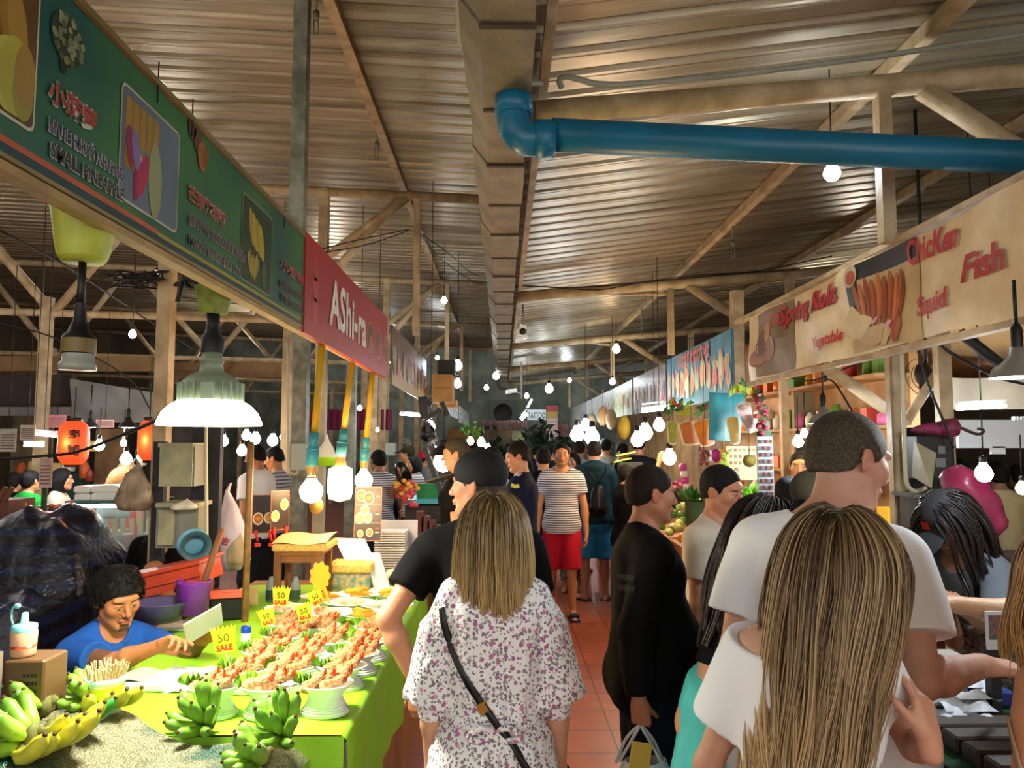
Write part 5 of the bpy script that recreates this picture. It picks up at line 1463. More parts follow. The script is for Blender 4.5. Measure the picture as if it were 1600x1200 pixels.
def sauce_bottle():
 p=atY(36,1024,2.45);x,y,z=p
 t=thing('sauce_bottle','squeeze bottle of red sauce with pale cyan cap at far left','bottle',p)
 m=MB();m.lathe([(.001,z),(.034,z),(.036,z+.006),(.039,z+.075),(.034,z+.08)],20,(x,y,0));m.build('bottle',mat('cloudy_plastic','#c99a78',rough=.3),t)
 m=MB();m.lathe([(.0355,z+.004),(.0375,z+.036),(.001,z+.037)],20,(x,y,0));m.build('sauce',mat('red_sauce','#a84428',rough=.3),t)
 m=MB();m.lathe([(.037,z+.078),(.037,z+.096),(.026,z+.10),(.012,z+.104),(.009,z+.135),(.001,z+.137)],18,(x,y,0))
 m.tube(cr([(x-.034,y,z+.088),(x-.044,y,z+.12),(x-.040,y,z+.15),(x-.030,y,z+.158)]),.003,6);m.ell((x-.026,y,z+.156),(.011,.008,.009));m.build('cap',mat('pale_cyan_cap','#7cc4c8',rough=.4),t)
 t=thing('utensil_basket','brown perforated plastic basket under the sauce bottle','basket',(x,y,z-.16))
 m=MB();m.bx(x-.03,x+.10,y-.05,y+.08,z-.18,z-.002,.006);m.build('basket',mat('brown_plastic','#5c4326',rough=.5),t)
 m=MB()
 for i in range(4):
  for j in range(5):m.bx(x+.035+.012*i,x+.042+.012*i,y-.0525,y-.049,z-.15+.024*j,z-.14+.024*j)
 m.build('slot',DARK,t)
 t=MB();t.bx(x-.038,x-.024,y-.08,y-.06,.7,z+.03);t.bx(x-.2,x-.03,y-.08,y-.06,.72,z-.02);tag(t.build('wooden_board',mat('grey_board','#7c6a58',rough=.7,var=.3)),'wooden upright board at the far left edge','board')
 t=thing('side_shelf','dark shelf carrying the sauce basket at far left','shelf',(x,y,0))
 m=MB();m.bx(x-.3,x+.14,y-.06,y+.14,z-.20,z-.182);m.build('shelf_board',DARK,t)
 for xx in(x-.28,x+.12):MB().bx(xx-.015,xx+.015,y,y+.03,0,z-.2).build('leg',DARK,t)
sauce_bottle()
def crates():
 p=atY(262,905,3.95);t=thing('red_crate','red plastic crate propped behind the vendor','crate',(p.x,p.y,p.z-.15))
 c=Vector((p.x,p.y,p.z));rot=Matrix.Rotation(R(14),3,'Y').to_3x3()@Matrix.Rotation(0,3,'Z')
 rot=Matrix.Rotation(R(-13),3,'Y')
 RED=mat('orange_red_plastic','#b03a1c',rough=.45,var=.2)
 m=MB();m.box(c,(.46,.30,.10),rot);m.build('body',RED,t)
 m=MB();m.box(c+rot@Vector((0,0,.058)),(.50,.33,.022),rot,.005);m.box(c+rot@Vector((0,-.155,.0)),(.48,.02,.016),rot);m.build('rim',RED,t)
 p=atY(302,930,3.75);x,y,z=p.x,p.y,p.z
 t=thing('purple_bucket','translucent purple bucket holding a wooden stick','bucket',(x,y,z-.09))
 PUR=mat('purple_plastic','#7a2f9a',rough=.35,var=.15)
 m=MB();m.lathe([(.001,z-.09),(.072,z-.09),(.082,z+.065),(.086,z+.07),(.080,z+.07),(.07,z-.08),(.001,z-.082)],24,(x,y,0));m.build('body',PUR,t)
 m=MB();m.tube(cr([(x-.083,y,z+.06),(x-.05,y-.06,z+.085),(x+.02,y-.085,z+.082),(x+.083,y,z+.06)]),.003,6);m.build('handle',PUR,t)
 q=MB();q.tube([(x+.01,y,z-.07),atY(347,826,3.85)],.017,8);tag(q.build('wooden_stick',mat('dull_brown_stick','#6b4226',rough=.7)),'brown wooden stick standing in the purple bucket','stick')
 p=atY(250,950,3.7);x,y,z=p
 m=MB();m.lathe([(.001,z-.06),(.09,z-.06),(.13,z+.03),(.135,z+.035),(.125,z+.03),(.085,z-.05),(.001,z-.05)],28,(x,y,0),sx=1.1)
 tag(m.build('plastic_basin',mat('violet_clear_plastic','#5c5478',rough=.2,alpha=.75)),'clear violet plastic basin behind the vendor tablet','basin')
 p=atZ(352,968,TZ);x,y=p.x,p.y+.03;z=TZ+.004
 t=thing('storage_box','black food box with salmon pink lid on the green cloth','box',(x,y,z))
 m=MB();m.box((x,y,z+.06),(.17,.15,.115),Matrix.Rotation(.25,3,'Z'),.008);m.build('body',BLACK,t)
 m=MB();m.box((x,y,z+.124),(.195,.175,.014),Matrix.Rotation(.25,3,'Z'),.004);m.box((x,y,z+.134),(.05,.02,.008),Matrix.Rotation(.25,3,'Z'));m.build('lid',mat('salmon_plastic','#e0644a',rough=.45),t)
 p=atZ(393,945,TZ);m=MB();m.box((p.x,p.y,TZ+.05),(.07,.012,.10),Matrix.Rotation(.3,3,'Z'));tag(m.build('paper_box',mat('cream_card','#d8bc84',rough=.7)),'cream folded card standing by the black box','card')
crates()
def mid_left():
 p=atY(388,800,4.0);m=MB();a,b=atY(392,690,4.0),atY(383,900,4.0)
 b=Vector((b.x,b.y,0));pts=[b+(a-b)*i/10 for i in range(11)]
 m.tube(pts,[.017*(1.08 if i%2 else 1)for i in range(11)],10);tag(m.build('bamboo_pole',mat('dark_bamboo','#7a5a2a',rough=.5,var=.4,vscale=20)),'bamboo pole standing left of the menu cards','pole')
 MENU=mat('black_menu_card','#2a1e16',rough=.35)
 def card(c,w_,h_,rz,tilt,label,bowls,texts=True,cl=None):
  t=thing('menu_card',label,'menu',c)
  rot=Matrix.Rotation(rz,3,'Z')@Matrix.Rotation(tilt,3,'X')
  U=rot@Vector((1,0,0));V=rot@Vector((0,0,1));N_=U.cross(V)
  m=MB();m.box(c,(w_,.006,h_),rot);m.build('board',MENU,t)
  m=MB();O=c+N_*.0035
  for(a,b_,c_,d_)in((-1,1,.97,1),(-1,1,-1,-.97),(-1,-.97,-1,1),(.97,1,-1,1)):
   m.c=rgb('#c07858');P=[O+U*(w_/2*x)+V*(h_/2*y)+N_*.001 for(x,y)in((a,c_),(b_,c_),(b_,d_),(a,d_))];m.add(P,[(0,1,2,3)],False)
  for i,(u,v,r_,col)in enumerate(bowls):
   blob(m,O,U,V,u*w_,v*h_,r_*w_,r_*w_*(1.25 if w_<.2 else .8),'#e0d8c0',.002+.0004*i,20);blob(m,O,U,V,u*w_,v*h_,r_*w_*.78,r_*w_*(1.25 if w_<.2 else .8)*.78,col,.0022+.0004*i,20);blob(m,O,U,V,u*w_,v*h_,r_*w_*.45,r_*w_*.4,'#d8904a',.0024+.0004*i,10,wob=.25,seed=i)
  for v in(.17,-.17)if texts else():
   m.c=rgb('#a89880');m.add([O+U*(-w_*.48)+V*(v*h_)+N_*.001,O+U*(w_*.48)+V*(v*h_)+N_*.001,O+U*(w_*.48)+V*(v*h_+.003)+N_*.001,O+U*(-w_*.48)+V*(v*h_+.003)+N_*.001],[(0,1,2,3)],False)
  if texts:
   for v in(.38,.31,.05,-.02,-.28,-.35):m.c=rgb('#c8b8a0' if v not in(.38,.05,-.28)else '#b8483a');m.add([O+U*(w_*.28)+V*(v*h_)+N_*.001,O+U*(w_*.42)+V*(v*h_)+N_*.001,O+U*(w_*.42)+V*(v*h_+.008)+N_*.001,O+U*(w_*.28)+V*(v*h_+.008)+N_*.001],[(0,1,2,3)],False)
  m.build('bowl_pictures',PRINT,t)
  if cl:
   m=MB()
   for u in(-.3,.35):
    q=c+U*(w_*u)-V*(h_/2);m.box(q,(.018,.026,.035),rot);m.tube([q,q-V*.05+U*.01],.008,6);m.box(q-V*.07+U*.01,(.03,.03,.02),rot)
   m.build('clamp',mat('red_clamp','#d02c1c',rough=.4),t)
 Y=4.6;c=atY(411,803,Y);card(c,.125,.235,R(8),0,'menu card with two bowls of soup held by red clamps, left one',[(-.22,-.12,.25,'#b8641c'),(.28,-.10,.22,'#c8841c')],False,True)
 c=atY(437,797,Y);card(c,.13,.24,R(50),0,'menu card with noodle bowls held by red clamps, right one',[(-.25,-.14,.22,'#d0a850'),(.22,.14,.22,'#c8a030')],False,True)
 c=atY(575,803,5.0);card(c,.18,.36,R(4),R(-8),'tall black menu card with six white bowls by the glowing bulbs',[(-.26,.34,.18,'#c8641c'),(.02,.29,.2,'#d0501c'),(-.12,.06,.17,'#c8b070'),(-.30,-.08,.17,'#c8b070'),(.0,-.07,.17,'#d8b090'),(-.26,-.36,.12,'#c88a50'),(.08,-.34,.13,'#c87a50')])
 z1=atY(480,862,4.35).z;a=atY(428,862,4.35).x;b=atY(503,862,4.35).x
 t=thing('wooden_stool','small brown wooden stool carrying a flat woven basket','stool',((a+b)/2,4.45,0))
 TZ2=TZ+.004
 MB().bx(a,b,4.35,4.62,z1-.025,z1,.004).build('seat',WOOD,t)
 for x in(a+.018,b-.018):
  for y in(4.37,4.60):MB().bx(x-.018,x+.018,y-.018,y+.018,TZ2,z1-.02).build('leg',WOOD,t)
 MB().bx(a+.02,b-.02,4.362,4.378,z1-.065,z1-.025).build('apron',WOOD,t)
 m=MB();m.grid(lambda u,v:Vector((a-.01+(b-a+.04)*u,4.33+.32*v,z1+.002+.045+.03*math.sin(v*2.2)+.006*math.sin(u*8))),16,16)
 STRAW=mat('woven_straw','#c8a04a',rough=.7,bump=.9,bscale=120,var=.35,vscale=50,col2='#e0c070')
 bk=thing('flat_basket','flat straw basket lined with cloth on the wooden stool','basket',((a+b)/2,4.45,z1))
 MB().bx(a-.01,b+.03,4.33,4.64,z1+.002,z1+.045,.01).build('rim',STRAW,bk);m.build('cloth_lining',mat('patterned_lining','#d0b078',rough=.7,var=.3,vscale=30),bk)
 for(px,lb,colr)in((462,'clear bottle with green label under the stool','#3a5434'),(424,'dark capped jar under the stool, left one','#2a3a50')):
  p=atY(px,905,4.5);t=thing('bottle',lb,'bottle',(p.x,p.y,TZ2))
  m=MB();m.lathe([(.001,TZ2+.002),(.028,TZ2+.002),(.03,TZ2+.07),(.028,TZ2+.10),(.013,TZ2+.13),(.013,TZ2+.14)],14,(p.x,p.y,0));m.build('bottle',mat('clear_grey_plastic','#8a9494',rough=.15),t)
  m=MB();m.lathe([(.0305,TZ2+.01),(.0315,TZ2+.065)],14,(p.x,p.y,0));m.build('label',mat('lbl'+colr[1:],colr),t)
 p=atZ(553,905,TZ+.08);x,y=p.x,4.75;z=atY(553,885,y).z
 t=thing('woven_basket','yellow woven basket with fabric edge right of the stool','basket',(x,y,TZ2))
 m=MB();m.bx(x-.14,x+.13,y-.1,y+.1,z-.03,z+.035,.012);m.build('rim',STRAW,t)
 m=MB();m.bx(x-.12,x+.11,y-.09,y+.09,TZ2+.001,z-.03,.01);m.build('patterned_side',mat('patterned_fabric','#c4a878',rough=.7,var=.8,vscale=34,col2='#4a8a8a'),t)
 m=MB();m.poly([(x-.06,y+.02,z+.036),(x+.12,y+.05,z+.036),(x+.05,y+.09,z+.16),(x-.14,y+.06,z+.17)],(.0,.004,.0));tag(m.build('paper_sheet',mat('bright_white_sheet','#f0f0ea',rough=.5)),'bright white paper sheet standing behind the straw basket','paper')
 p=atZ(590,925,TZ+.03);t=thing('foam_container','open white foam clamshell standing up beyond the trays','container',(p.x,p.y+.1,TZ2))
 m=MB();m.grid(lambda u,v:Vector((p.x-.04+.10*u-.07*v,p.y+.12+.03*math.sin(u*3),TZ2+.02+.22*v)),8,8);m.grid(lambda u,v:Vector((p.x-.04+.10*u-.07*v,p.y+.126+.03*math.sin(u*3),TZ2+.02+.22*v)),8,8);m.build('lid',FOAM,t)
 m=MB();m.lathe([(.001,TZ2),(.06,TZ2),(.075,TZ2+.035),(.07,TZ2+.035),(.055,TZ2+.008),(.001,TZ2+.008)],20,(p.x+.02,p.y+.06,0));m.build('base',FOAM,t)
 p=atZ(622,900,TZ+.05);t=thing('wrapped_bowl','cling wrapped bowl of rice and minced meat at the aisle edge','bowl',(p.x,p.y,TZ2))
 m=MB();m.lathe([(.001,TZ2),(.05,TZ2),(.11,TZ2+.05),(.105,TZ2+.055),(.001,TZ2+.03)],24,(p.x,p.y,0));m.build('bowl',mat('pale_yellow_bowl','#e4c890',rough=.3),t)
 m=MB();m.ell((p.x,p.y,TZ2+.055),(.095,.09,.045));m.build('cling_wrap',mat('cling_wrap','#e8e4dc',rough=.15,var=.3,vscale=20,bump=.5,bscale=30),t)
 m=MB();m.ell((p.x+.03,p.y-.05,TZ2+.055),(.06,.045,.03));m.build('minced_meat',mat('brown_mince','#8a4a28',rough=.7,bump=1,bscale=150,var=.5,vscale=80),t)
 p=atZ(655,880,TZ+.05);r=random.Random(3)
 m=MB()
 for i in range(70):m.ell((p.x+r.uniform(-.12,.10),p.y+r.uniform(-.12,.35),TZ2+.015+r.uniform(0,.03)),(r.uniform(.012,.02),.014,.010),6,4)
 o=m.build('shallot_pile',mat('pink_shallots','#c87888',rough=.5,var=.7,vscale=25,col2='#e8d8c0'));tag(o,'pile of sliced pink shallots on a wide tray at the aisle edge','shallots',kind='stuff')
 p=atZ(655,850,TZ+.1);t=thing('pink_box','pink carton of wrapped rolls farther up the counter','box',(p.x,p.y,TZ2))
 m=MB();m.bx(p.x-.10,p.x+.10,p.y,p.y+.2,TZ2,TZ2+.10);m.build('carton',mat('pink_card','#e07a88',rough=.6),t)
 m=MB()
 for i in range(4):m.ell((p.x-.06+.04*i,p.y+.06,TZ2+.12),(.022,.05,.03));
 m.build('rolls',FOAM2,t)
 t=thing('foam_tray_stack','tall stack of white foam trays right of the black menu card','tray stack',(atY(615,840,5.6).x,5.6,TZ2))
 x=atY(615,840,5.6).x
 for i in range(16):
  m=MB();m.bx(x-.13,x+.10,5.5,5.72,TZ2+.018*i,TZ2+.018*i+.012,.004);m.build('foam_tray',FOAM,t)
 m=MB();m.bx(x-.16,x+.16,5.76,5.78,TZ2,TZ2+.34);tag(m.build('white_board',mat('lit_white_card','#e4e4f0',rough=.5)),'large white card behind the foam tray stack','card')
 t=thing('blue_bag','small bright blue bag on the counter beyond the pink box','bag',(atY(668,835,6.3).x,6.3,TZ2));x=atY(672,832,6.3).x
 m=MB();m.ell((x,6.3,TZ2+.07),(.07,.06,.065));m.build('bag',mat('royal_blue_plastic','#1c2cc0',rough=.3),t)
 for i in range(4):
  p=atY(655+9*i,800+7*i,6.9);m=MB();m.bx(p.x-.03,p.x+.04,6.9,7.05,TZ2,p.z);tag(m.build('brown_block',mat('dark_red_wood','#5a2c24',rough=.6)),['tallest','second tallest','third','shortest'][i]+' brown wooden block in the stepped rack on the counter','block')
 p=atY(672,782,7.6);m=MB();m.bx(p.x-.25,p.x+.18,7.55,8.3,1.12,1.16);tag(m.build('cyan_tray',mat('cyan_fringe','#4cb8c8',rough=.4,bump=.5,bscale=40)),'bright cyan fringed tray on the next stall','tray')
 a,b=atY(651,756,7.8),atY(688,784,7.8);m=MB();m.bx(a.x,b.x,7.8,7.83,b.z,a.z);tag(m.build('green_board',mat('bright_green_panel','#0e8a44',rough=.5)),'flat bright green panel on the next stall','panel')
 m=MB();m.bx(-.98,-.6,7.5,12.0,0,1.1);tag(m.build('stall_counter',mat('dark_counter','#3a2c24',rough=.6,var=.3)),'dark counter of the next stall down the left row','counter')
 m=MB();m.bx(-1.6,-.6,12.3,18.0,0,1.1);tag(m.build('stall_counter',mat('dark_counter',0)),'dark counter of the farthest stalls in the left row','counter')
 p=atY(636,770,7.4);t=thing('flower_bouquet','bouquet of red and yellow flowers on the left counter','flowers',(p.x,p.y,p.z));r=random.Random(6)
 for j,cl in enumerate(('#c8303a','#e8b040','#d8506a')):
  m=MB()
  for i in range(14):m.ell((p.x+r.uniform(-.11,.10),p.y+r.uniform(-.06,.06),p.z+r.uniform(-.12,.12)),(.03,.03,.026),7,5)
  m.build('blossom',mat('petal'+cl[1:],cl,rough=.6),t)
 p=atY(494,790,4.5);t=thing('hanging_ornament','round red and green beaded ornament hanging under the first bulb','ornament',p)
 m=MB();m.ell(p,(.045,.045,.05));m.ell(p+Vector((0,0,.07)),(.03,.03,.03));m.build('beaded_ball',mat('beads','#a8582c',rough=.4,var=.9,vscale=60,col2='#5a7a2c',bump=.8,bscale=90),t)
 m=MB();m.tube([p+Vector((0,0,.1)),(p.x,p.y,2.5)],.003,5);m.build('string',CABLE,t)
 p=atY(510,712,6.0);t=thing('plastic_bag','white and lime plastic bag hanging behind the yellow poles','bag',p)
 m=MB();m.lathe([(.001,p.z-.09),(.07,p.z-.08),(.085,p.z-.01)],14,(p.x,p.y,0),sy=.5);m.build('lime_base',mat('lime_bag','#8cc828',rough=.35),t)
 m=MB();m.lathe([(.085,p.z-.01),(.06,p.z+.06),(.02,p.z+.12),(.008,p.z+.17)],14,(p.x,p.y,0),sy=.5);m.build('white_top',mat('thin_white_plastic','#c8ccc8',rough=.25,bump=.5,bscale=25),t)
mid_left()
#  electric boxes and conduit, hose reel, bags
BOXM=mat('cream_metal_box','#9a9678',rough=.5,var=.25,vscale=9,col2='#7c7a60')
def elec():
 Y=4.2
 def bx_(a,b,y,d):p,q=atY(a[0],a[1],y),atY(b[0],b[1],y);return(p.x,q.x,y,y+d,q.z,p.z)
 t=thing('electric_box','cream electric cabinet hanging on the post under the big lamp','electric box',atY(280,760,Y))
 m=MB();m.bx(*bx_((250,696),(303,760),Y,.16));m.build('body',mat('shadow_grey_metal','#6c6c66',rough=.5),t)
 m=MB();m.bx(*bx_((250,697),(299,760),Y-.012,.012));m.bx(*bx_((247,692),(301,699),Y-.02,.19));m.build('door',BOXM,t)
 p=atY(300,730,Y-.02);MB().bx(p.x-.006,p.x+.004,Y-.025,Y-.012,p.z-.02,p.z+.02).build('latch',STEEL,t)
 t=thing('electric_box','open grey electric cabinet low on the post behind the hose reel','electric box',atY(280,860,Y))
 m=MB();m.bx(*bx_((245,788),(308,856),Y,.14));m.build('body',mat('grey_metal_box','#77786c',rough=.5,var=.2),t)
 m=MB();m.bx(*bx_((248,797),(270,852),Y-.03,.02));m.build('door',BOXM,t)
 m=MB();m.bx(*bx_((243,786),(305,793),Y-.05,.24));m.build('top_plate',BOXM,t)
 m=MB();m.bx(*bx_((302,640),(338,900),Y+.2,.05));m.bx(*bx_((240,690),(250,900),Y+.2,.05));tag(m.build('dark_post',mat('black_board','#1c1b1e',rough=.6)),'black board behind the cream electric cabinet','board')
 m=MB();m.tube(cr([atY(322,600,Y),atY(322,720,Y),atY(323,840,Y),atY(322,862,Y),atY(312,880,Y),atY(298,890,Y)]),.010,8);tag(m.build('conduit_pipe',mat('cream_conduit','#b0a890',rough=.5)),'cream conduit running down beside the electric cabinet','conduit')
 p=atY(302,850,Y-.15);t=thing('hose_reel','pale blue hose reel below the electric cabinets','reel',p)
 BL=mat('pale_blue_plastic','#5c93ae',rough=.4,var=.3,vscale=10);rot=Matrix.Rotation(PI/2,3,'Y')@Matrix.Rotation(0,3,'X');rot=Matrix.Rotation(R(62),3,'Y')@Matrix.Identity(3)
 rot=Matrix.Rotation(R(30),3,'Z')@Matrix.Rotation(R(90),3,'X')
 m=MB();m.lathe([(.001,-.02),(.012,-.02),(.018,-.012),(.075,-.006),(.085,.004),(.08,.01),(.02,.008),(.001,.008)],24,p,rot);m.build('disc',BL,t)
 m=MB();m.lathe([(.022,-.024),(.026,-.02),(.022,-.016)],16,p,rot);m.build('hub',DARK,t)
 m=MB();m.lathe([(.05,.01),(.055,.09),(.08,.095)],20,p,rot);m.build('drum',mat('dark_teal','#2c5058',rough=.5),t)
 def bag(px,py,Y_,rx,rz_,h_,label,m_,extra=None):
  p=atY(px,py,Y_);t=thing('plastic_bag',label,'bag',p)
  m=MB();r=random.Random(px)
  prof=[(.001,-h_),(rx*.8,-h_*.97),(rx,-h_*.7),(rx*.85,-h_*.3),(rx*.4,h_*.1),(rx*.12,h_*.35),(rx*.05,h_*.5)]
  m.lathe([(a,p.z+b)for a,b in prof],22,(p.x,p.y,0),sy=.55)
  for i,v in enumerate(m.v):m.v[i]=(v[0]+.012*math.sin(v[2]*40+v[1]*60),v[1]+.010*math.sin(v[0]*70+v[2]*25),v[2])
  m.build('bag',m_,t);return t,p
 bag(212,745,4.4,.115,0,.20,'dusty brown clear plastic bag hanging left of the electric cabinet',mat('dusty_brown_plastic','#6c5844',rough=.3,bump=.7,bscale=14,var=.5,vscale=10,col2='#a8927a'))
 bag(288,785,4.1,.07,0,.04,'crumpled white plastic bag lying on the lower cabinet',mat('crumpled_white_plastic','#b8b0a0',rough=.4,bump=.6,bscale=18))
 t,p=bag(357,800,4.9,.13,0,.38,'tall white shopping bag with red print behind the bamboo pole',mat('thin_lilac_plastic','#c4bcd0',rough=.3,bump=.6,bscale=12))
 m=MB();m.c=rgb('#c02838');put_text(m,'囍 吉',Vector((p.x,p.y-.075,p.z)),Vector((1,0,0)),UZ,-.02,-.17,.05,None,.03,.0,0,-.3);m.build('print',PRINT,t)
 bag(372,850,4.7,.075,0,.13,'cream paper carrier bag at the foot of the bamboo pole',mat('cream_bag','#c8b48c',rough=.6,bump=.3))
 for(a,b,y,lb)in(((455,692),(481,736),6.8,'pale blue grey meter box on the grey post behind the yellow poles'),((601,692),(618,712),11.8,'small cream meter box beside the round fan')):
  q=bx_(a,b,y,.12);t=thing('meter_box',lb,'electric box',(q[0],y,q[4]));m=MB();m.bx(*q,.01);m.build('body',mat('pale_meter_box','#9aa49c',rough=.5),t);m=MB();m.bx(q[0]+.01,q[1]-.01,y-.01,y-.002,q[4]+.01,q[5]-.01);m.build('cover',mat('pale_meter_cover','#a8b2a8',rough=.45),t)
 m=MB();m.tube(cr([atY(450,530,6.7),atY(450,700,6.7),atY(452,735,6.7),atY(462,741,6.7),atY(466,735,6.7)]),.014,8);tag(m.build('conduit_pipe',mat('cream_conduit',0)),'grey conduit bending up into the pale meter box','conduit')
 m=MB();p,q=atY(675,585,8.8),atY(706,628,8.8);m.bx(p.x,q.x,8.8,9.3,q.z,p.z);t=thing('carton','brown cardboard box perched at the end of the sign rail','box',(p.x,8.8,q.z));m.build('carton',mat('cardboard','#b8864c',rough=.8,var=.2),t)
 m=MB();m.bx(p.x+.02,q.x-.02,8.795,8.8,(p.z+q.z)/2-.01,(p.z+q.z)/2+.01);m.build('tape',mat('parcel_tape','#a07038',rough=.3),t)
 p,q=atY(683,630,9.4),atY(712,636,9.4);m=MB();m.bx(p.x,q.x,9.4,9.9,q.z,p.z+.05);tag(m.build('carton',mat('cardboard',0)),'second flatter cardboard box under the perched one','box')
 p,q=atY(684,562,9.0),atY(710,584,9.0);m=MB();m.bx(p.x,q.x,9.0,9.3,q.z,p.z);tag(m.build('black_box',BLACK),'black speaker box above the perched cardboard box','speaker')
elec()
#  sushi stall, far left
def sushi():
 ORG=mat('orange_paper_lantern','#d8300c',rough=.6,emit=.35,ecol=(1,.10,.02))
 def lantern(px,py,Y,w_,h_,label,ch):
  p=atY(px,py,Y);x,y,z=p;t=thing('paper_lantern',label,'lantern',p)
  m=MB();prof=[]
  for i in range(25):
   a=-1+2*i/24;r_=w_*(1-abs(a)**5*.45)*(1-.02*(i%2));prof.append((r_,z+h_*a))
  m.lathe(prof,28,(x,y,0));m.build('shade',ORG,t)
  m=MB();m.lathe([(w_*.5,z+h_),(w_*.55,z+h_+.02),(w_*.5,z+h_+.03),(.001,z+h_+.03)],16,(x,y,0));m.lathe([(.001,z-h_-.02),(w_*.5,z-h_-.02),(w_*.55,z-h_)],16,(x,y,0));m.tube([(x,y,z+h_),(x,y,z+h_+.3)],.005,5);m.build('cap_ring',BLACK,t)
  if ch:
   m=MB();m.c=rgb('#1a0c08');d=Vector((-x,-y,0)).normalized();U=Vector((0,0,1)).cross(-d);U=Vector((-d.y,d.x,0))
   for i,c_ in enumerate(ch):
    b4=len(m.v);put_text(m,c_,Vector((x,y,z)),U,UZ,0,h_*(.38-.72*i),h_*.50,None,.05,0)
    for k in range(b4,len(m.v)):
     v=Vector(m.v[k])-Vector((x,y,z));u=v.dot(U);m.v[k]=tuple(Vector((x,y,z))+U*u+UZ*v.z+d*(math.sqrt(max(0,w_*w_-u*u))+.006))
   m.build('characters',PRINT,t)
  point('lantern_light',(x,y-w_-.05,z),2.5,(1,.35,.12),.03,t)
 lantern(115,692,6.4,.122,.185,'orange paper lantern with two black sushi characters','寿司')
 lantern(233,688,6.0,.085,.16,'second glowing orange lantern, half hidden beside the post','')
 CNT=mat('pale_counter_front','#a08468',rough=.7,var=.4,vscale=4)
 m=MB();m.bx(-5.6,-3.1,5.6,6.3,0,1.02);tag(m.build('stall_counter',CNT),'wooden sushi counter across the far left','counter')
 t=thing('picket_screen','cream slatted screen with red flowers in front of the sushi counter','screen',(-4.2,5.5,0));m=MB()
 a=atY(0,815,5.5).x;z1=atY(0,815,5.5).z
 for i in range(26):m.bx(a-.3+i*.062,a-.3+i*.062+.035,5.5,5.515,z1-.22,z1+.02)
 m.bx(a-.3,a+1.3,5.516,5.53,z1-.19,z1-.16);m.build('slats',mat('cream_slats','#c0a880',rough=.7),t);m=MB();r=random.Random(9)
 for(px,py)in((5,823),(62,812),(75,809)):p=atY(px,py,5.46);m.ell(p,(.022,.015,.02),8,6);m.ell(p+Vector((.02,0,.01)),(.015,.012,.015),8,6)
 m.build('red_flowers',mat('red_petals','#c0181c',rough=.5),t)
 m=MB()
 for i in range(30):p=atY(r.uniform(0,90),r.uniform(815,835),5.47);m.ell(p,(.03,.006,.02),6,4)
 m.build('leaves',mat('fake_leaves','#4c6a24',rough=.6),t)
 a=atY(140,780,5.5);b=atY(235,850,5.5);y=5.2
 t=thing('glass_case','lit glass display case with a green rim at the sushi stall','display case',(a.x,y,b.z))
 GL=mat('case_glass','#dfeee8',rough=.05,alpha=.28)
 m=MB();m.bx(a.x,b.x+.1,y,y+.005,b.z,a.z-.02);m.bx(b.x+.1,b.x+.105,y,y+.4,b.z,a.z);m.build('glass_pane',GL,t)
 m=MB();m.bx(a.x,b.x+.11,y-.01,y+.42,a.z-.005,a.z+.012);m.bx(a.x,b.x+.11,y-.01,y+.42,b.z-.04,b.z);m.build('rim',mat('teal_rim','#2c6a64',rough=.4),t)
 m=MB();m.bx(a.x+.02,b.x+.08,y+.01,y+.03,a.z-.035,a.z-.015);m.build('light_tube',mat('case_tube','#ffffff',emit=7,ecol=(.85,.97,1)),t)
 m=MB();m.bx(a.x,b.x+.08,y+.02,y+.4,0,b.z-.04);m.build('base',CNT,t)
 for i in range(7):
  m=MB();x=a.x+.06+i*.075;m.bx(x,x+.05,y+.08+.05*(i%2),y+.16+.05*(i%2),b.z,b.z+.10,.01);tag(m.build('sushi_box',mat(('pink_pack','sage_pack')[i%2],('#b06c7c','#7c9474')[i%2],rough=.5)),('pink' if i%2==0 else 'sage green')+' food pack in the lit glass case','package',('pink' if i%2==0 else 'sage')+' packs in the glass case')
 for k,(px0,px1,py0,py1,lb)in enumerate(((120,146,759,770,'top left'),(147,196,758,770,'top right'),(121,146,771,784,'lower left'),(147,200,770,785,'lower right'))):
  p,q=atY(px0,py0,5.35),atY(px1,py1,5.35);m=MB();m.bx(p.x,q.x,5.3,5.5,q.z,p.z,.012);tag(m.build('white_container',FOAM2),'white food container stacked on the glass case, '+lb,'container')
 p=atY(100,796,5.3);t=thing('food_tray','round tray of grilled red food on the sushi counter','tray',p)
 m=MB();m.lathe([(.001,p.z-.02),(.15,p.z-.015),(.17,p.z),(.16,p.z)],24,(p.x,p.y,0),sy=.6);m.build('tray',STEEL,t);m=MB();r=random.Random(1)
 for i in range(40):m.box((p.x+r.uniform(-.13,.13),p.y+r.uniform(-.07,.07),p.z+.008+r.uniform(0,.02)),(.04,.02,.016),Matrix.Rotation(r.uniform(-1,1),3,'Z'))
 o=m.build('grilled_food',mat('grilled_orange','#b84c1c',rough=.4,var=.5,vscale=40),t);o['kind']='stuff'
 for(a,b,y,lb,cl)in(((62,716),(80,762),5.0,'tall pink printed price card on a green stick in front of the sushi stall','#c8a8a0'),((32,664),(54,688),6.0,'white paper sheet hanging left of the lantern','#c8c4b8'),((0,670),(24,706),5.6,'white board at the far left edge','#b8b4aa'),((76,648),(103,668),7.5,'pink poster above the lantern','#a8605c'),((150,656),(178,668),7.5,'pink posters right of the lantern','#b07c70')):
  p,q=atY(*a,y),atY(*b,y);m=MB();m.bx(p.x,q.x,y,y+.006,q.z,p.z);t=thing('price_card',lb,'card',((p.x+q.x)/2,y,q.z));m.build('sheet',mat('sheet'+cl[1:],cl,rough=.7,var=.3,vscale=20),t)
  if a[1]<700:m=MB();m.tube([((p.x+q.x)/2,y+.003,p.z),((p.x+q.x)/2,y+.003,3.1)],.003,5);m.build('string',CABLE,t)
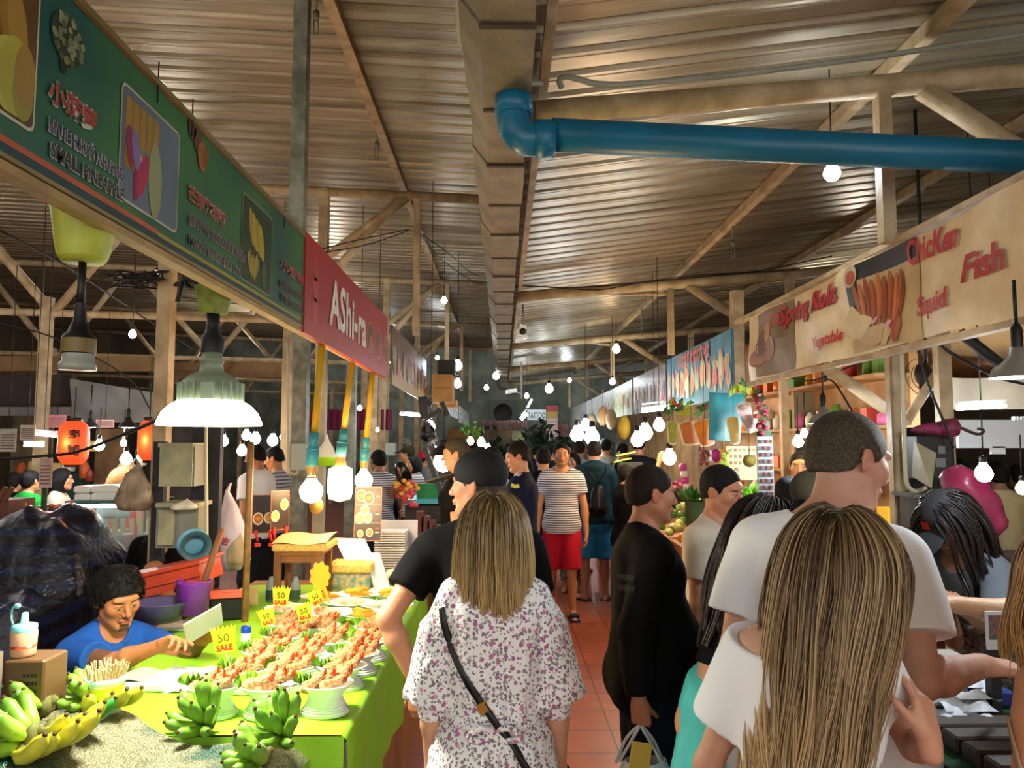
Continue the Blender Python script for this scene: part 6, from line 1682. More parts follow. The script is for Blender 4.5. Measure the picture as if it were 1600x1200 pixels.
  m=MB();m.c=rgb('#6c4c44')
  for i in range(6):zz=q.z+(p.z-q.z)*(.12+.12*i);m.add([(p.x+.01,y-.002,zz),(q.x-.01,y-.002,zz),(q.x-.01,y-.002,zz+.008),(p.x+.01,y-.002,zz+.008)],[(0,1,2,3)],False)
  m.build('printed_lines',PRINT,t)
 p=atY(70,762,5.02);m=MB();m.tube([p,(p.x,p.y,.9)],.018,8);tag(m.build('leafy_stake',mat('leafy_green','#2c4a1c',rough=.7,var=.5,vscale=30,bump=1,bscale=40)),'green leafy stake holding the pink price card','stake')
 for(px,cl,lb)in((40,'#c88a20','amber sauce bottle on the sushi counter'),(47,'#b8301c','red sauce bottle on the sushi counter')):
  p=atY(px,798,5.4);t=thing('sauce_bottle',lb,'bottle',p);m=MB();m.lathe([(.001,p.z-.04),(.022,p.z-.04),(.022,p.z+.02),(.015,p.z+.03)],12,(p.x,p.y,0));m.build('bottle',mat('sauce'+cl[1:],cl,rough=.3),t);m=MB();m.lathe([(.008,p.z+.03),(.004,p.z+.06),(.001,p.z+.06)],10,(p.x,p.y,0));m.build('nozzle',mat('sauce'+cl[1:],cl),t)
 p,q=atY(-5,782,5.3),atY(12,812,5.3);m=MB();m.bx(p.x-.2,q.x,5.3,5.6,q.z-.3,p.z);tag(m.build('brick_box',mat('brick_print','#6a4238',rough=.7,var=.4,vscale=20)),'brick patterned box at the left edge of the sushi counter','box')
 for i in range(2):
  p=atY(3+10*i,772,5.3);m=MB();m.box(p,(.03,.02,.11),Matrix.Rotation(.5,3,'Y'));tag(m.build('wooden_paddle',WOOD),'wooden paddle leaning in the brick box, '+('left' if i==0 else 'right')+' one','paddle')
 m=MB();p,q=atY(-20,585,8.2),atY(110,635,8.2);m.bx(p.x-1,q.x,8.2,8.3,q.z,p.z);tag(m.build('dark_fascia',mat('dark_brown_fascia','#2c211b',rough=.7)),'dark brown fascia board over the far left stall','fascia')
 m=MB();p,q=atY(112,592,8.0),atY(240,660,8.0);m.grid(lambda a,b:Vector((p.x+(q.x-p.x)*a,8.0+.03*math.sin(a*11+b*5),q.z+(p.z-q.z-.15*a)*b)),30,10);tag(m.build('canvas_sheet',mat('grey_canvas','#6e6c68',rough=.8,var=.3,vscale=3)),'grey canvas sheet hanging above the orange lantern','canvas')
 m=MB();p,q=atY(-20,636,8.1),atY(115,650,8.1);m.bx(p.x-1,q.x,8.05,8.15,q.z,p.z);tag(m.build('rail',mat('grey_canvas',0)),'grey rail below the dark fascia at far left','rail')
 for(a,b,y,cl,lb)in(((95,660),(130,760),8.4,'#24443c','dark teal curtain behind the lantern'),((20,650),(70,745),8.6,'#6a5c40','tan shelf wall at the back of the sushi stall'),((150,670),(190,755),8.5,'#7c5c3c','orange wooden shelf wall behind the warm bulbs'),((255,600),(345,690),9,'#3c3630','dim panel behind the big lamp')):
  p,q=atY(*a,y),atY(*b,y);m=MB();m.bx(p.x,q.x,y,y+.1,0,p.z);tag(m.build('partition_board',mat('panel'+cl[1:],cl,rough=.8,var=.6,vscale=5)),lb,'panel')
 for(a,b,y,lb)in(((-40,556),(236,580),12.2,'long tan fascia board crossing the far left hall'),((266,566),(440,590),13.0,'tan fascia board beyond the big lamp')):
  p,q=atY(*a,y),atY(*b,y);m=MB();m.bx(p.x-(3 if a[0]<0 else 0),q.x,y,y+.1,q.z,p.z);tag(m.build('fascia',mat('tan_fascia','#a08058',rough=.8,var=.4,vscale=2)),lb,'fascia')
 r=random.Random(17)
 for i in range(22):
  px=r.uniform(20,235);py=r.uniform(690,745);p=atY(px,py,8.2)
  m=MB();s_=r.uniform(.04,.09);
  if i%2:m.bx(p.x-s_,p.x+s_,8.2,8.3,p.z-s_*.8,p.z+s_*.8,.01)
  else:m.lathe([(.001,p.z-s_),(s_*.6,p.z-s_),(s_*.6,p.z+s_*.4),(s_*.25,p.z+s_)],10,(p.x,8.2,0))
  cl=['#a8481c','#c0a060','#3a5a3c','#c8c0b0','#7a2c24','#506a80'][i%6]
  tag(m.build('jar' if i%2==0 else 'packet',mat('goods'+cl[1:],cl,rough=.5)),'small coloured '+('jar' if i%2==0 else 'packet')+' on the shelves behind the sushi stall','jar' if i%2==0 else 'packet',('jars' if i%2==0 else 'packets')+' on the sushi stall shelves')
 TUBE=mat('fluorescent_tube','#ffffff',emit=8,ecol=(.85,.95,1))
 def tube(a,b,y,label,e=6,r_=.014):
  p,q=atY(*a,y),atY(*b,y);t=thing('tube_light',label,'light',(p+q)/2)
  m=MB();m.tube([p,q],r_,10);m.build('tube',TUBE,t);h=(p+q)/2+Vector((0,0,r_*2.5));m=MB();m.tube([h,(h.x,h.y,zl(h.x)if h.x<0 else zr(h.x))],.004,5);m.build('hanger',CABLE,t);m=MB();u=Vector((0,0,r_*2.2));m.bar(p+u,q+u,.03,.02);m.build('batten',mat('white_batten','#c8c8c4',rough=.5),t)
  if e:point('tube_glow',(p+q)/2-Vector((0,.0,.06)),e,COOL,.06,t)
 tube((50,677),(88,681),6.6,'white tube light left of the orange lantern',6)
 tube((38,696),(68,696),6.8,'second white tube light low at the sushi stall',4)
 tube((1495,638),(1571,634),4.6,'bright tube light at the far right above the white board',10)
 tube((1003,641),(1042,636),8.2,'wide white tube light under the right banners',14,.03)
 tube((625,647),(662,650),9.6,'white tube light under the left banners',8)
 tube((824,637),(831,624),18,'slanted white tube light at the far end above the tattoo sign',10,.022)
 tube((814,655),(823,646),18.5,'short white tube light left of the tattoo sign',10,.05)
 def dish(px,py,Y,r_,label,pw,col=COOL,glass=GLASSC,shadecol=DARK,stem=.25):
  p=atY(px,py,Y);x,y,z=p;t=thing('hanging_lamp',label,'lamp',p)
  m=MB();m.lathe([(r_,z),(r_*.85,z+r_*.35),(r_*.35,z+r_*.75),(r_*.28,z+r_*1.15),(.001,z+r_*1.15)],24,(x,y,0));m.lathe([(.001,z+r_*1.1),(r_*.25,z+r_*1.1),(r_*.33,z+r_*.72),(r_*.83,z+r_*.33),(r_*.98,z)],24,(x,y,0));m.build('shade',shadecol,t)
  m=MB();m.lathe([(.001,z-r_*.05),(r_*.6,z-r_*.0),(r_*.75,z+r_*.1),(r_*.5,z+r_*.45),(.001,z+r_*.6)],18,(x,y,0));m.build('bulb',glass,t)
  m=MB();m.lathe([(r_*.2,z+r_*1.15),(r_*.2,z+r_*1.9),(r_*.1,z+r_*2.1),(.001,z+r_*2.1)],12,(x,y,0));m.tube([(x,y,z+r_*2),(x,y,z+r_*2+stem)],.006,6);m.build('socket',BLACK,t)
  if pw:point('lamp_light',(x,y,z-r_*.15-.02),pw,col,.05,t)
 dish(141,668,6.9,.075,'small dark dish lamp right of the orange lantern',8)
 dish(200,668,6.9,.085,'small dark dish lamp near the cream post',8)
 SH=mat('grey_enamel_shade','#8c8a80',rough=.4,metal=.3)
 dish(1287,662,4.4,.088,'grey dish lamp hanging right of the price board',18,COOL,GLASSC,SH,.35)
 dish(1592,590,2.35,.085,'grey dish lamp hanging under the cream banner at the right edge',14,COOL,GLASSC,SH,.15)
 for(px,py,Y,w_,r_,lb,pw)in((155,697,6.7,1,.045,'warm bulb right of the lantern',8),(193,693,6.9,1,.03,'small warm bulb near the second lantern',4),(197,718,6.6,1,.05,'larger warm bulb low beside the plastic bag',9),(222,714,6.3,1,.04,'warm bulb touching the second lantern',5),(349,690,7.5,1,.05,'warm bulb hanging just right of the big lamp',8),(385,681,8.0,1,.05,'warm bulb over the two standing men',6),(378,705,7.5,1,.05,'warm bulb left of the bamboo pole top',6),(399,686,7.8,0,.055,'white bulb right of the bamboo pole',10),(426,689,8.4,0,.06,'white bulb above the striped shirt man',10),(442,683,9.5,0,.04,'small white bulb left of the grey post',4),(207,523,6.0,0,.03,'small white bulb under the left roof below the fruit sign',8),(694,470,10.5,0,.045,'white bulb under the left roof right of the strut',14),(562,638,9,2,.03,'small bulb behind the third yellow pole',3),(590,672,10,1,.025,'tiny warm bulb by the striped fan',2),(775,588,15,0,.07,'white bulb at the far end left of the gutter',16),(715,572,11,0,.07,'white bulb right of the black speaker box',12),(715,600,11,0,.06,'lower white bulb right of the cardboard box',8),(760,606,15,1,.05,'small warm bulb at the far end, left',5),(823,619,15,1,.05,'small warm bulb at the far end by the camera mount',5),(858,608,16,0,.09,'bright white bulb above the price list',18),(963,546,11,1,.06,'warm bulb on the third right truss',10),(957,597,11,0,.045,'white bulb above the far right banners',10),(1300,271,3.6,0,.042,'bright white bulb just below the blue drain pipe',40),(1008,677,7.2,1,.075,'upper of the twin warm bulbs glowing at the fruit stall',60),(996,688,7.1,1,.065,'lower left of the twin warm bulbs glowing at the fruit stall',45),(1046,716,6.3,1,.06,'warm bulb above the man in the off-white shirt at the fruit stall',40),(1030,665,7.4,2,.06,'pale bulb behind the fruit cutouts',25),(1247,691,5.2,1,.038,'warm bulb beside the yellow shirt seller',6),(1257,678,5.5,1,.03,'smaller warm bulb behind the yellow shirt seller',3),(902,680,11.5,0,.11,'blazing white lamp on the right row, upper left',60),(925,684,10.6,0,.11,'blazing white lamp on the right row behind the hooded man',50),(915,665,11.4,0,.08,'blazing white lamp on the right row, top',30),(693,722,6.2,0,.085,'very bright white lamp by the cap of the man in black',30),(673,667,8.0,0,.05,'round spotlight lamp on the black bracket',12),(680,704,9.5,0,.04,'small white bulb under the black bracket',5),(735,690,10,1,.05,'warm bulb left of the grey haired man, upper',6),(752,692,10.5,1,.06,'warm bulb behind the grey haired man',8),(762,699,10,2,.04,'pale bulb over the light blue shirt man',4),(1537,741,3.9,0,.045,'round white bulb behind the pink bag',12),(1597,764,4.4,1,.035,'warm bulb at the right edge',5),(1560,570,5.5,2,.02,'tiny bulb under the canvas',1)):
  p=atY(px,py,Y);bulb(lb,p,r_,pw,w_,'round',.25 if r_<.1 else 0)
 for(x,y,z,w_,pw,lb)in((-3.2,2.6,3.6,2,60,'added hall bulb over the tarpaulin pile, above the frame'),(-5.5,5.0,3.7,2,150,'added hall bulb over the sushi stall'),(-4.5,9.5,3.9,2,200,'added hall bulb behind the sushi stall'),(-8.5,8,3.9,2,220,'added hall bulb at the far left side'),(-3.2,13,3.9,2,180,'added hall bulb over the middle left row'),(-6.5,17,3.9,2,260,'added hall bulb over the far left rows'),(-1.6,18,3.8,0,90,'added hall bulb over the far end left of the gutter'),(1.6,17.5,3.2,0,70,'added hall bulb over the far end right of the gutter'),(3.0,26,4.5,0,260,'added hall bulb in front of the far wall, right'),(-4.0,26,4.5,0,260,'added hall bulb in front of the far wall, left'),(4.4,8.5,3.3,2,70,'added hall bulb behind the right hand stalls'),(4.6,3.8,2.0,2,25,'added hall bulb low behind the right columns'),(6.5,7.2,3.0,0,90,'added hall bulb over the dim right hall'),(-.95,-.4,1.95,0,85,'bulb behind the viewer, left stall'),(1.7,-.3,2.15,0,90,'bulb behind the viewer, right stall'),(.3,-1.8,2.7,2,110,'bulb behind the viewer over the aisle')):  # hall bulbs are added to brighten the roof and the dark far hall
  bulb(lb,(x,y,z),.05,pw,w_)
 p=atY(634,692,9.0);t=thing('fan','round wall fan by the meter box in the left row','fan',p);rot=Matrix.Rotation(PI/2,3,'X')
 m=MB();
 for q in(.02,.035,.05,.062):m.lathe([(q,-.003),(q+.003,0),(q,.003)],20,p,rot)
 for k in range(12):a=2*PI*k/12;m.bar(p,p+Vector((.062*math.cos(a),0,.062*math.sin(a))),.003,.003)
 m.build('guard',STEEL,t);m=MB();m.lathe([(.001,-.02),(.018,-.02),(.02,.0),(.001,0)],12,p,rot)
 for k in range(3):
  a=2*PI*k/3;m.ell(p+Vector((.032*math.cos(a),.01,.032*math.sin(a))),(.022,.003,.014),8,5)
 m.build('blade',DARK,t)
 p=atY(668,640,7.6);t=thing('spotlight_bracket','black spotlight frame and barn doors hanging at the end of the left signs','spotlight',p);m=MB()
 for(a,b,w_)in(((660,620),(664,655),.09),((664,655),(690,640),.06),((668,660),(678,710),.12),((690,628),(700,650),.07),((655,625),(675,632),.08)):
  m.bar(atY(*a,7.6),atY(*b,7.6),w_,.05)
 m.build('frame',BLACK,t);m=MB();q=atY(668,672,7.55);m.lathe([(.001,0),(.07,0),(.085,-.10),(.08,-.1),(.06,-.02)],18,q,Matrix.Rotation(R(60),3,'X'));m.build('housing',BLACK,t)
 m=MB();m.c=rgb('#c8c8c8');put_text(m,'ORIO',atY(677,690,7.52),Vector((.8,0,.6)),Vector((-.6,0,.8)),0,0,.035,None,.01,0.003);m.v=[(v[0],7.535,v[2])for v in m.v];m.build('lettering',PRINT,t)
 p=atY(668,700,7.6);m=MB();m.bar(atY(664,700,7.6),atY(690,770,7.6),.10,.05);tag(m.build('black_case',BLACK),'black hanging case below the spotlight frame','case')
 m=MB();p=atY(696,708,6.2);m.lathe([(.14,p.z-.02),(.10,p.z+.04),(.03,p.z+.07),(.001,p.z+.07)],18,(p.x,p.y,0));tag(m.build('lamp_shade',DARK),'dark shade over the very bright lamp by the black cap','lamp shade')
 STR=mat('magenta_stripe','#7a1f44',rough=.8,var=.5,vscale=30,stretch=(6,.1,.1),col2='#4c1230')
 a,b=atY(478,640,12.0),atY(612,672,12.0);m=MB();m.grid(lambda u,v:Vector((a.x+(b.x-a.x)*u,12+.03*math.sin(u*90),b.z+(a.z-b.z)*v)),90,3);tag(m.build('awning',STR),'magenta striped awning behind the yellow poles','awning')
 a,b=atY(750,657,18),atY(825,672,18);m=MB();m.grid(lambda u,v:Vector((a.x+(b.x-a.x)*u,18+.06*math.sin(u*150),b.z+(a.z-b.z)*v)),120,3);tag(m.build('awning',mat('red_white_stripe','#7c3440',rough=.8,var=.8,vscale=40,stretch=(6,.1,.1),col2='#c8b8b4')),'red and white striped awning at the far end','awning')
 for(a,b,y,cl,lb)in(((700,670),(752,700),17,'#8c6430','warm orange stall front at the far end, left'),((752,672),(800,720),19,'#5c4428','brown stall front under the striped awning'),((826,668),(853,700),21,'#4c3c30','dark shop front under the tattoo sign'),((795,674),(822,700),19.5,'#a8a070','pale yellow poster under the striped awning'),((888,690),(960,700),22,'#6c7c80','pale wall panel at the far right end')):
  p,q=atY(*a,y),atY(*b,y);m=MB();m.bx(p.x,q.x,y,y+.3,max(0,q.z-(1.2 if cl!='#a8a070' else 0)),p.z);tag(m.build('shop_stall',mat('front'+cl[1:],cl,rough=.7,var=.6,vscale=3)),lb,'stall')
 p=atY(786,645,28.9);rot=Matrix.Rotation(PI/2,3,'X');t=thing('extractor_fan','dark round extractor fan on the far wall','fan',p);m=MB();m.box(p,(1.05,.2,.98));m.build('housing',mat('fan_housing','#5c6460',rough=.6),t);m=MB();m.lathe([(.001,.12),(.33,.12),(.36,.14),(.36,.0)],24,p,rot);m.build('opening',BLACK,t)
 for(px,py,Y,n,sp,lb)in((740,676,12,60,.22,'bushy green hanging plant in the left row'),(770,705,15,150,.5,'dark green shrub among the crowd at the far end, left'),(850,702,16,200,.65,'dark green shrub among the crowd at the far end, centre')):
  p=atY(px,py,Y);r=random.Random(px);m=MB()
  for i in range(n):
   d=Vector((r.gauss(0,1),r.gauss(0,1),r.gauss(0,.6))).normalized()*sp*r.random()**.4;c=p+d
   e=Vector((r.gauss(0,1),r.gauss(0,1),r.gauss(0,1))).normalized()*sp*.22;f=e.cross(Vector((r.gauss(0,1),r.gauss(0,1),.3))).normalized()*sp*.09
   m.add([c-e,c+f,c+e,c-f],[(0,1,2,3)],False)
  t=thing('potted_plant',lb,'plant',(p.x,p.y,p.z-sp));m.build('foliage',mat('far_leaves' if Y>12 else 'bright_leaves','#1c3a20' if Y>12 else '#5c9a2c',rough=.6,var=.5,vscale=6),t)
  m=MB();m.lathe([(.001,0 if Y>12 else p.z-.25),(.1,0 if Y>12 else p.z-.25),(.14,p.z-sp*.6)],10,(p.x,p.y,0));m.build('pot',DARK,t)
 p=atY(791,613,12);t=thing('security_camera','white security camera on a bracket at the far truss end','camera',p);m=MB();m.bar(p,p+Vector((.16,-.1,.03)),.06,.06);m.build('body',FOAM2,t);m=MB();m.bar(p+Vector((.1,0,.02)),p+Vector((.25,.05,-.02)),.02,.02);m.bar(p+Vector((.25,.05,-.1)),p+Vector((.25,.05,.5)),.03,.03);m.build('bracket',STEEL,t)
 p=atY(817,512,7.4);t=thing('security_camera','white and black camera hanging under the gutter beside the beam','camera',p);m=MB();m.box(p,(.07,.08,.05),Matrix.Rotation(.3,3,'Y'));m.box(p+Vector((.02,0,-.09)),(.045,.05,.045),Matrix.Rotation(-.4,3,'Y'));m.build('body',FOAM2,t);m=MB();m.ell(p+Vector((0,-.02,-.04)),.038);m.build('dome',BLACK,t);m=MB();m.tube([p,(p.x,p.y,3.14)],.012,6);m.build('stem',STEEL,t)
sushi()
#  right side
def right():
 m=MB();m.grid(lambda a,b:Vector((2.05+3.2*a,1.2+7.5*b,2.60-.30*a-.08*math.sin(a*PI)+.03*math.sin(b*17)+.02*math.sin(a*13+b*9))),24,50)
 tag(m.build('canvas_roof',mat('amber_canvas','#b08a58',rough=.8,var=.25,vscale=1.6)),'amber canvas stall roof behind the cream banner','canvas')
 m=MB();p,q=atY(1485,590,5.0),atY(1700,640,5.0);m.grid(lambda a,b:Vector((p.x+(q.x-p.x)*a,5+.05*math.sin(a*9),q.z+(p.z-q.z)*b)),20,6);tag(m.build('canvas_sheet',mat('grey_beige_canvas','#9a8c78',rough=.8,var=.3,vscale=3)),'grey beige canvas sheet hanging at the far right','canvas')
 m=MB();p,q=atY(1240,612,6.4),atY(1400,700,6.4);m.bx(p.x,q.x,6.4,6.45,q.z,p.z);tag(m.build('partition_board',mat('beige_panel','#9c8c70',rough=.8,var=.3,vscale=2)),'beige wall panel behind the grey dish lamp','panel')
 for(a,b,ya,yb,lb)in(((1288,572),(1385,640),4.6,4.6,'cream diagonal pipe brace behind the spring roll banner'),((1466,580),(1415,660),4.1,4.0,'grey diagonal brace between the two right columns')):
  m=MB();m.tube([atY(*a,ya),atY(*b,yb)],.038 if ya>4.3 else .026,12);tag(m.build('brace',PAINT),lb,'brace')
 m=MB();m.tube([atY(1500,520,3.6),atY(1590,590,3.6)],.028,8);tag(m.build('brace',DARK),'dark diagonal bar under the right end of the banner','brace')
 m=MB();p,q=atY(1497,656,4.4),atY(1660,700,4.4);m.bx(p.x,q.x,4.4,4.43,q.z,p.z);m.bx(atY(1551,700,4.4).x,atY(1571,700,4.4).x,4.4,4.43,atY(0,710,4.4).z,q.z+.01)
 for k in range(4):m.bx(atY(1551+5*k,0,4.4).x,atY(1554+5*k,0,4.4).x,4.4,4.43,p.z,p.z+.02)
 tag(m.build('white_board',mat('white_fascia','#c4ccd0',rough=.6)),'white fascia board with notched top at the far right','board')
 Y=3.55
 def B(a,b,y,d,m_=None):p,q=atY(*a,y),atY(*b,y);return(p.x,q.x,y,y+d,q.z,p.z)
 t=thing('electric_box','open black electric cabinet with cream door on the right columns','electric box',atY(1460,720,Y))
 m=MB();m.bx(*B((1432,682),(1488,748),Y,.12));m.build('body',mat('dark_cabinet','#1e1e1f',rough=.5),t)
 m=MB();p=[atY(1430,690,Y-.02),atY(1463,708,Y-.18),atY(1456,762,Y-.18),atY(1427,744,Y-.02)];m.poly([p[3],p[2],p[1],p[0]],(0,.014,0));m.build('door',BOXM,t)
 for(a,b)in(((1466,697),(1478,709)),((1462,716),(1478,730))):m=MB();m.bx(*B(a,b,Y-.006,.006));m.build('breaker',mat('grey_breaker','#6a6c6c',rough=.5),t)
 t=thing('electric_box','closed grey cabinet below the open black cabinet','electric box',atY(1460,800,Y));m=MB();m.bx(*B((1430,776),(1495,825),Y,.14));m.build('body',mat('grey_cabinet','#4c4e4c',rough=.5),t);m=MB();m.bx(*B((1428,772),(1498,778),Y-.03,.2));m.build('lid',mat('grey_cabinet2','#5c5e5a',rough=.5),t)
 m=MB();m.bx(*B((1414,668),(1500,900),Y+.2,.04));tag(m.build('dark_board',mat('black_board',0)),'tall dark board behind the right electric cabinets','board')
 m=MB();m.tube(cr([atY(1409,545,Y),atY(1412,650,Y),atY(1415,735,Y),atY(1418,758,Y),atY(1430,768,Y),atY(1447,762,Y)]),.011,8);tag(m.build('conduit_pipe',mat('cream_conduit',0)),'cream conduit curving under the open cabinet door at right','conduit')
 t=thing('umbrella','folded magenta umbrella lying on top of the open black cabinet','umbrella',atY(1460,665,Y-.05));a,b=atY(1424,672,Y-.05),atY(1500,668,Y-.05)
 m=MB();d=(b-a);rs=[.006,.02,.028,.032,.045,.050,.012];m.tube([a+d*k for k in(0,.15,.4,.6,.75,.9,1.0)],rs,9)
 r=random.Random(2)
 for i,v in enumerate(m.v):m.v[i]=(v[0]+r.uniform(-.004,.006),v[1],v[2]+r.uniform(-.004,.004))
 m.build('canopy',mat('magenta_cloth','#8a2450',rough=.7,var=.5,vscale=30,col2='#4c2420'),t)
 m=MB();m.tube(cr([b,atY(1525,678,Y-.05),atY(1534,677,Y-.05),atY(1536,672,Y-.05),atY(1528,670,Y-.05)]),.008,7);m.build('handle',mat('dark_wood_handle','#3a2418',rough=.4),t)
 p=atY(1520,790,3.0);t=thing('plastic_bag','large translucent pink plastic bag hanging behind the capped seller','bag',p)
 m=MB();P=[atY(1492,728,3.0),atY(1505,760,3.0),atY(1530,800,3.0),atY(1556,838,3.0)];m.tube(cr(P,5),[.04+.0*i for i in range(16)],14)
 rs=[.02,.045,.06,.068,.075,.08,.085,.088,.09,.09,.09,.088,.085,.08,.06,.02]
 m=MB();m.tube(cr(P,5),rs,16)
 for i,v in enumerate(m.v):m.v[i]=(v[0]+.008*math.sin(v[2]*60+v[1]*40),v[1]+.01*math.sin(v[0]*60),v[2])
 m.build('bag',mat('pink_thin_plastic','#8a2444',rough=.35,bump=.6,bscale=16,var=.3,vscale=9,alpha=.8),t)
 TURF=mat('green_turf','#175a2c',rough=.9,bump=1,bscale=400,var=.5,vscale=60)
 t=thing('stall_counter','right hand food counter covered with green artificial turf','counter',(1.40,2.3,0))
 MB().bx(1.12,1.62,1.74,3.0,0,.93).build('body',DARK,t);m=MB();m.bx(1.10,1.64,1.72,3.02,.93,.95);m.build('turf',TURF,t)
 CZ=.952
 for i in range(4):
  m=MB();m.bx(1.16+.0*i,1.40,1.76+.085*i,1.83+.085*i,CZ,CZ+.045,.006);tag(m.build('wooden_tray',mat('dark_wood_tray','#3a2c22',rough=.5,var=.3)),['first','second','third','fourth'][i]+' dark wooden strip tray from the near end of the turf counter','tray')
 r=random.Random(12)
 for i in range(5):
  x,y=1.20+.05*i,2.05+.07*i;m=MB();m.grid(lambda a,b:Vector((x+.16*a,y+.13*b,CZ+.03+.02*math.sin(a*9+i)*math.sin(b*7)+.01*i)),12,12)
  tag(m.build('wrapping_paper',mat('thin_white_paper','#c8ccd4',rough=.5,bump=.4,bscale=20)),'crumpled white wrapping sheet on the turf counter, '+['nearest','second nearest','middle','fourth','farthest'][i],'paper')
 p=atY(1555,985,2.2);t=thing('picture_card','small framed food picture card on the turf counter','card',(p.x,p.y,CZ));m=MB();m.box((p.x,p.y,p.z),(.055,.006,.11));m.build('card',mat('white_card','#c8c8c8',rough=.5),t);m=MB();m.box((p.x,p.y-.005,p.z+.01),(.04,.003,.07));m.build('picture',mat('brown_food_picture','#9a5a2c',rough=.5,var=.7,vscale=70,col2='#3a4a5a'),t)
 m=MB();m.box((p.x+.0,p.y+.02,(p.z-.05+CZ)/2),(.03,.03,max(.02,p.z-.055-CZ)));m.build('stand',DARK,t)
 for i in range(6):
  x=1.42+.04*(i%2);y=2.26+.11*i;m=MB();m.bx(x,x+.12,y,y+.09,CZ,CZ+.05+.02*(i%3),.008);tag(m.build('food_box',mat(('blue_box','dark_box','pale_box')[i%3],('#2c3c80','#2a2624','#b0a89c')[i%3],rough=.4)),('dark blue','black','pale')[i%3]+' food box on the far part of the turf counter, '+('nearer' if i<3 else 'farther')+' one','box')
 t=thing('stall_counter','fruit and vegetable counter under the juice cutouts','counter',(1.7,6.5,0));MB().bx(1.42,1.98,4.75,8.75,0,.92).build('body',WOODP,t)
 m=MB();m.bx(1.75,2.6,11,19,0,1.0);tag(m.build('stall_counter',mat('dark_counter',0)),'counter of the farthest stalls in the right row','counter')
 r=random.Random(31)
 def produce(x0,x1,y0,y1,n,sz,mats,name,lb,cat,z0=.92,hgt=.22):
  for i in range(n):
   a,b=r.random(),r.random();x=x0+(x1-x0)*a;y=y0+(y1-y0)*b;z=z0+sz+hgt*a*(.5+.5*math.sin(b*5))+.02*r.random()
   m=MB();m.ell((0,0,0),(sz*r.uniform(.8,1.5),sz,sz*.9),10,7);o=m.build(name,mats[i%len(mats)]);o.location=(x,y,z);o.rotation_euler=(r.random(),r.random(),r.random()*3)
   tag(o,lb,cat,name+' pile on the right counter')
 G1,G2,G3=mat('pale_green_veg','#a8b468',rough=.5,var=.3,vscale=20),mat('dark_green_veg','#3c6a24',rough=.5),mat('cream_veg','#d0c890',rough=.5)
 produce(1.44,1.92,6.2,8.2,60,.038,[G1,G3,G1,G2],'vegetable','small green and cream vegetable in the pile beside the hooded man','vegetable',.92,.3)
 produce(1.5,1.9,7.2,8.3,24,.035,[mat('purple_onion','#8a3050',rough=.4)],'red_onion','purple red onion heaped under the reaching arm','onion',1.2,.1)
 produce(1.4,2.0,5.0,6.0,26,.04,[mat('orange_fruit','#e08a1c',rough=.4),mat('yellow_fruit','#e8c030',rough=.4)],'orange','orange or yellow round fruit glowing under the warm bulbs','fruit',.95,.35)
 for(px,py,Y,n,cl,lb)in((1090,770,5.6,60,'#3c7a24','dark green leafy plant between the two short haired men'),(1172,770,5.0,70,'#7cc828','bright green lettuce leaves left of the price board')):
  p=atY(px,py,Y);m=MB()
  for i in range(n):
   d=Vector((r.gauss(0,.4),r.gauss(0,.3),abs(r.gauss(0,1)))).normalized()*r.uniform(.06,.15);c=p+Vector((r.uniform(-.09,.09),r.uniform(-.08,.08),-.06));s_=Vector((r.gauss(0,1),r.gauss(0,1),0)).normalized()*.018
   m.add([c,c+d*.5+s_,c+d,c+d*.5-s_],[(0,1,2,3)],False)
  tag(m.build('leafy_greens',mat('leaves'+cl[1:],cl,rough=.5,var=.4,vscale=20)),lb,'greens')
  m=MB();m.lathe([(.001,.93),(.08,.93),(.1,p.z-.06)],12,(p.x,p.y,0));tag(m.build('pot',mat('dull_green_pot','#3a4a2c',rough=.6)),'dull green pot holding the '+('dark leafy plant' if n==60 else 'bright green lettuce')+' on the fruit counter','pot')
 a,b=atY(1183,682,4.5),atY(1210,776,4.5);t=thing('price_board','tall board of small drink pictures with prices right of the cutouts','price board',(a.x,4.5,b.z));m=MB();m.bx(a.x,b.x,4.5,4.515,b.z,a.z);m.build('board',mat('pale_blue_board','#b0b4bc',rough=.35),t)
 m=MB()
 for j in range(9):
  for i in range(5):
   x=a.x+.008+(b.x-a.x-.012)*i/5;z=b.z+(a.z-b.z)*(j+.15)/9.2;m.c=rgb(['#6a3c2c','#8a6a50','#5c3030','#7a7c80'][(i*3+j)%4]);m.bx(x,x+(b.x-a.x)/6.6,4.497,4.499,z,z+.022)
 m.build('pictures',PRINT,t)
 a,b=atY(1135,697,5.2),atY(1183,750,5.2);t=thing('menu_board','glowing yellow white menu with small pictures behind the durian','menu',(a.x,5.2,b.z));m=MB();m.bx(a.x,b.x,5.2,5.22,b.z,a.z);m.build('board',mat('warm_lit_board','#e8dca8',rough=.5),t);m=MB()
 for j in range(5):
  for i in range(6):m.c=rgb(['#c88a30','#8aa040','#b8604c'][(i+j)%3]);x=a.x+.02+i*(b.x-a.x)/6.4;z=b.z+.02+j*(a.z-b.z)/5.3;m.bx(x,x+.018,5.196,5.199,z,z+.022)
 m.build('pictures',PRINT,t)
 a,b=atY(1155,738,5.0),atY(1181,746,5.0)
 for j in range(2):
  a,b=atY(1153,731+10*j,5.05),atY(1181,739+10*j,5.05);m=MB();m.bx(a.x,b.x,5.05,5.055,b.z,a.z);tag(m.build('price_strip',mat('cream_strip','#d0bc98',rough=.6)),('upper' if j==0 else 'lower')+' cream price strip below the durian','card')
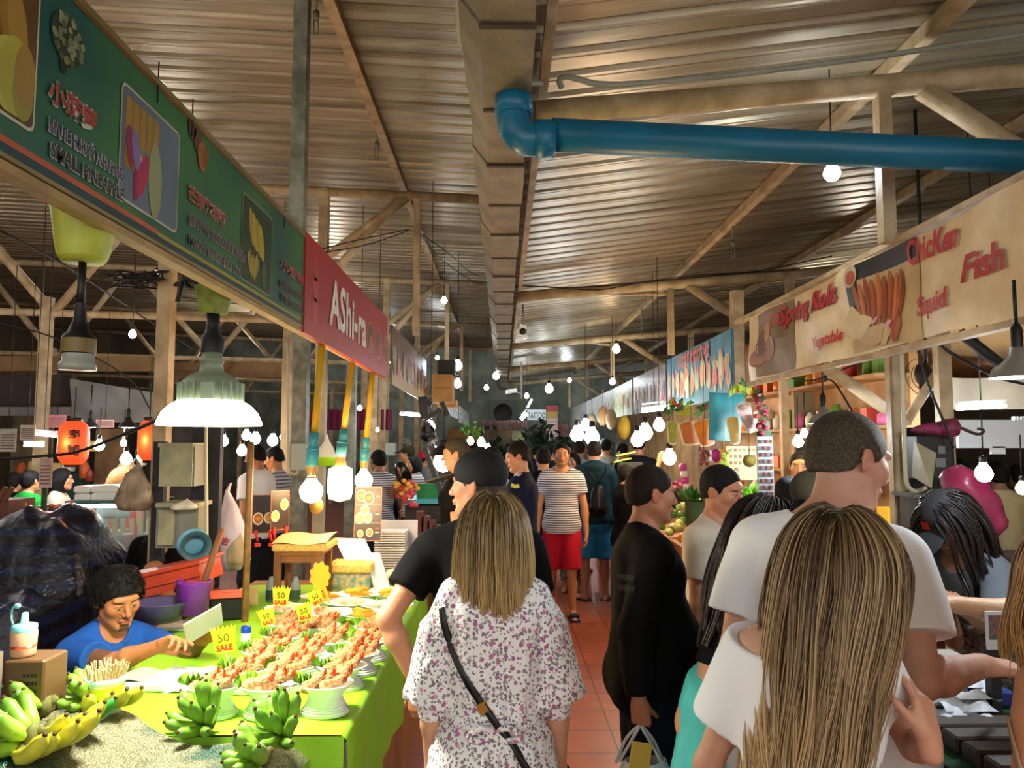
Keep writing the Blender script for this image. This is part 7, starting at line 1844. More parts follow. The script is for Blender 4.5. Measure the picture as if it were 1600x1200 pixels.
 p=atY(1171,720,4.9);m=MB();m.ell(p,(.043,.043,.042),20,14);m.tube([p+Vector((0,0,.04)),p+Vector((0,0,.25))],.003,5);tag(m.build('hanging_fruit',mat('olive_rind','#8a7a2c',rough=.7,bump=1,bscale=90,var=.3)),'round olive brown durian hanging in front of the lit menu','fruit')
 def cutout(px0,px1,py0,py1,Y_,col,label,taper=.65,rot=0.0,rim='#d8d0b0',lid=True,edge='#e8e0c8'):
  a,b=atY(px0,py0,Y_),atY(px1,py1,Y_);w_=(b.x-a.x)/2;h_=(a.z-b.z)/2;c=(a+b)/2
  t=thing('drink_cutout',label,'cutout sign',c)
  def pr(k,n=6):
   P=[]
   for i in range(n+1):a_=PI*i/n;P.append((w_*k*math.cos(a_),h_*.72+h_*.25*math.sin(a_)*k))
   for i in range(n+1):a_=PI+PI*i/n;P.append((w_*k*taper*math.cos(a_),-h_*.85*k+h_*.14*math.sin(a_)))
   cr_,sr_=math.cos(rot),math.sin(rot)
   return[(x*cr_-z*sr_,x*sr_+z*cr_)for x,z in P]
  m=MB();m.poly([(c.x+x,Y_,c.z+z)for x,z in pr(1.08)],(0,.006,0));m.build('backing',mat('cutout_edge',edge,rough=.5),t)
  m=MB();m.poly([(c.x+x,Y_-.004,c.z+z)for x,z in pr(.92)],(0,.004,0));m.build('drink',mat('drink'+col[1:],col,rough=.35,var=.25,vscale=10),t)
  if lid:m=MB();q=[(.0,h_*.68)];x_,z_=-sr(rot)*h_*.66,math.cos(rot)*h_*.66;m.lathe([(w_*.75,-.001),(w_*.8,.0),(w_*.75,.001)],18,(c.x+x_,Y_-.006,c.z+z_),Matrix.Rotation(PI/2,3,'X'),sy=.35);m.build('lid_line',mat('lid_line','#c8a860',rough=.5),t)
  m=MB();m.tube([(c.x,Y_+.002,c.z+h_),(c.x,Y_+.002,2.62)],.002,5);m.build('string',CABLE,t)
 def sr(a):return math.sin(a)
 cutout(1042,1060,657,694,6.2,'#9ab04c','small green drink cutout, leftmost of the hanging cups')
 cutout(1062,1098,657,695,5.9,'#d07a3c','orange drink cutout with salmon rim, second from left',.8,.12)
 cutout(1086,1116,655,697,5.6,'#f0901c','bright orange drink cutout partly behind the turquoise sheet',.75,.25)
 cutout(1137,1156,650,694,5.0,'#e8c060','pale yellow drink cutout in front of the turquoise sheet',.7,.12,edge='#e8d890')
 cutout(1155,1178,627,676,4.9,'#c8a8a0','pinkish white drink cutout at the right of the turquoise sheet',.6,.3)
 a,b=atY(1108,613,5.2),atY(1165,690,5.2);m=MB();m.poly([(a.x,5.2,a.z),(b.x,5.2,a.z-.01),(b.x-.04,5.2,b.z),(a.x-.01,5.2,b.z+.01)],(0,.006,0));t=thing('hanging_sheet','turquoise sheet hanging behind the yellow drink cutout','sheet',(a.x,5.2,b.z));m.build('sheet',mat('turquoise_sheet','#2c98a0',rough=.3,var=.35,vscale=6,col2='#1c6c7c'),t)
 r=random.Random(44)
 for(p0,p1,Y_,n,lb,red)in(((1045,632),(1110,640),5.9,36,'garland of green and yellow leaves with red flowers over the cups',1),((1140,603),(1172,608),5.1,12,'small green leaf spray above the turquoise sheet',0),((1186,612),(1194,690),4.75,40,'dark trailing garland with plum red berries right of the cutouts',2)):
  t=thing('garland',lb,'garland',atY(*p0,Y_));ms={}
  for i in range(n):
   k=r.random();c=atY(p0[0]+(p1[0]-p0[0])*k+r.uniform(-8,8),p0[1]+(p1[1]-p0[1])*k+r.uniform(-10,12),Y_+r.uniform(-.04,.04))
   cl=r.choice((['#3c7a24','#a8b828','#2c5a1c']if red<2 else['#1c3a1c','#24441c'])+(['#c8182c']if red==1 else(['#8a1c34']*2 if red==2 else[])))
   mm_=ms.setdefault(cl,MB())
   if cl in('#c8182c','#8a1c34'):mm_.ell(c,(.020,.018,.016),8,6)
   else:
    e=Vector((r.gauss(0,1),r.gauss(0,.4),r.gauss(0,1))).normalized()*.04;f=e.cross(Vector((0,1,.2))).normalized()*.018;mm_.add([c-e,c+f,c+e,c-f],[(0,1,2,3)],False)
  for cl,mm_ in ms.items():mm_.build('berries' if cl in('#c8182c','#8a1c34')else 'leaves',mat('garl'+cl[1:],cl,rough=.5),t)
 for(px,py,Y_,cl,nm,lb)in((1100,712,5.4,'#8a4a4a','grape_bunch','red grape bunch hanging under the orange cup'),(1132,715,5.2,'#b8c84c','grape_bunch','green grape bunch hanging by the lit menu'),(1119,712,5.3,'#a8208a','fruit_bag','magenta bag hanging between the grape bunches')):
  p=atY(px,py,Y_);m=MB()
  for i in range(22 if nm=='grape_bunch' else 1):
   if nm=='grape_bunch':m.ell(p+Vector((r.uniform(-.03,.03),r.uniform(-.02,.02),r.uniform(-.06,.05))),.014,8,6)
   else:m.ell(p,(.035,.03,.05),12,8)
  m.tube([p,p+Vector((0,0,.3))],.003,5);tag(m.build(nm,mat('gr'+cl[1:],cl,rough=.35)),lb,'fruit' if nm=='grape_bunch' else 'bag')
 for i in range(5):
  p=atY(1067+2*i,730+10*i,6.2);m=MB();m.lathe([(.001,p.z-.03),(.03,p.z-.03),(.03,p.z+.02),(.012,p.z+.03)],12,(p.x,p.y,0));tag(m.build('jar',mat(('pink_jar','white_jar')[i%2],('#c83c9a','#e0d8d8')[i%2],rough=.4)),('pink' if i%2==0 else 'white')+' jar in the column left of the lit menu, '+['top','second','middle','fourth','bottom'][i],'jar')
 t=thing('shelf_unit','added warm wooden shelf wall behind the fruit counter and hanging cups','shelf',(2.75,7.0,0));SW=mat('warm_shelf_wood','#b48a58',rough=.7,var=.35,vscale=4,col2='#8c6438')  # shelf wall added as a warm backdrop filling the dark behind the counter
 MB().bx(2.74,2.80,4.9,16.0,0,2.55).build('back_board',SW,t)
 for z in(1.15,1.5,1.85,2.2):MB().bx(2.50,2.74,4.9,9.4,z-.012,z+.012).build('shelf_board',SW,t)
 GC=[('red','#b83428'),('yellow','#e0b02c'),('green','#5c8a34'),('white','#d8d4c8'),('orange','#d8742c'),('pink','#c8608c')]
 for k in range(72):
  z=(1.162,1.512,1.862,2.212)[k%4];y=5.0+4.3*(k//4)/18+r.uniform(-.04,.04);h=r.uniform(.10,.22);rr_=r.uniform(.035,.06);cn,cl=GC[r.randrange(6)];m=MB()
  if k%3:m.lathe([(.001,0),(rr_,0),(rr_,h*.7),(rr_*.5,h*.85),(rr_*.45,h),(.001,h)],12)
  else:m.bx(-rr_,rr_,-rr_*1.2,rr_*1.2,0,h)
  o=m.build('jar' if k%3 else 'carton',mat('shelf_'+cn,cl,rough=.45));o.location=(2.61,y,z);tag(o,cn+(' jar' if k%3 else ' carton')+' standing on the added wooden shelves behind the fruit counter','jar' if k%3 else 'carton','goods on the fruit stall shelves: '+cn+(' jars' if k%3 else ' cartons'))
 p=atY(985,715,7.6);t=thing('display_stand','black stand with lime green printed flaps beside the hooded man','stand',(p.x,p.y,0));m=MB()
 for(a,b)in(((962,712),(992,706)),((958,722),(985,716))):m.bar(atY(*a,7.6),atY(*b,7.6),.10,.012)
 m.build('flap',mat('lime_flap','#8cc83c',rough=.4),t);m=MB();m.bar(atY(955,735,7.6),atY(968,705,7.6),.02,.02);m.bx(p.x-.12,p.x+.12,7.55,7.7,1.1,p.z-.05);m.build('frame',BLACK,t)
 for i,(px,py,Y_,cl,lb)in enumerate(((975,668,9.0,'#a8861c','yellow pineapple hanging under the far right banners'),(942,650,11,'#a87a50','brown hanging bag under the far right banners'),(955,655,10.5,'#c0a878','cream hanging bundle under the far right banners'),(925,660,12,'#8c7860','tan bundle near the blazing lamps'))):
  p=atY(px,py,Y_);m=MB();m.ell(p,(.08,.08,.15),12,8);m.tube([p,p+Vector((0,0,.4))],.006,5);tag(m.build('hanging_bundle',mat('bundle'+cl[1:],cl,rough=.7,var=.3,bump=.5)),lb,'bundle')
 m=MB();m.bx(3.3,7.5,4.75,5.15,0,1.0);tag(m.build('stall_counter',mat('dark_counter',0)),'low counter in the dark hall at the far right','counter')
 m=MB();p,q=atY(1245,690,5.8),atY(1300,760,5.8);m.bx(p.x,q.x,5.8,5.85,q.z,p.z);tag(m.build('curtain',mat('dark_green_curtain','#1c3024',rough=.8,var=.5,vscale=20,stretch=(6,6,.2))),'dark green curtain behind the yellow shirt seller','curtain')
 t=thing('standing_fan','dark round standing fan between the two right columns','fan',atY(1448,585,4.3));p=atY(1448,590,4.3);rot=Matrix.Rotation(R(75),3,'X')
 m=MB()
 for q in(.05,.09,.125):m.lathe([(q,-.004),(q+.003,0),(q,.004)],24,p,rot)
 m.tube([p,(p.x,p.y,zr(p.x))],.01,6);m.build('guard',DARK,t);m=MB();m.ell(p+Vector((-.02,0,.02)),(.05,.05,.07));m.build('motor',BLACK,t);m=MB();m.ell(p+Vector((.04,.01,.0)),(.02,.03,.08));m.build('blade',mat('pale_fan_blade','#9cb4c0',rough=.4),t)
right()
#  people
from mathutils.bvhtree import BVHTree
def fab(name,col,**k):
 return mat(name,col,rough=k.pop('rough',.85),bump=k.pop('bump',.12),bscale=k.pop('bscale',160),spec=.12,**k)
HDARK=mat('dark_hair','#0b0806',rough=.7,spec=.2,bump=.6,bscale=130,var=.5,vscale=60,stretch=(1,1,.3));HBR=mat('brown_hair','#20160e',rough=.7,spec=.2,bump=.6,bscale=160,var=.5,vscale=140);HGR=mat('greying_brown_hair','#322a20',rough=.7,spec=.2,bump=.6,bscale=170,var=.3,vscale=160,col2='#544a3c')
HBLO=mat('blond_strands','#a08050',rough=.42,vcol=True,spec=.5);HBL2=mat('blond_base','#6f5a34',rough=.6,bump=1,bscale=90,stretch=(1,1,.15),var=.5,vscale=40)
WTEE=fab('white_cotton','#dededf');BTEE=fab('black_cotton','#08080a');NAVY=fab('navy_cloth','#131a30');GREYT=fab('grey_cotton','#6c6e70');OFFW=fab('offwhite_cotton','#c8b8a4');LBLUE=fab('pale_blue_cotton','#8fb0b8')
def stripes(name,a,b,sc_,axis='Z'):
 m,nt,N,L,bs=nodes_mat(name);tc=N.new('ShaderNodeTexCoord');w_=N.new('ShaderNodeTexWave');w_.bands_direction=axis;w_.inputs['Scale'].default_value=sc_;w_.inputs['Distortion'].default_value=.6;w_.inputs['Detail'].default_value=0
 rp=N.new('ShaderNodeValToRGB');rp.color_ramp.interpolation='CONSTANT';rp.color_ramp.elements[0].color=(*rgb(a),1);rp.color_ramp.elements[1].color=(*rgb(b),1);rp.color_ramp.elements[1].position=.42
 L.new(tc.outputs['Object'],w_.inputs['Vector']);L.new(w_.outputs[0],rp.inputs[0]);L.new(rp.outputs[0],bs.inputs['Base Color']);bs.inputs['Roughness'].default_value=.85;return m
STRP=stripes('navy_white_stripes','#3c4058','#d4d4d8',14);STRG=stripes('grey_stripes','#5c5c64','#b4b0b0',9)
def floral():
 m,nt,N,L,bs=nodes_mat('floral_cotton');tc=N.new('ShaderNodeTexCoord');prev=None
 base=(.80,.79,.77,1)
 for i,(sc_,th,cols)in enumerate(((60,.44,('#8e8f86','#b7b4ae','#76756e')),(46,.42,('#c46c9c','#d88cb0','#9a5c90')),(90,.48,('#6a5a6c','#8f949a','#7c6a80')),(110,.42,('#8f9a78','#a8607c','#6c5a74')))):
  v=N.new('ShaderNodeTexVoronoi');v.inputs['Scale'].default_value=sc_;v.inputs['Randomness'].default_value=1
  n=N.new('ShaderNodeTexNoise');n.inputs['Scale'].default_value=sc_*3;n.inputs['Detail'].default_value=1
  ad=N.new('ShaderNodeMath');ad.operation='MULTIPLY_ADD';ad.inputs[1].default_value=.45;L.new(n.outputs[0],ad.inputs[0]);L.new(v.outputs['Distance'],ad.inputs[2])
  lt=N.new('ShaderNodeMath');lt.operation='LESS_THAN';lt.inputs[1].default_value=th+.12;L.new(ad.outputs[0],lt.inputs[0])
  sx=N.new('ShaderNodeSeparateColor');L.new(v.outputs['Color'],sx.inputs[0])
  g=N.new('ShaderNodeMath');g.operation='GREATER_THAN';g.inputs[1].default_value=.42;L.new(sx.outputs[0],g.inputs[0])
  mu=N.new('ShaderNodeMath');mu.operation='MULTIPLY';L.new(lt.outputs[0],mu.inputs[0]);L.new(g.outputs[0],mu.inputs[1])
  rp=N.new('ShaderNodeValToRGB');e=rp.color_ramp.elements;e[0].color=(*rgb(cols[0]),1);e[1].color=(*rgb(cols[1]),1);x=e.new(.5);x.color=(*rgb(cols[2]),1);L.new(sx.outputs[1],rp.inputs[0])
  mp=N.new('ShaderNodeMapping');mp.inputs['Location'].default_value=(i*1.7,i*.9,i*2.3);L.new(tc.outputs['Object'],mp.inputs[0]);L.new(mp.outputs[0],v.inputs['Vector']);L.new(mp.outputs[0],n.inputs['Vector'])
  mx=N.new('ShaderNodeMix');mx.data_type='RGBA';L.new(mu.outputs[0],mx.inputs[0]);L.new(rp.outputs[0],mx.inputs[7])
  if prev is None:mx.inputs[6].default_value=base
  else:L.new(prev,mx.inputs[6])
  prev=mx.outputs[2]
 L.new(prev,bs.inputs['Base Color']);bs.inputs['Roughness'].default_value=.8;return m
FLOR=floral()
def cast(obj,px,py):
 if isinstance(obj,(list,tuple)):
  hs=[h for h in(cast(o,px,py)for o in obj)if h[0]is not None];return min(hs,key=lambda h:h[3])if hs else(None,)
 dg=bpy.context.evaluated_depsgraph_get();dg.update();M=obj.matrix_world.copy()
 if not hasattr(cast,'c'):cast.c={}
 if obj.name not in cast.c:
  cast.c[obj.name]=BVHTree.FromPolygons([M@v.co for v in obj.data.vertices],[tuple(p.vertices)for p in obj.data.polygons])
 d=ray(px,py).normalized();return cast.c[obj.name].ray_cast(Vector((0,0,CAMH)),d)
def ribbon(obj,path,width,m,name,root,lift=.003,th=.003,n=40,label=None):
 P=[];pts=cr([Vector((a,b,0))for a,b in path],8)
 for q in pts:
  h=cast(obj,q.x,q.y)
  if h[0]is not None:
   nn=h[1]if h[1].dot(h[0]-Vector((0,0,CAMH)))<0 else-h[1];P.append((h[0]+nn*lift,nn))
 if len(P)<3:return
 V=[]
 for i,(p,nn)in enumerate(P):
  t=(P[min(i+1,len(P)-1)][0]-P[max(i-1,0)][0]).normalized();s_=t.cross(nn).normalized()*width/2;nn=s_.cross(t).normalized()*th
  if nn.dot(P[i][1])<0:nn=-nn
  V+=[p-s_,p+s_,p+s_+nn,p-s_+nn]
 F=[]
 for i in range(len(P)-1):
  for j in range(4):a=i*4+j;b=i*4+(j+1)%4;F.append((a,b,b+4,a+4))
 W=root.matrix_world.inverted();mb=MB();mb.add([W@v for v in V],F,True);o=mb.build(name,m,root,False)
 if label:o['label']=label
 return o
bpy.context.view_layer.update()
def who(px,py,Y,yaw,label,H=None,off=(0,0),**k):
 p=atY(px,py,Y);return Person('person',label,(p.x+off[0],Y+off[1],0),yaw,H=H or p.z/1.015,**k)
LO=dict(h=.018,hh=.0075,hands_h=.006);MD=dict(h=.012,hh=.005,hands_h=.005)
D2=PI/180
def floral_woman():
 p=who(772,775,2.2,0.03,'woman with blond bob in floral puff sleeved dress, back turned, black crossbody strap',H=1.57,fem=True,h=.008,hh=.004,skin='#c68f70',shoulder=.98,head=(-.05,-.05,0),arms={1:((.22,-.02,-1),(.04,.12,-1)),-1:((-.20,.0,-1),(.0,.14,-1))},hand={1:{'curl':.5},-1:{'curl':.5}})
 p.body()
 S=p.S
 P=p.torso()+[('c',p.pel+V3(0,0,.02),p.pel+V3(0,0,-.50)*S,.16*S,.30*S,.08)]
 lo,hi=bounds(P,.05);G=SDF(lo,hi,.007).prims(P,.014);G.noise(.006,60,3,(2.2,2.2,.35));G.noise(.003,28,9)
 G.prim(('-e',p.nb+V3(0,-.01,.075)*S,V3(.088,.105,.085)*S,None,.006))
 X,Y_,Z=G.xyz(G.full())
 wz=p.pel[2]+.145*S
 w_=np.exp(-((Z-wz)/.022)**2)*(np.abs(X)<.2)*.012;G.D=G.D+w_.astype(np.float32)
 pts,q=G.mesh();dr=npmesh('dress',pts,q,FLOR,p.root);slv=[dr]
 for k in(-1,1):
  a,e=p.sh[k],p.el[k];Q=[('c',a+V3(-.035*k,-.005,.012),a+(e-a)*.3,.070*S,.062*S,.02),('c',a+(e-a)*.3,a+(e-a)*.93,.060*S,.080*S,.02)]
  G=SDF(*bounds(Q,.05),.006).prims(Q,.017);G.noise(.005,75,3+k,(2.2,2.2,.3));G.cut(e,unit(e-a));a_,b_=G.mesh();slv.append(npmesh('puff_sleeve',a_,b_,FLOR,p.root))
 for k in(-1,1):
  a,e,wv=p.sh[k],p.el[k],p.wr[k];f=unit(wv-e);c0=a+(e-a)*.97;G=SDF(*bounds([('c',e,e+f*.06,.06,.06,0)],.03),.006);G.prim(('c',c0,e+f*.035,.054*S,.044*S,.01));G.noise(.002,70,4,(2,2,.5));G.cut(e+f*.05,f)
  pts,q=G.mesh();npmesh('sleeve_cuff',pts,q,FLOR,p.root)
 m=MB()
 for(a,b)in(((-.02,0),(-.05,-.34)),((.02,0),(.03,-.30))):
  m.tube(cr([(a[0]*S,-.125,wz),((a[0]+b[0])/2*S,-.175,wz-.1),(b[0]*S,-.235,wz+b[1])]),[.012]*9+[.010]*8,6)
 m.tube(cr([(-.16,-.02,wz+.01),(-.08,-.105,wz+.004),(0,-.128,wz),(.08,-.105,wz+.004),(.16,-.02,wz+.01)]),.010,6)
 for s_ in(-1,1):m.tube(cr([(0,-.13,wz),(s_*.04,-.15,wz+.015),(s_*.07,-.15,wz-.01),(s_*.03,-.145,wz-.02),(0,-.13,wz)]),.009,6)
 m.build('waist_tie',FLOR,p.root,False)
 bpy.context.view_layer.update()
 STRAP=mat('black_leather_strap','#121416',rough=.4)
 ribbon(slv,[(692,950),(697,985),(716,1035),(740,1080),(765,1115),(800,1165),(826,1205),(840,1230)],.020,STRAP,'bag_strap',p.root,lift=.004)
 h=cast(dr,752,1098)[0]
 if h is not None:l=p.root.matrix_world.inverted()@h;m=MB();m.box((l.x,l.y-.010,l.z),(.030,.006,.006),Matrix.Rotation(-.5,3,'Y'));m.box((l.x+.004,l.y-.012,l.z-.014),(.022,.006,.026),Matrix.Rotation(.9,3,'Y'));m.build('buckle',BRASS,p.root,False)['label']='brass strap buckle'
 w_=p.wr[1];m=MB();m.lathe([(.030,-.014),(.033,0),(.030,.014)],16,w_-unit(w_-p.el[1])*.01,sy=.9);m.build('wrist_band',BLACK,p.root,False)
 p.hair(HBL2,t=.010,back=-.09)
 strands(p,2600,.335,('#5c4a2a','#b89a62'),HBLO,rad=.0021,clump=.42,nclump=150,seed=5,colliders=[(p.up(0,-.01,.16),V3(.16,.115,.21)*S,p.B),(p.hc+p.HM@V3(0,-.03,-.10),V3(.078,.075,.10),p.HM)],wave=.004,stiff=.72)
floral_woman()
def cap_man():
 wr=atY(652,1068,2.62)
 p=who(750,712,2.75,.10,'man in black cap and black t-shirt looking left towards the prawns',H=1.68,h=.009,hh=.0035,skin='#c08462',head=(1.15,.03,0),shoulder=1.08,girth=1.04,brow=.6,hairc='#3a2c20',arms={-1:('ik',wr,(-.8,-.4,-.2)),1:((.22,.05,-1),(.1,.2,-1))},hand={-1:{'palm':(.4,.9,0),'curl':.7,'dir':(.05,0,-1)}})
 p.body();p.tee(BTEE,sleeve=.62,hem=-.12,loose=.015);p.shorts(fab('charcoal_shorts','#202226'));p.hair(HGR,t=.004);p.cap(mat('black_cap_cloth','#0c0c0e',rough=.8,bump=.3,bscale=200),bm=fab('lamplit_brim','#4c4030'))  # brim of the black cap coloured brown to carry the lamplight on it
cap_man()
def sleeve_man():
 hp=atY(998,1098,2.72)
 p=who(1010,735,2.95,-88*D2,'man in black long sleeved top and shorts carrying a white plastic bag',H=1.635,h=.008,hh=.003,skin='#a86e50',girth=1.12,belly=.045,head=(0.10,.10,0),hairc='#24170f',fat=.004,jaw=1.05,arms={1:('ik',hp,(-.9,-.3,0)),-1:((-.1,.05,-1),(0,.2,-1))},hand={1:{'curl':1.35,'palm':(-1,.2,0),'dir':(0,.1,-1)}})
 p.body();sh=p.tee(BTEE,sleeve=1.93,hem=-.13,loose=.01,neckr=.072);p.shorts(fab('dark_navy_shorts','#10141f'),length=.92);p.hair(HBR,t=.005,temple=.02,hl=.060)
 bpy.context.view_layer.update()
 for i,(y0)in enumerate((902,919)):ribbon(sh,[(966,y0),(978,y0+1),(992,y0+3)],.026,fab('grey_band','#2c2c30'),'sleeve_band',p.root,lift=.002,th=.001)
 W=p.root.matrix_world;f=W@Vector(p.wr[1]+unit(p.wr[1]-p.el[1])*.085);t=thing('plastic_bag','white plastic carrier bag held by the man in black long sleeves','bag',f)
 m=MB();prof=[(.001,-.40),(.10,-.39),(.125,-.30),(.11,-.20),(.075,-.12)];m.lathe([(a,f.z+b)for a,b in prof],22,(f.x+.01,f.y,0),sy=.6)
 for i,v in enumerate(m.v):m.v[i]=(v[0]+.008*math.sin(v[2]*60+v[1]*40),v[1]+.008*math.sin(v[0]*80),v[2])
 BAGM=mat('thin_white_carrier','#c8c8cc',rough=.3,bump=.7,bscale=18,alpha=.9);m.build('bag',BAGM,t)
 for s_ in(-1,1):
  m=MB();m.tube(cr([f+Vector((s_*.075,-.01*s_,-.13)),f+Vector((s_*.035,0,-.06)),f+Vector((.004*s_,0,-.005)),f+Vector((s_*.05,.02,-.06)),f+Vector((s_*.085,.02,-.14))]),.006,6);m.build('handle',BAGM,t)
 q=f+Vector((-.01,-.045,-.10));m=MB();m.box(q,(.07,.01,.11),Matrix.Rotation(.15,3,'Y'));tag(m.build('yellow_packet',mat('yellow_packet','#c8a040',rough=.5)),'yellow packet showing at the mouth of the carried bag','packet')
sleeve_man()
p=who(1122,730,3.4,-140*D2,'man with short dark hair in off-white t-shirt looking right by the fruit stall',H=1.62,h=.010,hh=.0035,skin='#b4785a',head=(.12,.22,.10),girth=1.1,hairc='#20140d',arms={-1:((-.25,.1,-1),(.1,.6,-.8)),1:((.12,.05,-1),(.0,.1,-1))})
p.body();p.tee(OFFW,sleeve=.6,hem=-.10,neckr=.08);p.shorts(mat('plaid_shorts','#8a8078',rough=.9,var=.8,vscale=22,col2='#c4bcb0',stretch=(1,1,.15)));p.hair(HDARK,t=.005,hl=.058)
def dark_woman():
 p=who(1130,812,2.55,-62*D2,'woman with long dark wavy hair in black top and turquoise dress, leaning forward',H=1.56,fem=True,h=.010,hh=.004,skin='#b4805e',lean=.30,bend=.10,head=(-.1,.5,0),arms={1:((.1,.5,-1),(.1,.9,-.5)),-1:((-.1,.6,-1),(0,.9,-.4))})
 p.body();p.tee(BTEE,sleeve=.5,hem=.16,neckr=.09);S=p.S
 P=p.torso()[:3]+[('c',p.pel,p.pel+V3(0,0,-.45)*S,.16*S,.24*S,.06)];lo,hi=bounds(P,.04);G=SDF(lo,hi,.01).prims(P,.012);G.noise(.005,40,2,(2,2,.4));G.cut(p.pel+p.A@V3(0,0,.20)*S,p.A@V3(0,-.8,1));a,b=G.mesh();npmesh('dress',a,b,fab('turquoise_cotton','#4ca8a4'),p.root)
 p.hair(HDARK,t=.012,back=-.09);strands(p,900,.52,('#120c09','#2e1e15'),HBLO,rad=.0032,clump=.6,nclump=50,seed=8,colliders=[(p.up(0,-.02,.16),V3(.15,.115,.22)*S,p.B)],wave=.014,flow=(0,-.25,0))
dark_woman()
def big_man():
 wr=atY(1535,1040,1.95);wl=atY(1478,1066,2.15)
 p=who(1268,648,2.02,-38*D2,'tall man in white t-shirt with cropped hair leaning over the right counter',H=1.79,h=.008,hh=.003,skin='#b98a74',girth=1.18,shoulder=1.12,lean=.10,bend=.10,head=(-.72,.28,-.04),hairc='#3c2c20',headscale=1.13,neck=.016,fat=.003,headoff=(.05,.035,.0),arms={1:('ik',wr,(-.1,-.5,-1)),-1:((-.16,-.22,-1),(.35,.85,-.2))},hand={1:{'palm':(0,.2,-1),'curl':.5,'dir':(.8,.75,-.12)},-1:{'palm':(0,0,-1),'curl':.35}})
 p.body();p.tee(WTEE,sleeve=.66,hem=-.20,loose=.05,neckr=.088,noise=(.0075,16),backneck=.03,h=.008,st=(1,1,.6));p.shorts(fab('khaki_shorts','#6c6450'));p.hair(HGR,t=.006,hl=.058,temple=.02,back=-.05)
big_man()
def blond():
 w1=atY(1452,1160,1.46)
 p=who(1240,785,1.60,-22*D2,'woman with very long dark blond hair in white top, back turned, right hand raised',H=1.59,fem=True,h=.007,hh=.004,skin='#b88a70',shoulder=.88,headscale=.95,headoff=(.055,0,0),head=(-.12,.10,.10),side=.05,hands_h=.0025,arms={-1:((-.40,.05,-1),(-.1,.25,-1)),1:('ik',w1,(.7,-.1,-1))},hand={1:{'dir':(-.10,.25,1),'palm':(-.7,.5,0),'thumb':(-1,0,.2),'curl':[.35,.55,.8,.9]}})
 S=p.S;p.body()
 P=p.torso()
 for k in(-1,1):a,e=p.sh[k],p.el[k];P.append(('c',a,a+(e-a)*.55,.058*S,.068*S,.04))
 lo,hi=bounds(P,.05);G=SDF(lo,hi,.007).prims(P,.013);G.noise(.008,17,6,(1,1,.5));G.prim(('-e',p.nb+V3(-.05,-.04,.075)*S,V3(.165,.13,.115)*S,None,.008))
 X,Y_,Z=G.xyz(G.full());
 for k,f in((-1,.62),(1,.26)):
  a,e=p.sh[k],p.el[k];d=unit(e-a);pt=a+(e-a)*f;G.D=np.where(X*k>.115,np.maximum(G.D,(X-pt[0])*d[0]+(Y_-pt[1])*d[1]+(Z-pt[2])*d[2]),G.D).astype(np.float32)
 a,b=G.mesh();npmesh('top',a,b,WTEE,p.root);p.shorts(fab('denim_shorts','#38465c'))
 p.hair(HBL2,t=.010,back=-.09)
 col=[(p.up(0,-.01,.17),V3(.155,.125,.21)*S,p.B),(p.hc+p.HM@V3(0,-.03,-.10),V3(.082,.082,.11),p.HM),(p.pel,V3(.17,.15,.25),np.eye(3))]
 strands(p,4200,.64,('#4a3622','#c0a274'),HBLO,rad=.0021,clump=.45,nclump=170,seed=11,colliders=col,wave=.010,stiff=.76,flow=(.0,-.10,0),seg=22,squeeze=.42,shift=-.07)
blond()
def edge_woman():
 p=who(1700,825,1.50,8*D2,'woman with golden hair and bare shoulders at the right edge of the frame',H=1.56,fem=True,h=.008,hh=.004,skin='#b8805c',arms={-1:((-.16,.08,-1),(-.02,.6,-.6)),1:((.2,.1,-1),(0,.8,-.4))})
 b=p.body();S=p.S
 P=p.torso();lo,hi=bounds(P,.04);G=SDF(lo,hi,.008).prims(P,.008);G.cut(p.up(0,0,-.06),(0,-1,1.1));a,q=G.mesh();npmesh('dress',a,q,fab('orange_print','#b8481c',var=.6,vscale=40,col2='#e0c0a0'),p.root)
 P=[('e',p.nb+V3(0,-.01,-.015)*S,V3(.115,.085,.028)*S,rotx(.2),.01)];lo,hi=bounds(P,.03);G=SDF(lo,hi,.006).prims(P);G.noise(.004,60,2);a,q=G.mesh();npmesh('halter_collar',a,q,fab('orange_crochet','#c8481c',bump=1,bscale=120),p.root)['label']='orange crochet collar'
 p.shorts(fab('orange_print',0),length=1.3,top=.16)
 bpy.context.view_layer.update()
 ribbon(b,[(1566,1062),(1572,1095),(1582,1140),(1592,1185),(1600,1215)],.012,mat('beige_strap','#9c7c5c',rough=.5),'strap',p.root)
 p.hair(HBL2,t=.010,back=-.09);strands(p,2200,.31,('#6a4420','#c0904c'),HBLO,rad=.0022,clump=.45,nclump=90,seed=21,colliders=[(p.up(0,-.01,.16),V3(.15,.115,.21)*S,p.B),(p.hc+p.HM@V3(0,-.03,-.10),V3(.078,.075,.10),p.HM)],wave=.006,flow=(-.12,0,0))
edge_woman()
p=who(1805,780,2.05,80*D2,'person beyond the right edge whose bare forearm reaches left over the counter',H=1.6,h=.012,hh=.006,hands_h=.004,skin='#b08a68',arms={1:('ik',atY(1485,944,2.25),(.3,-.2,-1))},hand={1:{'palm':(0,0,-1),'curl':.6}});p.body();p.tee(GREYT,sleeve=.5);p.shorts(BTEE);p.hair(HDARK)
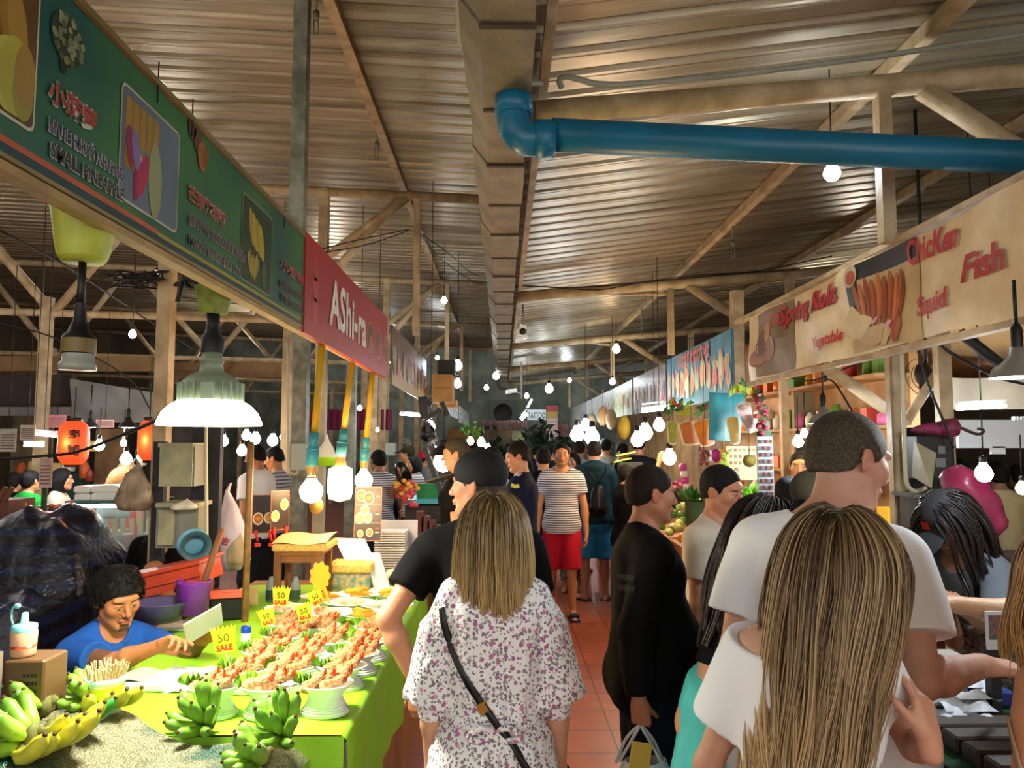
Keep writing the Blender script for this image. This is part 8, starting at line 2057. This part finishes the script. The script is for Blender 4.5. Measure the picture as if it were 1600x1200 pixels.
def seller():
 p=who(1560,800,2.95,112*D2,'seller in dark cap with red emblem and patterned apron bending over the counter',H=1.60,fem=True,h=.009,hh=.0035,skin='#a47a60',lean=.30,bend=.30,head=(.0,.75,0),arms={1:('ik',atY(1482,950,2.75),(.2,0,-1)),-1:('ik',atY(1470,930,2.55),(.2,-.6,-.8))},hand={1:{'curl':.8},-1:{'curl':.8}})
 p.body();p.tee(fab('slate_grey_tee','#565a60'),sleeve=.8,neckr=.07);p.shorts(BTEE,length=1.8)
 P=p.torso();lo,hi=bounds(P,.05);G=SDF(lo,hi,.009).prims(P,.026);X,Y_,Z=G.xyz(G.full());G.D=np.maximum(G.D,(.05-(Y_-p.pel[1])).astype(np.float32)*.9);G.cut(p.up(0,0,.20),p.B@V3(0,0,1));a,b=G.mesh()
 o=npmesh('apron',a,b,mat('elephant_print','#a8a49c',rough=.8,var=.9,vscale=70,col2='#3c3c40'),p.root)
 m=MB()
 for k in(-1,1):m.tube(cr([p.up(.07*k,.12,.20),p.up(.06*k,.08,.34),p.up(.035*k,-.03,.40)]),.011,6)
 m.build('apron_strap',mat('elephant_print',0),p.root,False)
 p.hair(HDARK,t=.008,back=-.09);c=p.cap(mat('charcoal_cap_cloth','#1a1b1f',rough=.8,bump=.3,bscale=200))
 T=lambda v:Vector(p.hc+p.HM@(np.array(v,float)*p.hs))
 m=MB();m.c=rgb('#c81e1e');U=Vector(p.HM@V3(-1,0,0));V=Vector(p.HM@V3(0,-.3,1)).normalized()
 for ch in 'NY':put_text(m,ch,T((0,.098,.088)),U,V,0,0,.034,.026,.03,.002)
 m.build('cap_emblem',PRINT,p.root,False)
 bpy.context.view_layer.update()
 m=MB();h=cast(o,1542,900)
 strands(p,500,.40,('#120c09','#241812'),HBLO,rad=.003,clump=.6,nclump=30,seed=18,colliders=[(p.up(0,-.02,.16),V3(.15,.115,.22)*p.S,p.B)],wave=.01,flow=(0,-.3,0))
seller()
def striped():
 p=who(877,702,7.55,177*D2,'bearded man in navy striped t-shirt and red shorts walking towards the viewer',H=1.71,h=.010,hh=.004,hands_h=.004,skin='#b8825e',stub=.55,head=(.05,0,0),arms={1:((.24,.02,-1),(.06,.10,-1)),-1:((-.24,.02,-1),(-.06,.1,-1))},legs={-1:((-.02,.16,-1),(-.02,.02,-1),(-.1,1,0)),1:((.04,-.10,-1),(.02,-.34,-1),(.2,1,-.25))})
 p.body();p.tee(STRP,sleeve=.58,hem=-.08,neckr=.085,loose=.01);p.shorts(fab('red_shorts','#b01c2c'),length=.98,flare=.02);p.hair(HDARK,t=.012,hl=.076,temple=.045)
 m=MB();nk=p.nb+V3(0,.02,.005);m.lathe([(.064,-.004),(.070,.002),(.064,.010)],24,nk,Matrix.Rotation(-.35,3,'X'),sy=1.05);m.build('red_collar',fab('red_rib','#b03038'),p.root,False)
 for k in(-1,1):
  a,t_=p.an[k],p.toe[k];d=Vector(unit(t_-a));m=MB();c=(Vector(a)+Vector(t_))/2;z=max(.008,min(a[2],t_[2])-.03);m.bar((a[0]-d.x*.04,a[1]-d.y*.04,z),(t_[0]+d.x*.05,t_[1]+d.y*.05,z),.095,.02)
  if k==-1:m.ell((t_[0]-d.x*.03,t_[1]-d.y*.03,z+.035),(.05,.035,.032),14,8)
  m.build('slipper',mat('navy_rubber','#16284c',rough=.6),p.root,False)
striped()
p=who(895,716,8.8,172*D2,'woman whose face shows behind the striped shirt man, in dark floral trousers',H=1.60,fem=True,skin='#b8866a',head=(-.35,0,0),**MD);p.body();p.tee(fab('dusty_top','#3c3838'));p.shorts(mat('dark_floral_cloth','#1c1c22',rough=.9,var=.9,vscale=40,col2='#b0b0b0'),length=1.8);p.hair(HDARK,t=.010,back=-.09);p.bob(HDARK,.10)
def hoodie():
 p=who(928,684,8.3,-4*D2,'man in dark teal hoodie and blue shorts with black drawstring bag, back turned',H=1.74,h=.011,hh=.005,hands_h=.005,skin='#b8866a',girth=1.08,arms={1:((.2,.15,-1),(-.2,.9,-.2)),-1:((-.2,.15,-1),(.2,.9,-.2))},legs={-1:((-.06,.02,-1),(-.02,-.05,-1),(-.7,.8,0)),1:((.03,.0,-1),(.02,0,-1),(.25,1,0))})
 p.body();T_=fab('dark_teal_hoodie','#1c343c');p.tee(T_,sleeve=1.9,hem=-.08,loose=.03,inf=.020,neckr=.06)
 P=[('e',p.up(0,-.085,.345),(.115,.055,.075),rotx(.5),.03),('c',p.up(-.08,-.06,.37),p.up(.08,-.06,.37),.035,.035,.03)];lo,hi=bounds(P,.03);G=SDF(lo,hi,.009).prims(P);G.noise(.005,35,4);a,b=G.mesh();npmesh('hood',a,b,T_,p.root)
 p.shorts(fab('bright_blue_shorts','#2c80b8'),length=1.02,flare=.025);p.hair(HBR,t=.006)
 P=[('c',p.up(.03,-.16,.12),p.up(.03,-.17,-.06),.075,.105,.05)];lo,hi=bounds(P,.03);G=SDF(lo,hi,.009).prims(P);G.noise(.006,40,3);a,b=G.mesh();npmesh('drawstring_bag',a,b,mat('black_nylon','#0e0f12',rough=.4),p.root)
 m=MB()
 for k in(-1,1):m.tube(cr([p.up(.03,-.165,.21),p.up(.10*k+.02,-.14,.33),p.up(.13*k,-.06,.40)]),.006,6)
 m.build('cord',BLACK,p.root,False)
 for k in(-1,1):a,t_=p.an[k],p.toe[k];d=Vector(unit(t_-a));m=MB();m.bar((a[0]-d.x*.05,a[1]-d.y*.05,.010),(t_[0]+d.x*.05,t_[1]+d.y*.05,.010),.095,.018);m.build('flip_flop',BLACK,p.root,False)
hoodie()
def simple(px,py,Y,yaw,label,top,sleeve,bottom,blen,hairm,skin='#b4805e',hairt=.007,fem=False,head=(0,0,0),capm=None,bobd=None,H=None,lod=LO,**k):
 p=who(px,py,Y,yaw*D2,label,H=H,fem=fem,skin=skin,head=head,**lod,**k);p.body();t_=p.tee(top,sleeve=sleeve,loose=.01,neckr=.085);p.shorts(bottom,length=blen)
 if hairm:p.hair(hairm,t=hairt,back=-.09 if fem else-.055)
 if bobd:p.bob(hairm,bobd)
 if capm:p.cap(capm)
 return p,t_
DEN=fab('dark_denim','#1e2430');KH=fab('dull_khaki','#5c5444')
p,t_=simple(812,690,6.0,78,'man in navy football shirt with yellow lettering, looking down left',NAVY,.62,DEN,1.0,HBR,'#bc8464',head=(.25,.25,0),lod=MD,arms={-1:((0,.05,-1),(0,.2,-1)),1:((.05,0,-1),(0,.25,-1))})
bpy.context.view_layer.update();ribbon(t_,[(799,758),(805,760),(811,759)],.03,mat('yellow_print','#c8c050',rough=.5),'yellow_lettering',p.root,th=.001);ribbon(t_,[(806,742),(810,742),(813,743)],.05,mat('white_crest','#b8c0cc',rough=.5),'crest',p.root,th=.001)
p,t_=simple(770,706,6.5,60,'man in pale blue t-shirt with black strap bending his head to the left',LBLUE,.6,KH,1.0,HBR,'#c08a6c',head=(.3,.65,0),lod=MD,H=1.68)
bpy.context.view_layer.update();ribbon(t_,[(789,730),(788,750),(785,770),(781,795)],.05,BLACK,'bag_strap',p.root)
simple(716,684,5.6,85,'tall grey haired man in dark shirt behind the black cap',BTEE,.6,DEN,1.0,HGR,'#c89878',head=(.1,.15,0),lod=MD)
simple(849,700,8.0,10,'person in black t-shirt between the football shirt and the striped man, back turned',BTEE,.6,DEN,1.0,HDARK)
simple(808,688,11,180,'man facing the viewer far behind the football shirt man',BTEE,.6,DEN,1.0,HDARK)
simple(750,698,8.4,60,'person with brown hair behind the pale blue shirt man',WTEE,.6,KH,1.0,HBR)
simple(905,688,10.0,-20,'man in grey green t-shirt behind the hooded man',fab('grey_green_tee','#6c8480'),.6,DEN,1.0,HBR)
simple(899,690,12.5,0,'small dark figure far behind the striped man',BTEE,.6,DEN,1.8,HDARK)
simple(946,684,10.5,-10,'man in light grey t-shirt under the far right banners',fab('light_grey_tee','#9c9c94'),.6,DEN,1.0,HDARK)
simple(866,694,11.5,0,'dark haired person directly behind the striped man head',BTEE,.6,DEN,1.8,HDARK)
simple(998,678,9.0,-30,'person in black beside the twin warm bulbs at the fruit stall',BTEE,1.9,DEN,1.8,HDARK,'#8a5a40')
simple(972,692,10.0,-30,'small figure at the far right stalls',BTEE,.6,DEN,1.8,HDARK)
simple(838,696,13.5,0,'small figure at the far end left of the price list',NAVY,.6,DEN,1.8,HDARK)
simple(885,697,14.5,190,'tiny figure at the far end below the pink poster',GREYT,.6,DEN,1.8,HDARK)
simple(978,727,7.5,-75,'seller in black t-shirt reaching an arm up to the fruit stall bulbs',BTEE,.55,DEN,1.8,HDARK,'#b4805c',fem=True,H=1.50,lod=MD,head=(-.1,0,0),arms={1:('ik',atY(1030,722,7.4),(0,-.3,-1)),-1:((-.1,.6,-.7),(0,1,0))})
simple(592,716,7.8,40,'cook in striped shirt holding up a black wok in the left row',STRP,.6,DEN,1.8,HDARK,'#9c6c50',lod=MD,H=1.64,arms={1:('ik',atY(622,748,7.5),(0,-.4,-1))})
m=MB();c=atY(629,741,7.42);rot=Matrix.Rotation(R(62),3,'Y')@Matrix.Rotation(R(20),3,'X');m.lathe([(.001,-.05),(.06,-.045),(.11,-.02),(.14,.015),(.135,.015),(.1,-.012),(.001,-.04)],24,c,rot);t=thing('wok','black wok held up by the cook in the left row','wok',c);m.build('pan',mat('black_iron','#0c0c0c',rough=.25,metal=.3),t)
simple(648,712,9.8,110,'woman with dark hair and striped top in the left row',STRG,.6,DEN,1.8,HDARK,fem=True,bobd=.12)
simple(638,697,10.6,80,'man in dark green cap in the left row',KH,.6,DEN,1.8,HDARK,capm=fab('army_green_cap','#2a2c1c'))
simple(663,706,11.6,-60,'person in red cap and grey shirt in the left row',GREYT,.6,DEN,1.8,HDARK,capm=fab('red_cap','#b8242c'))
simple(606,742,8.3,90,'seated dark shirted cook bending behind the glowing bulbs',BTEE,.6,DEN,1.8,HDARK,'#a06a4c',H=1.35)
simple(402,694,7.2,70,'man in white t-shirt facing left beyond the bamboo pole',WTEE,.6,DEN,1.8,HDARK,'#b07a58',head=(.2,.2,0),lod=MD)
simple(431,698,7.6,80,'man in grey striped t-shirt beside the man in white, beyond the pole',STRG,.6,DEN,1.8,HDARK,'#b07850',head=(.2,.3,0),lod=MD)
simple(47,732,7.0,-20,'person in bright green t-shirt with hair tied up at the sushi stall',fab('bright_green_tee','#1c8a34'),.6,DEN,1.8,HDARK,fem=True,H=1.46,arms={1:((.3,.3,-1),(0,1,.2)),-1:((-.3,.2,-1),(0,1,0))})
simple(96,727,7.3,-70,'woman with dark hair and beige top beside the green shirted person',OFFW,.6,DEN,1.8,HDARK,fem=True,bobd=.2,H=1.46)
simple(22,734,7.5,0,'person in black with a pink scarf at the far left',BTEE,1.9,DEN,1.8,HDARK,fem=True,H=1.42)
simple(165,728,7.0,-75,'blond woman with ponytail in pale top leaning over the sushi case',LBLUE,.6,DEN,1.8,mat('sandy_hair','#a88858',rough=.5,bump=1,bscale=80),'#d0a088',fem=True,H=1.50,lean=.25,head=(0,.4,0),bobd=.08)
simple(198,730,7.8,170,'seller in red shirt and cap behind the sushi case',fab('red_tee','#b4241c'),.6,DEN,1.8,HDARK,capm=fab('straw_cap','#c0a070'),H=1.5)
simple(1252,697,5.3,150,'seller in bright yellow shirt behind the price board',fab('yellow_tee','#e0b818'),.6,DEN,1.8,HDARK,'#b87a4c',H=1.66,lod=MD)
simple(1232,738,4.35,-60,'person with black hair bent down behind the tall man, left of the two',BTEE,.6,DEN,1.0,HDARK,H=1.52,lod=MD)
simple(1266,732,3.3,-60,'person with olive brown cap behind the shoulder of the tall man',KH,.6,DEN,1.0,HDARK,H=1.58,lod=MD,capm=fab('olive_cap','#4a4434'))
for i,(px,py,Y,lb,m_,yw)in enumerate(((1512,724,5.6,'dark figure in the dim hall right of the pink bag',BTEE,20),(1559,722,5.9,'person in beige shirt in the dim hall at the far right',fab('beige_shirt','#a89870'),-10),(1542,748,6.4,'seated person in brown shirt in the dim hall',fab('brown_shirt','#7c5a40'),40),(1592,726,6.2,'person in tan shirt at the right edge of the dim hall',KH,0),(1496,716,7.0,'shadowy person near the right column in the dim hall',GREYT,180))):
 simple(px,py,Y,yw,lb,m_,.6,DEN,1.8,HDARK,'#8a6048')
def vendor():
 t0=atY(318,975,3.12);wr=atY(258,1008,3.05);wl=atY(328,990,3.28)
 hx=atY(190,920,3.35)
 yaw=-122*D2;f=Vector((-math.sin(yaw),math.cos(yaw),0));loc=Vector((hx.x,hx.y,0))-f*.235
 p=Person('person','stall vendor in blue polo shirt with dark hair and goatee looking at a tablet',(loc.x,loc.y,0),yaw,H=1.68,headscale=1.06,h=.007,hh=.0027,hands_h=.0028,skin='#a86a42',hipz=.39,lean=.26,bend=.10,head=(-.10,.30,.05),hairc='#120c08',shoulder=1.02,girth=1.0,arms={1:('ik',wr,(-.2,-.6,-1.6)),-1:('ik',wl,(-.1,.3,-1))},legs={1:((.12,1,-.08),(0,.05,-1)),-1:((-.12,1,-.08),(0,.05,-1))},hand={1:{'palm':(.2,.9,-.2),'curl':[.25,.5,.7,.8]},-1:{'palm':(1,.2,0),'curl':.6,'dir':(.4,.4,.8)}})
 dk=np.array(rgb('#2c2a28'))
 def paint(pts,c,i):
  if i==1:
   l=((pts-p.hc)@p.HM)/p.hs;x=np.abs(l[:,0])
   w_=((x<.026)&(l[:,1]>.055)&(np.abs(l[:,2]+.0485)<.0042))|((x<.020)&(l[:,2]<-.080)&(l[:,1]>.045))|((np.abs(x-.027)<.004)&(l[:,2]<-.05)&(l[:,2]>-.09)&(l[:,1]>.05)&False)
   c=np.where(w_[:,None],np.array(rgb('#1c110b'))[None]*.8+c*.25,c);return c
  if i==0:
   for(a,b,k0,k1)in((p.sh[1],p.el[1],.55,.92),(p.el[-1],p.wr[-1],.15,.7)):
    d=b-a;t_=(pts-a)@d/(d@d);dist=np.linalg.norm(pts-a-np.outer(t_,d),axis=1);n_=np.sin(pts[:,0]*70)*np.sin(pts[:,2]*60+1)*.12
    w_=(t_>k0+n_)&(t_<k1+n_)&(dist<.07);c=np.where(w_[:,None],c*.35+dk*.4,c)
  return c
 p.body(paint=paint);B_=fab('royal_blue_polo','#1f4c96');p.tee(B_,sleeve=.60,hem=-.10,neckr=.066,loose=.012,noise=(.006,22))
 P=[('e',p.nb+p.B@V3(0,.015,.028),(.082,.086,.026),p.B@rotx(-.45),.01),('-e',p.nb+p.B@V3(0,.02,.04),(.066,.068,.06),p.B@rotx(-.4),.006),('-e',p.nb+p.B@V3(0,.11,.0),(.024,.06,.05),p.B,.004)];lo,hi=bounds(P,.03);G=SDF(lo,hi,.0045).prims(P);a,b=G.mesh();npmesh('collar',a,b,B_,p.root)
 p.shorts(DEN,length=1.5);p.hair(HDARK,t=.017,top=.008,hl=.048,fringe=.004,temple=.024,back=-.075,noise=(.0035,75))
 strands(p,1300,.036,('#050302','#120c08'),HDARK,rad=.0017,clump=.35,nclump=160,seed=31,part=False,fwd=.9,stiff=.93,seg=6,wave=.002,tip=.3)
 T=lambda v:p.hc+p.HM@(np.array(v,float)*p.hs)
 for k in(-1,1):m=MB();m.lathe([(.001,-.004),(.008,-.004),(.009,.004),(.001,.004)],14,T((.084*k,-.006,-.034)),Matrix.Rotation(PI/2,3,'Y'));m.build('ear_plug',BLACK,p.root,False)
 t=thing('tablet','white backed tablet computer held by the vendor','tablet',t0)
 U=Vector((.62,.70,.35)).normalized();V=Vector((.45,.0,.9));V=(V-U*V.dot(U)).normalized();N_=U.cross(V);rot=Matrix((U,V,N_)).transposed()
 m=MB();m.box(t0+V*.0,(.17,.115,.007),rot,.003);m.build('case',mat('grey_white_plastic','#aeb09c',rough=.4),t)
 m=MB();s_=-1 if N_.y<0 else 1;m.box(t0+N_*.0042*s_,(.155,.10,.001),rot);m.build('screen',mat('dark_screen','#1c1a1a',rough=.15),t)
 s=thing('plastic_stool','stool under the vendor in the blue polo','stool',(loc.x,loc.y,0));MB().bx(loc.x-.15,loc.x+.15,loc.y-.15,loc.y+.15,.33,.37).build('seat',DARK,s)
 for a in(-.12,.12):
  for b in(-.12,.12):MB().bx(loc.x+a-.015,loc.x+a+.015,loc.y+b-.015,loc.y+b+.015,0,.33).build('leg',DARK,s)
vendor()
def helper():
 kn=atY(240,862,4.2);yaw=-155*D2
 f=Vector((-math.sin(yaw),math.cos(yaw),0));loc=Vector((kn.x,kn.y,0))-f*.40;loc.x+=.10
 p=Person('person','helper in dark clothes sitting behind the red crate with one bare knee raised',(loc.x,loc.y,0),yaw,H=1.68,h=.011,hh=.005,hands_h=.005,skin='#96603c',hipz=.86,lean=-1.10,head=(0,.5,0),legs={1:((.0,1,.55),(0,.05,-1)),-1:((.35,1,.1),(.1,.1,-1))},arms={1:((.1,.3,-.3),(0,.7,-.2)),-1:((-.1,.3,-.3),(0,.7,-.2))})
 p.body();p.tee(BTEE,sleeve=.6);p.shorts(BTEE,length=.78);p.hair(HDARK)
 a,k=p.an[1],p.kn[1];c=k+(a-k)*.62;m=MB();m.lathe([(.044,-.008),(.047,0),(.044,.008)],18,c);m.build('yellow_band',mat('yellow_cord','#d09a20',rough=.6),p.root,False)['label']='yellow ankle band'
 s=thing('high_stool','dark high stool under the reclining helper','stool',(loc.x,loc.y,0));MB().bx(loc.x-.16,loc.x+.16,loc.y-.16,loc.y+.16,.66,.70).build('seat',DARK,s)
 for a in(-.13,.13):
  for b in(-.13,.13):MB().bx(loc.x+a-.015,loc.x+a+.015,loc.y+b-.015,loc.y+b+.015,0,.66).build('leg',DARK,s)
helper()
NEST={'latch':'door','lettering':('panel','card','frame','cloth'),'food_picture':('panel','cloth'),'bowl_pictures':'board','bowl_picture':'panel','pictures':'board','cooling_fin':'housing','buckle':'bag_strap','cap_emblem':'cap','brim':'cap','clamp':'board','characters':'shade','collar':'shirt','red_collar':'shirt','sleeve_band':'shirt','yellow_lettering':'shirt','crest':'shirt','sleeve_cuff':'dress','puff_sleeve':'dress','waist_tie':'dress','apron_strap':'apron','mango_picture':'panel','sugar_apple_picture':'panel','sticky_rice_picture':'panel','sapodilla_picture':'panel','banana_picture':'panel','border_stripe':'panel','footer_strip':'panel','printed_lines':'sheet','slot':'basket','screen':'case','tape':('socket','carton'),'label_band':'pail','lid_line':'drink','hood':'shirt'}
for o in list(sc.objects):
 par=o.parent
 if par is None or par.parent is not None or par.type!='EMPTY':continue
 want=NEST.get(o.name.split('.')[0])
 if not want:continue
 want=(want,)if isinstance(want,str)else want
 for c in par.children:
  if c.name.split('.')[0]in want and c.location.length<1e-6 and c is not o:o.parent=c;break
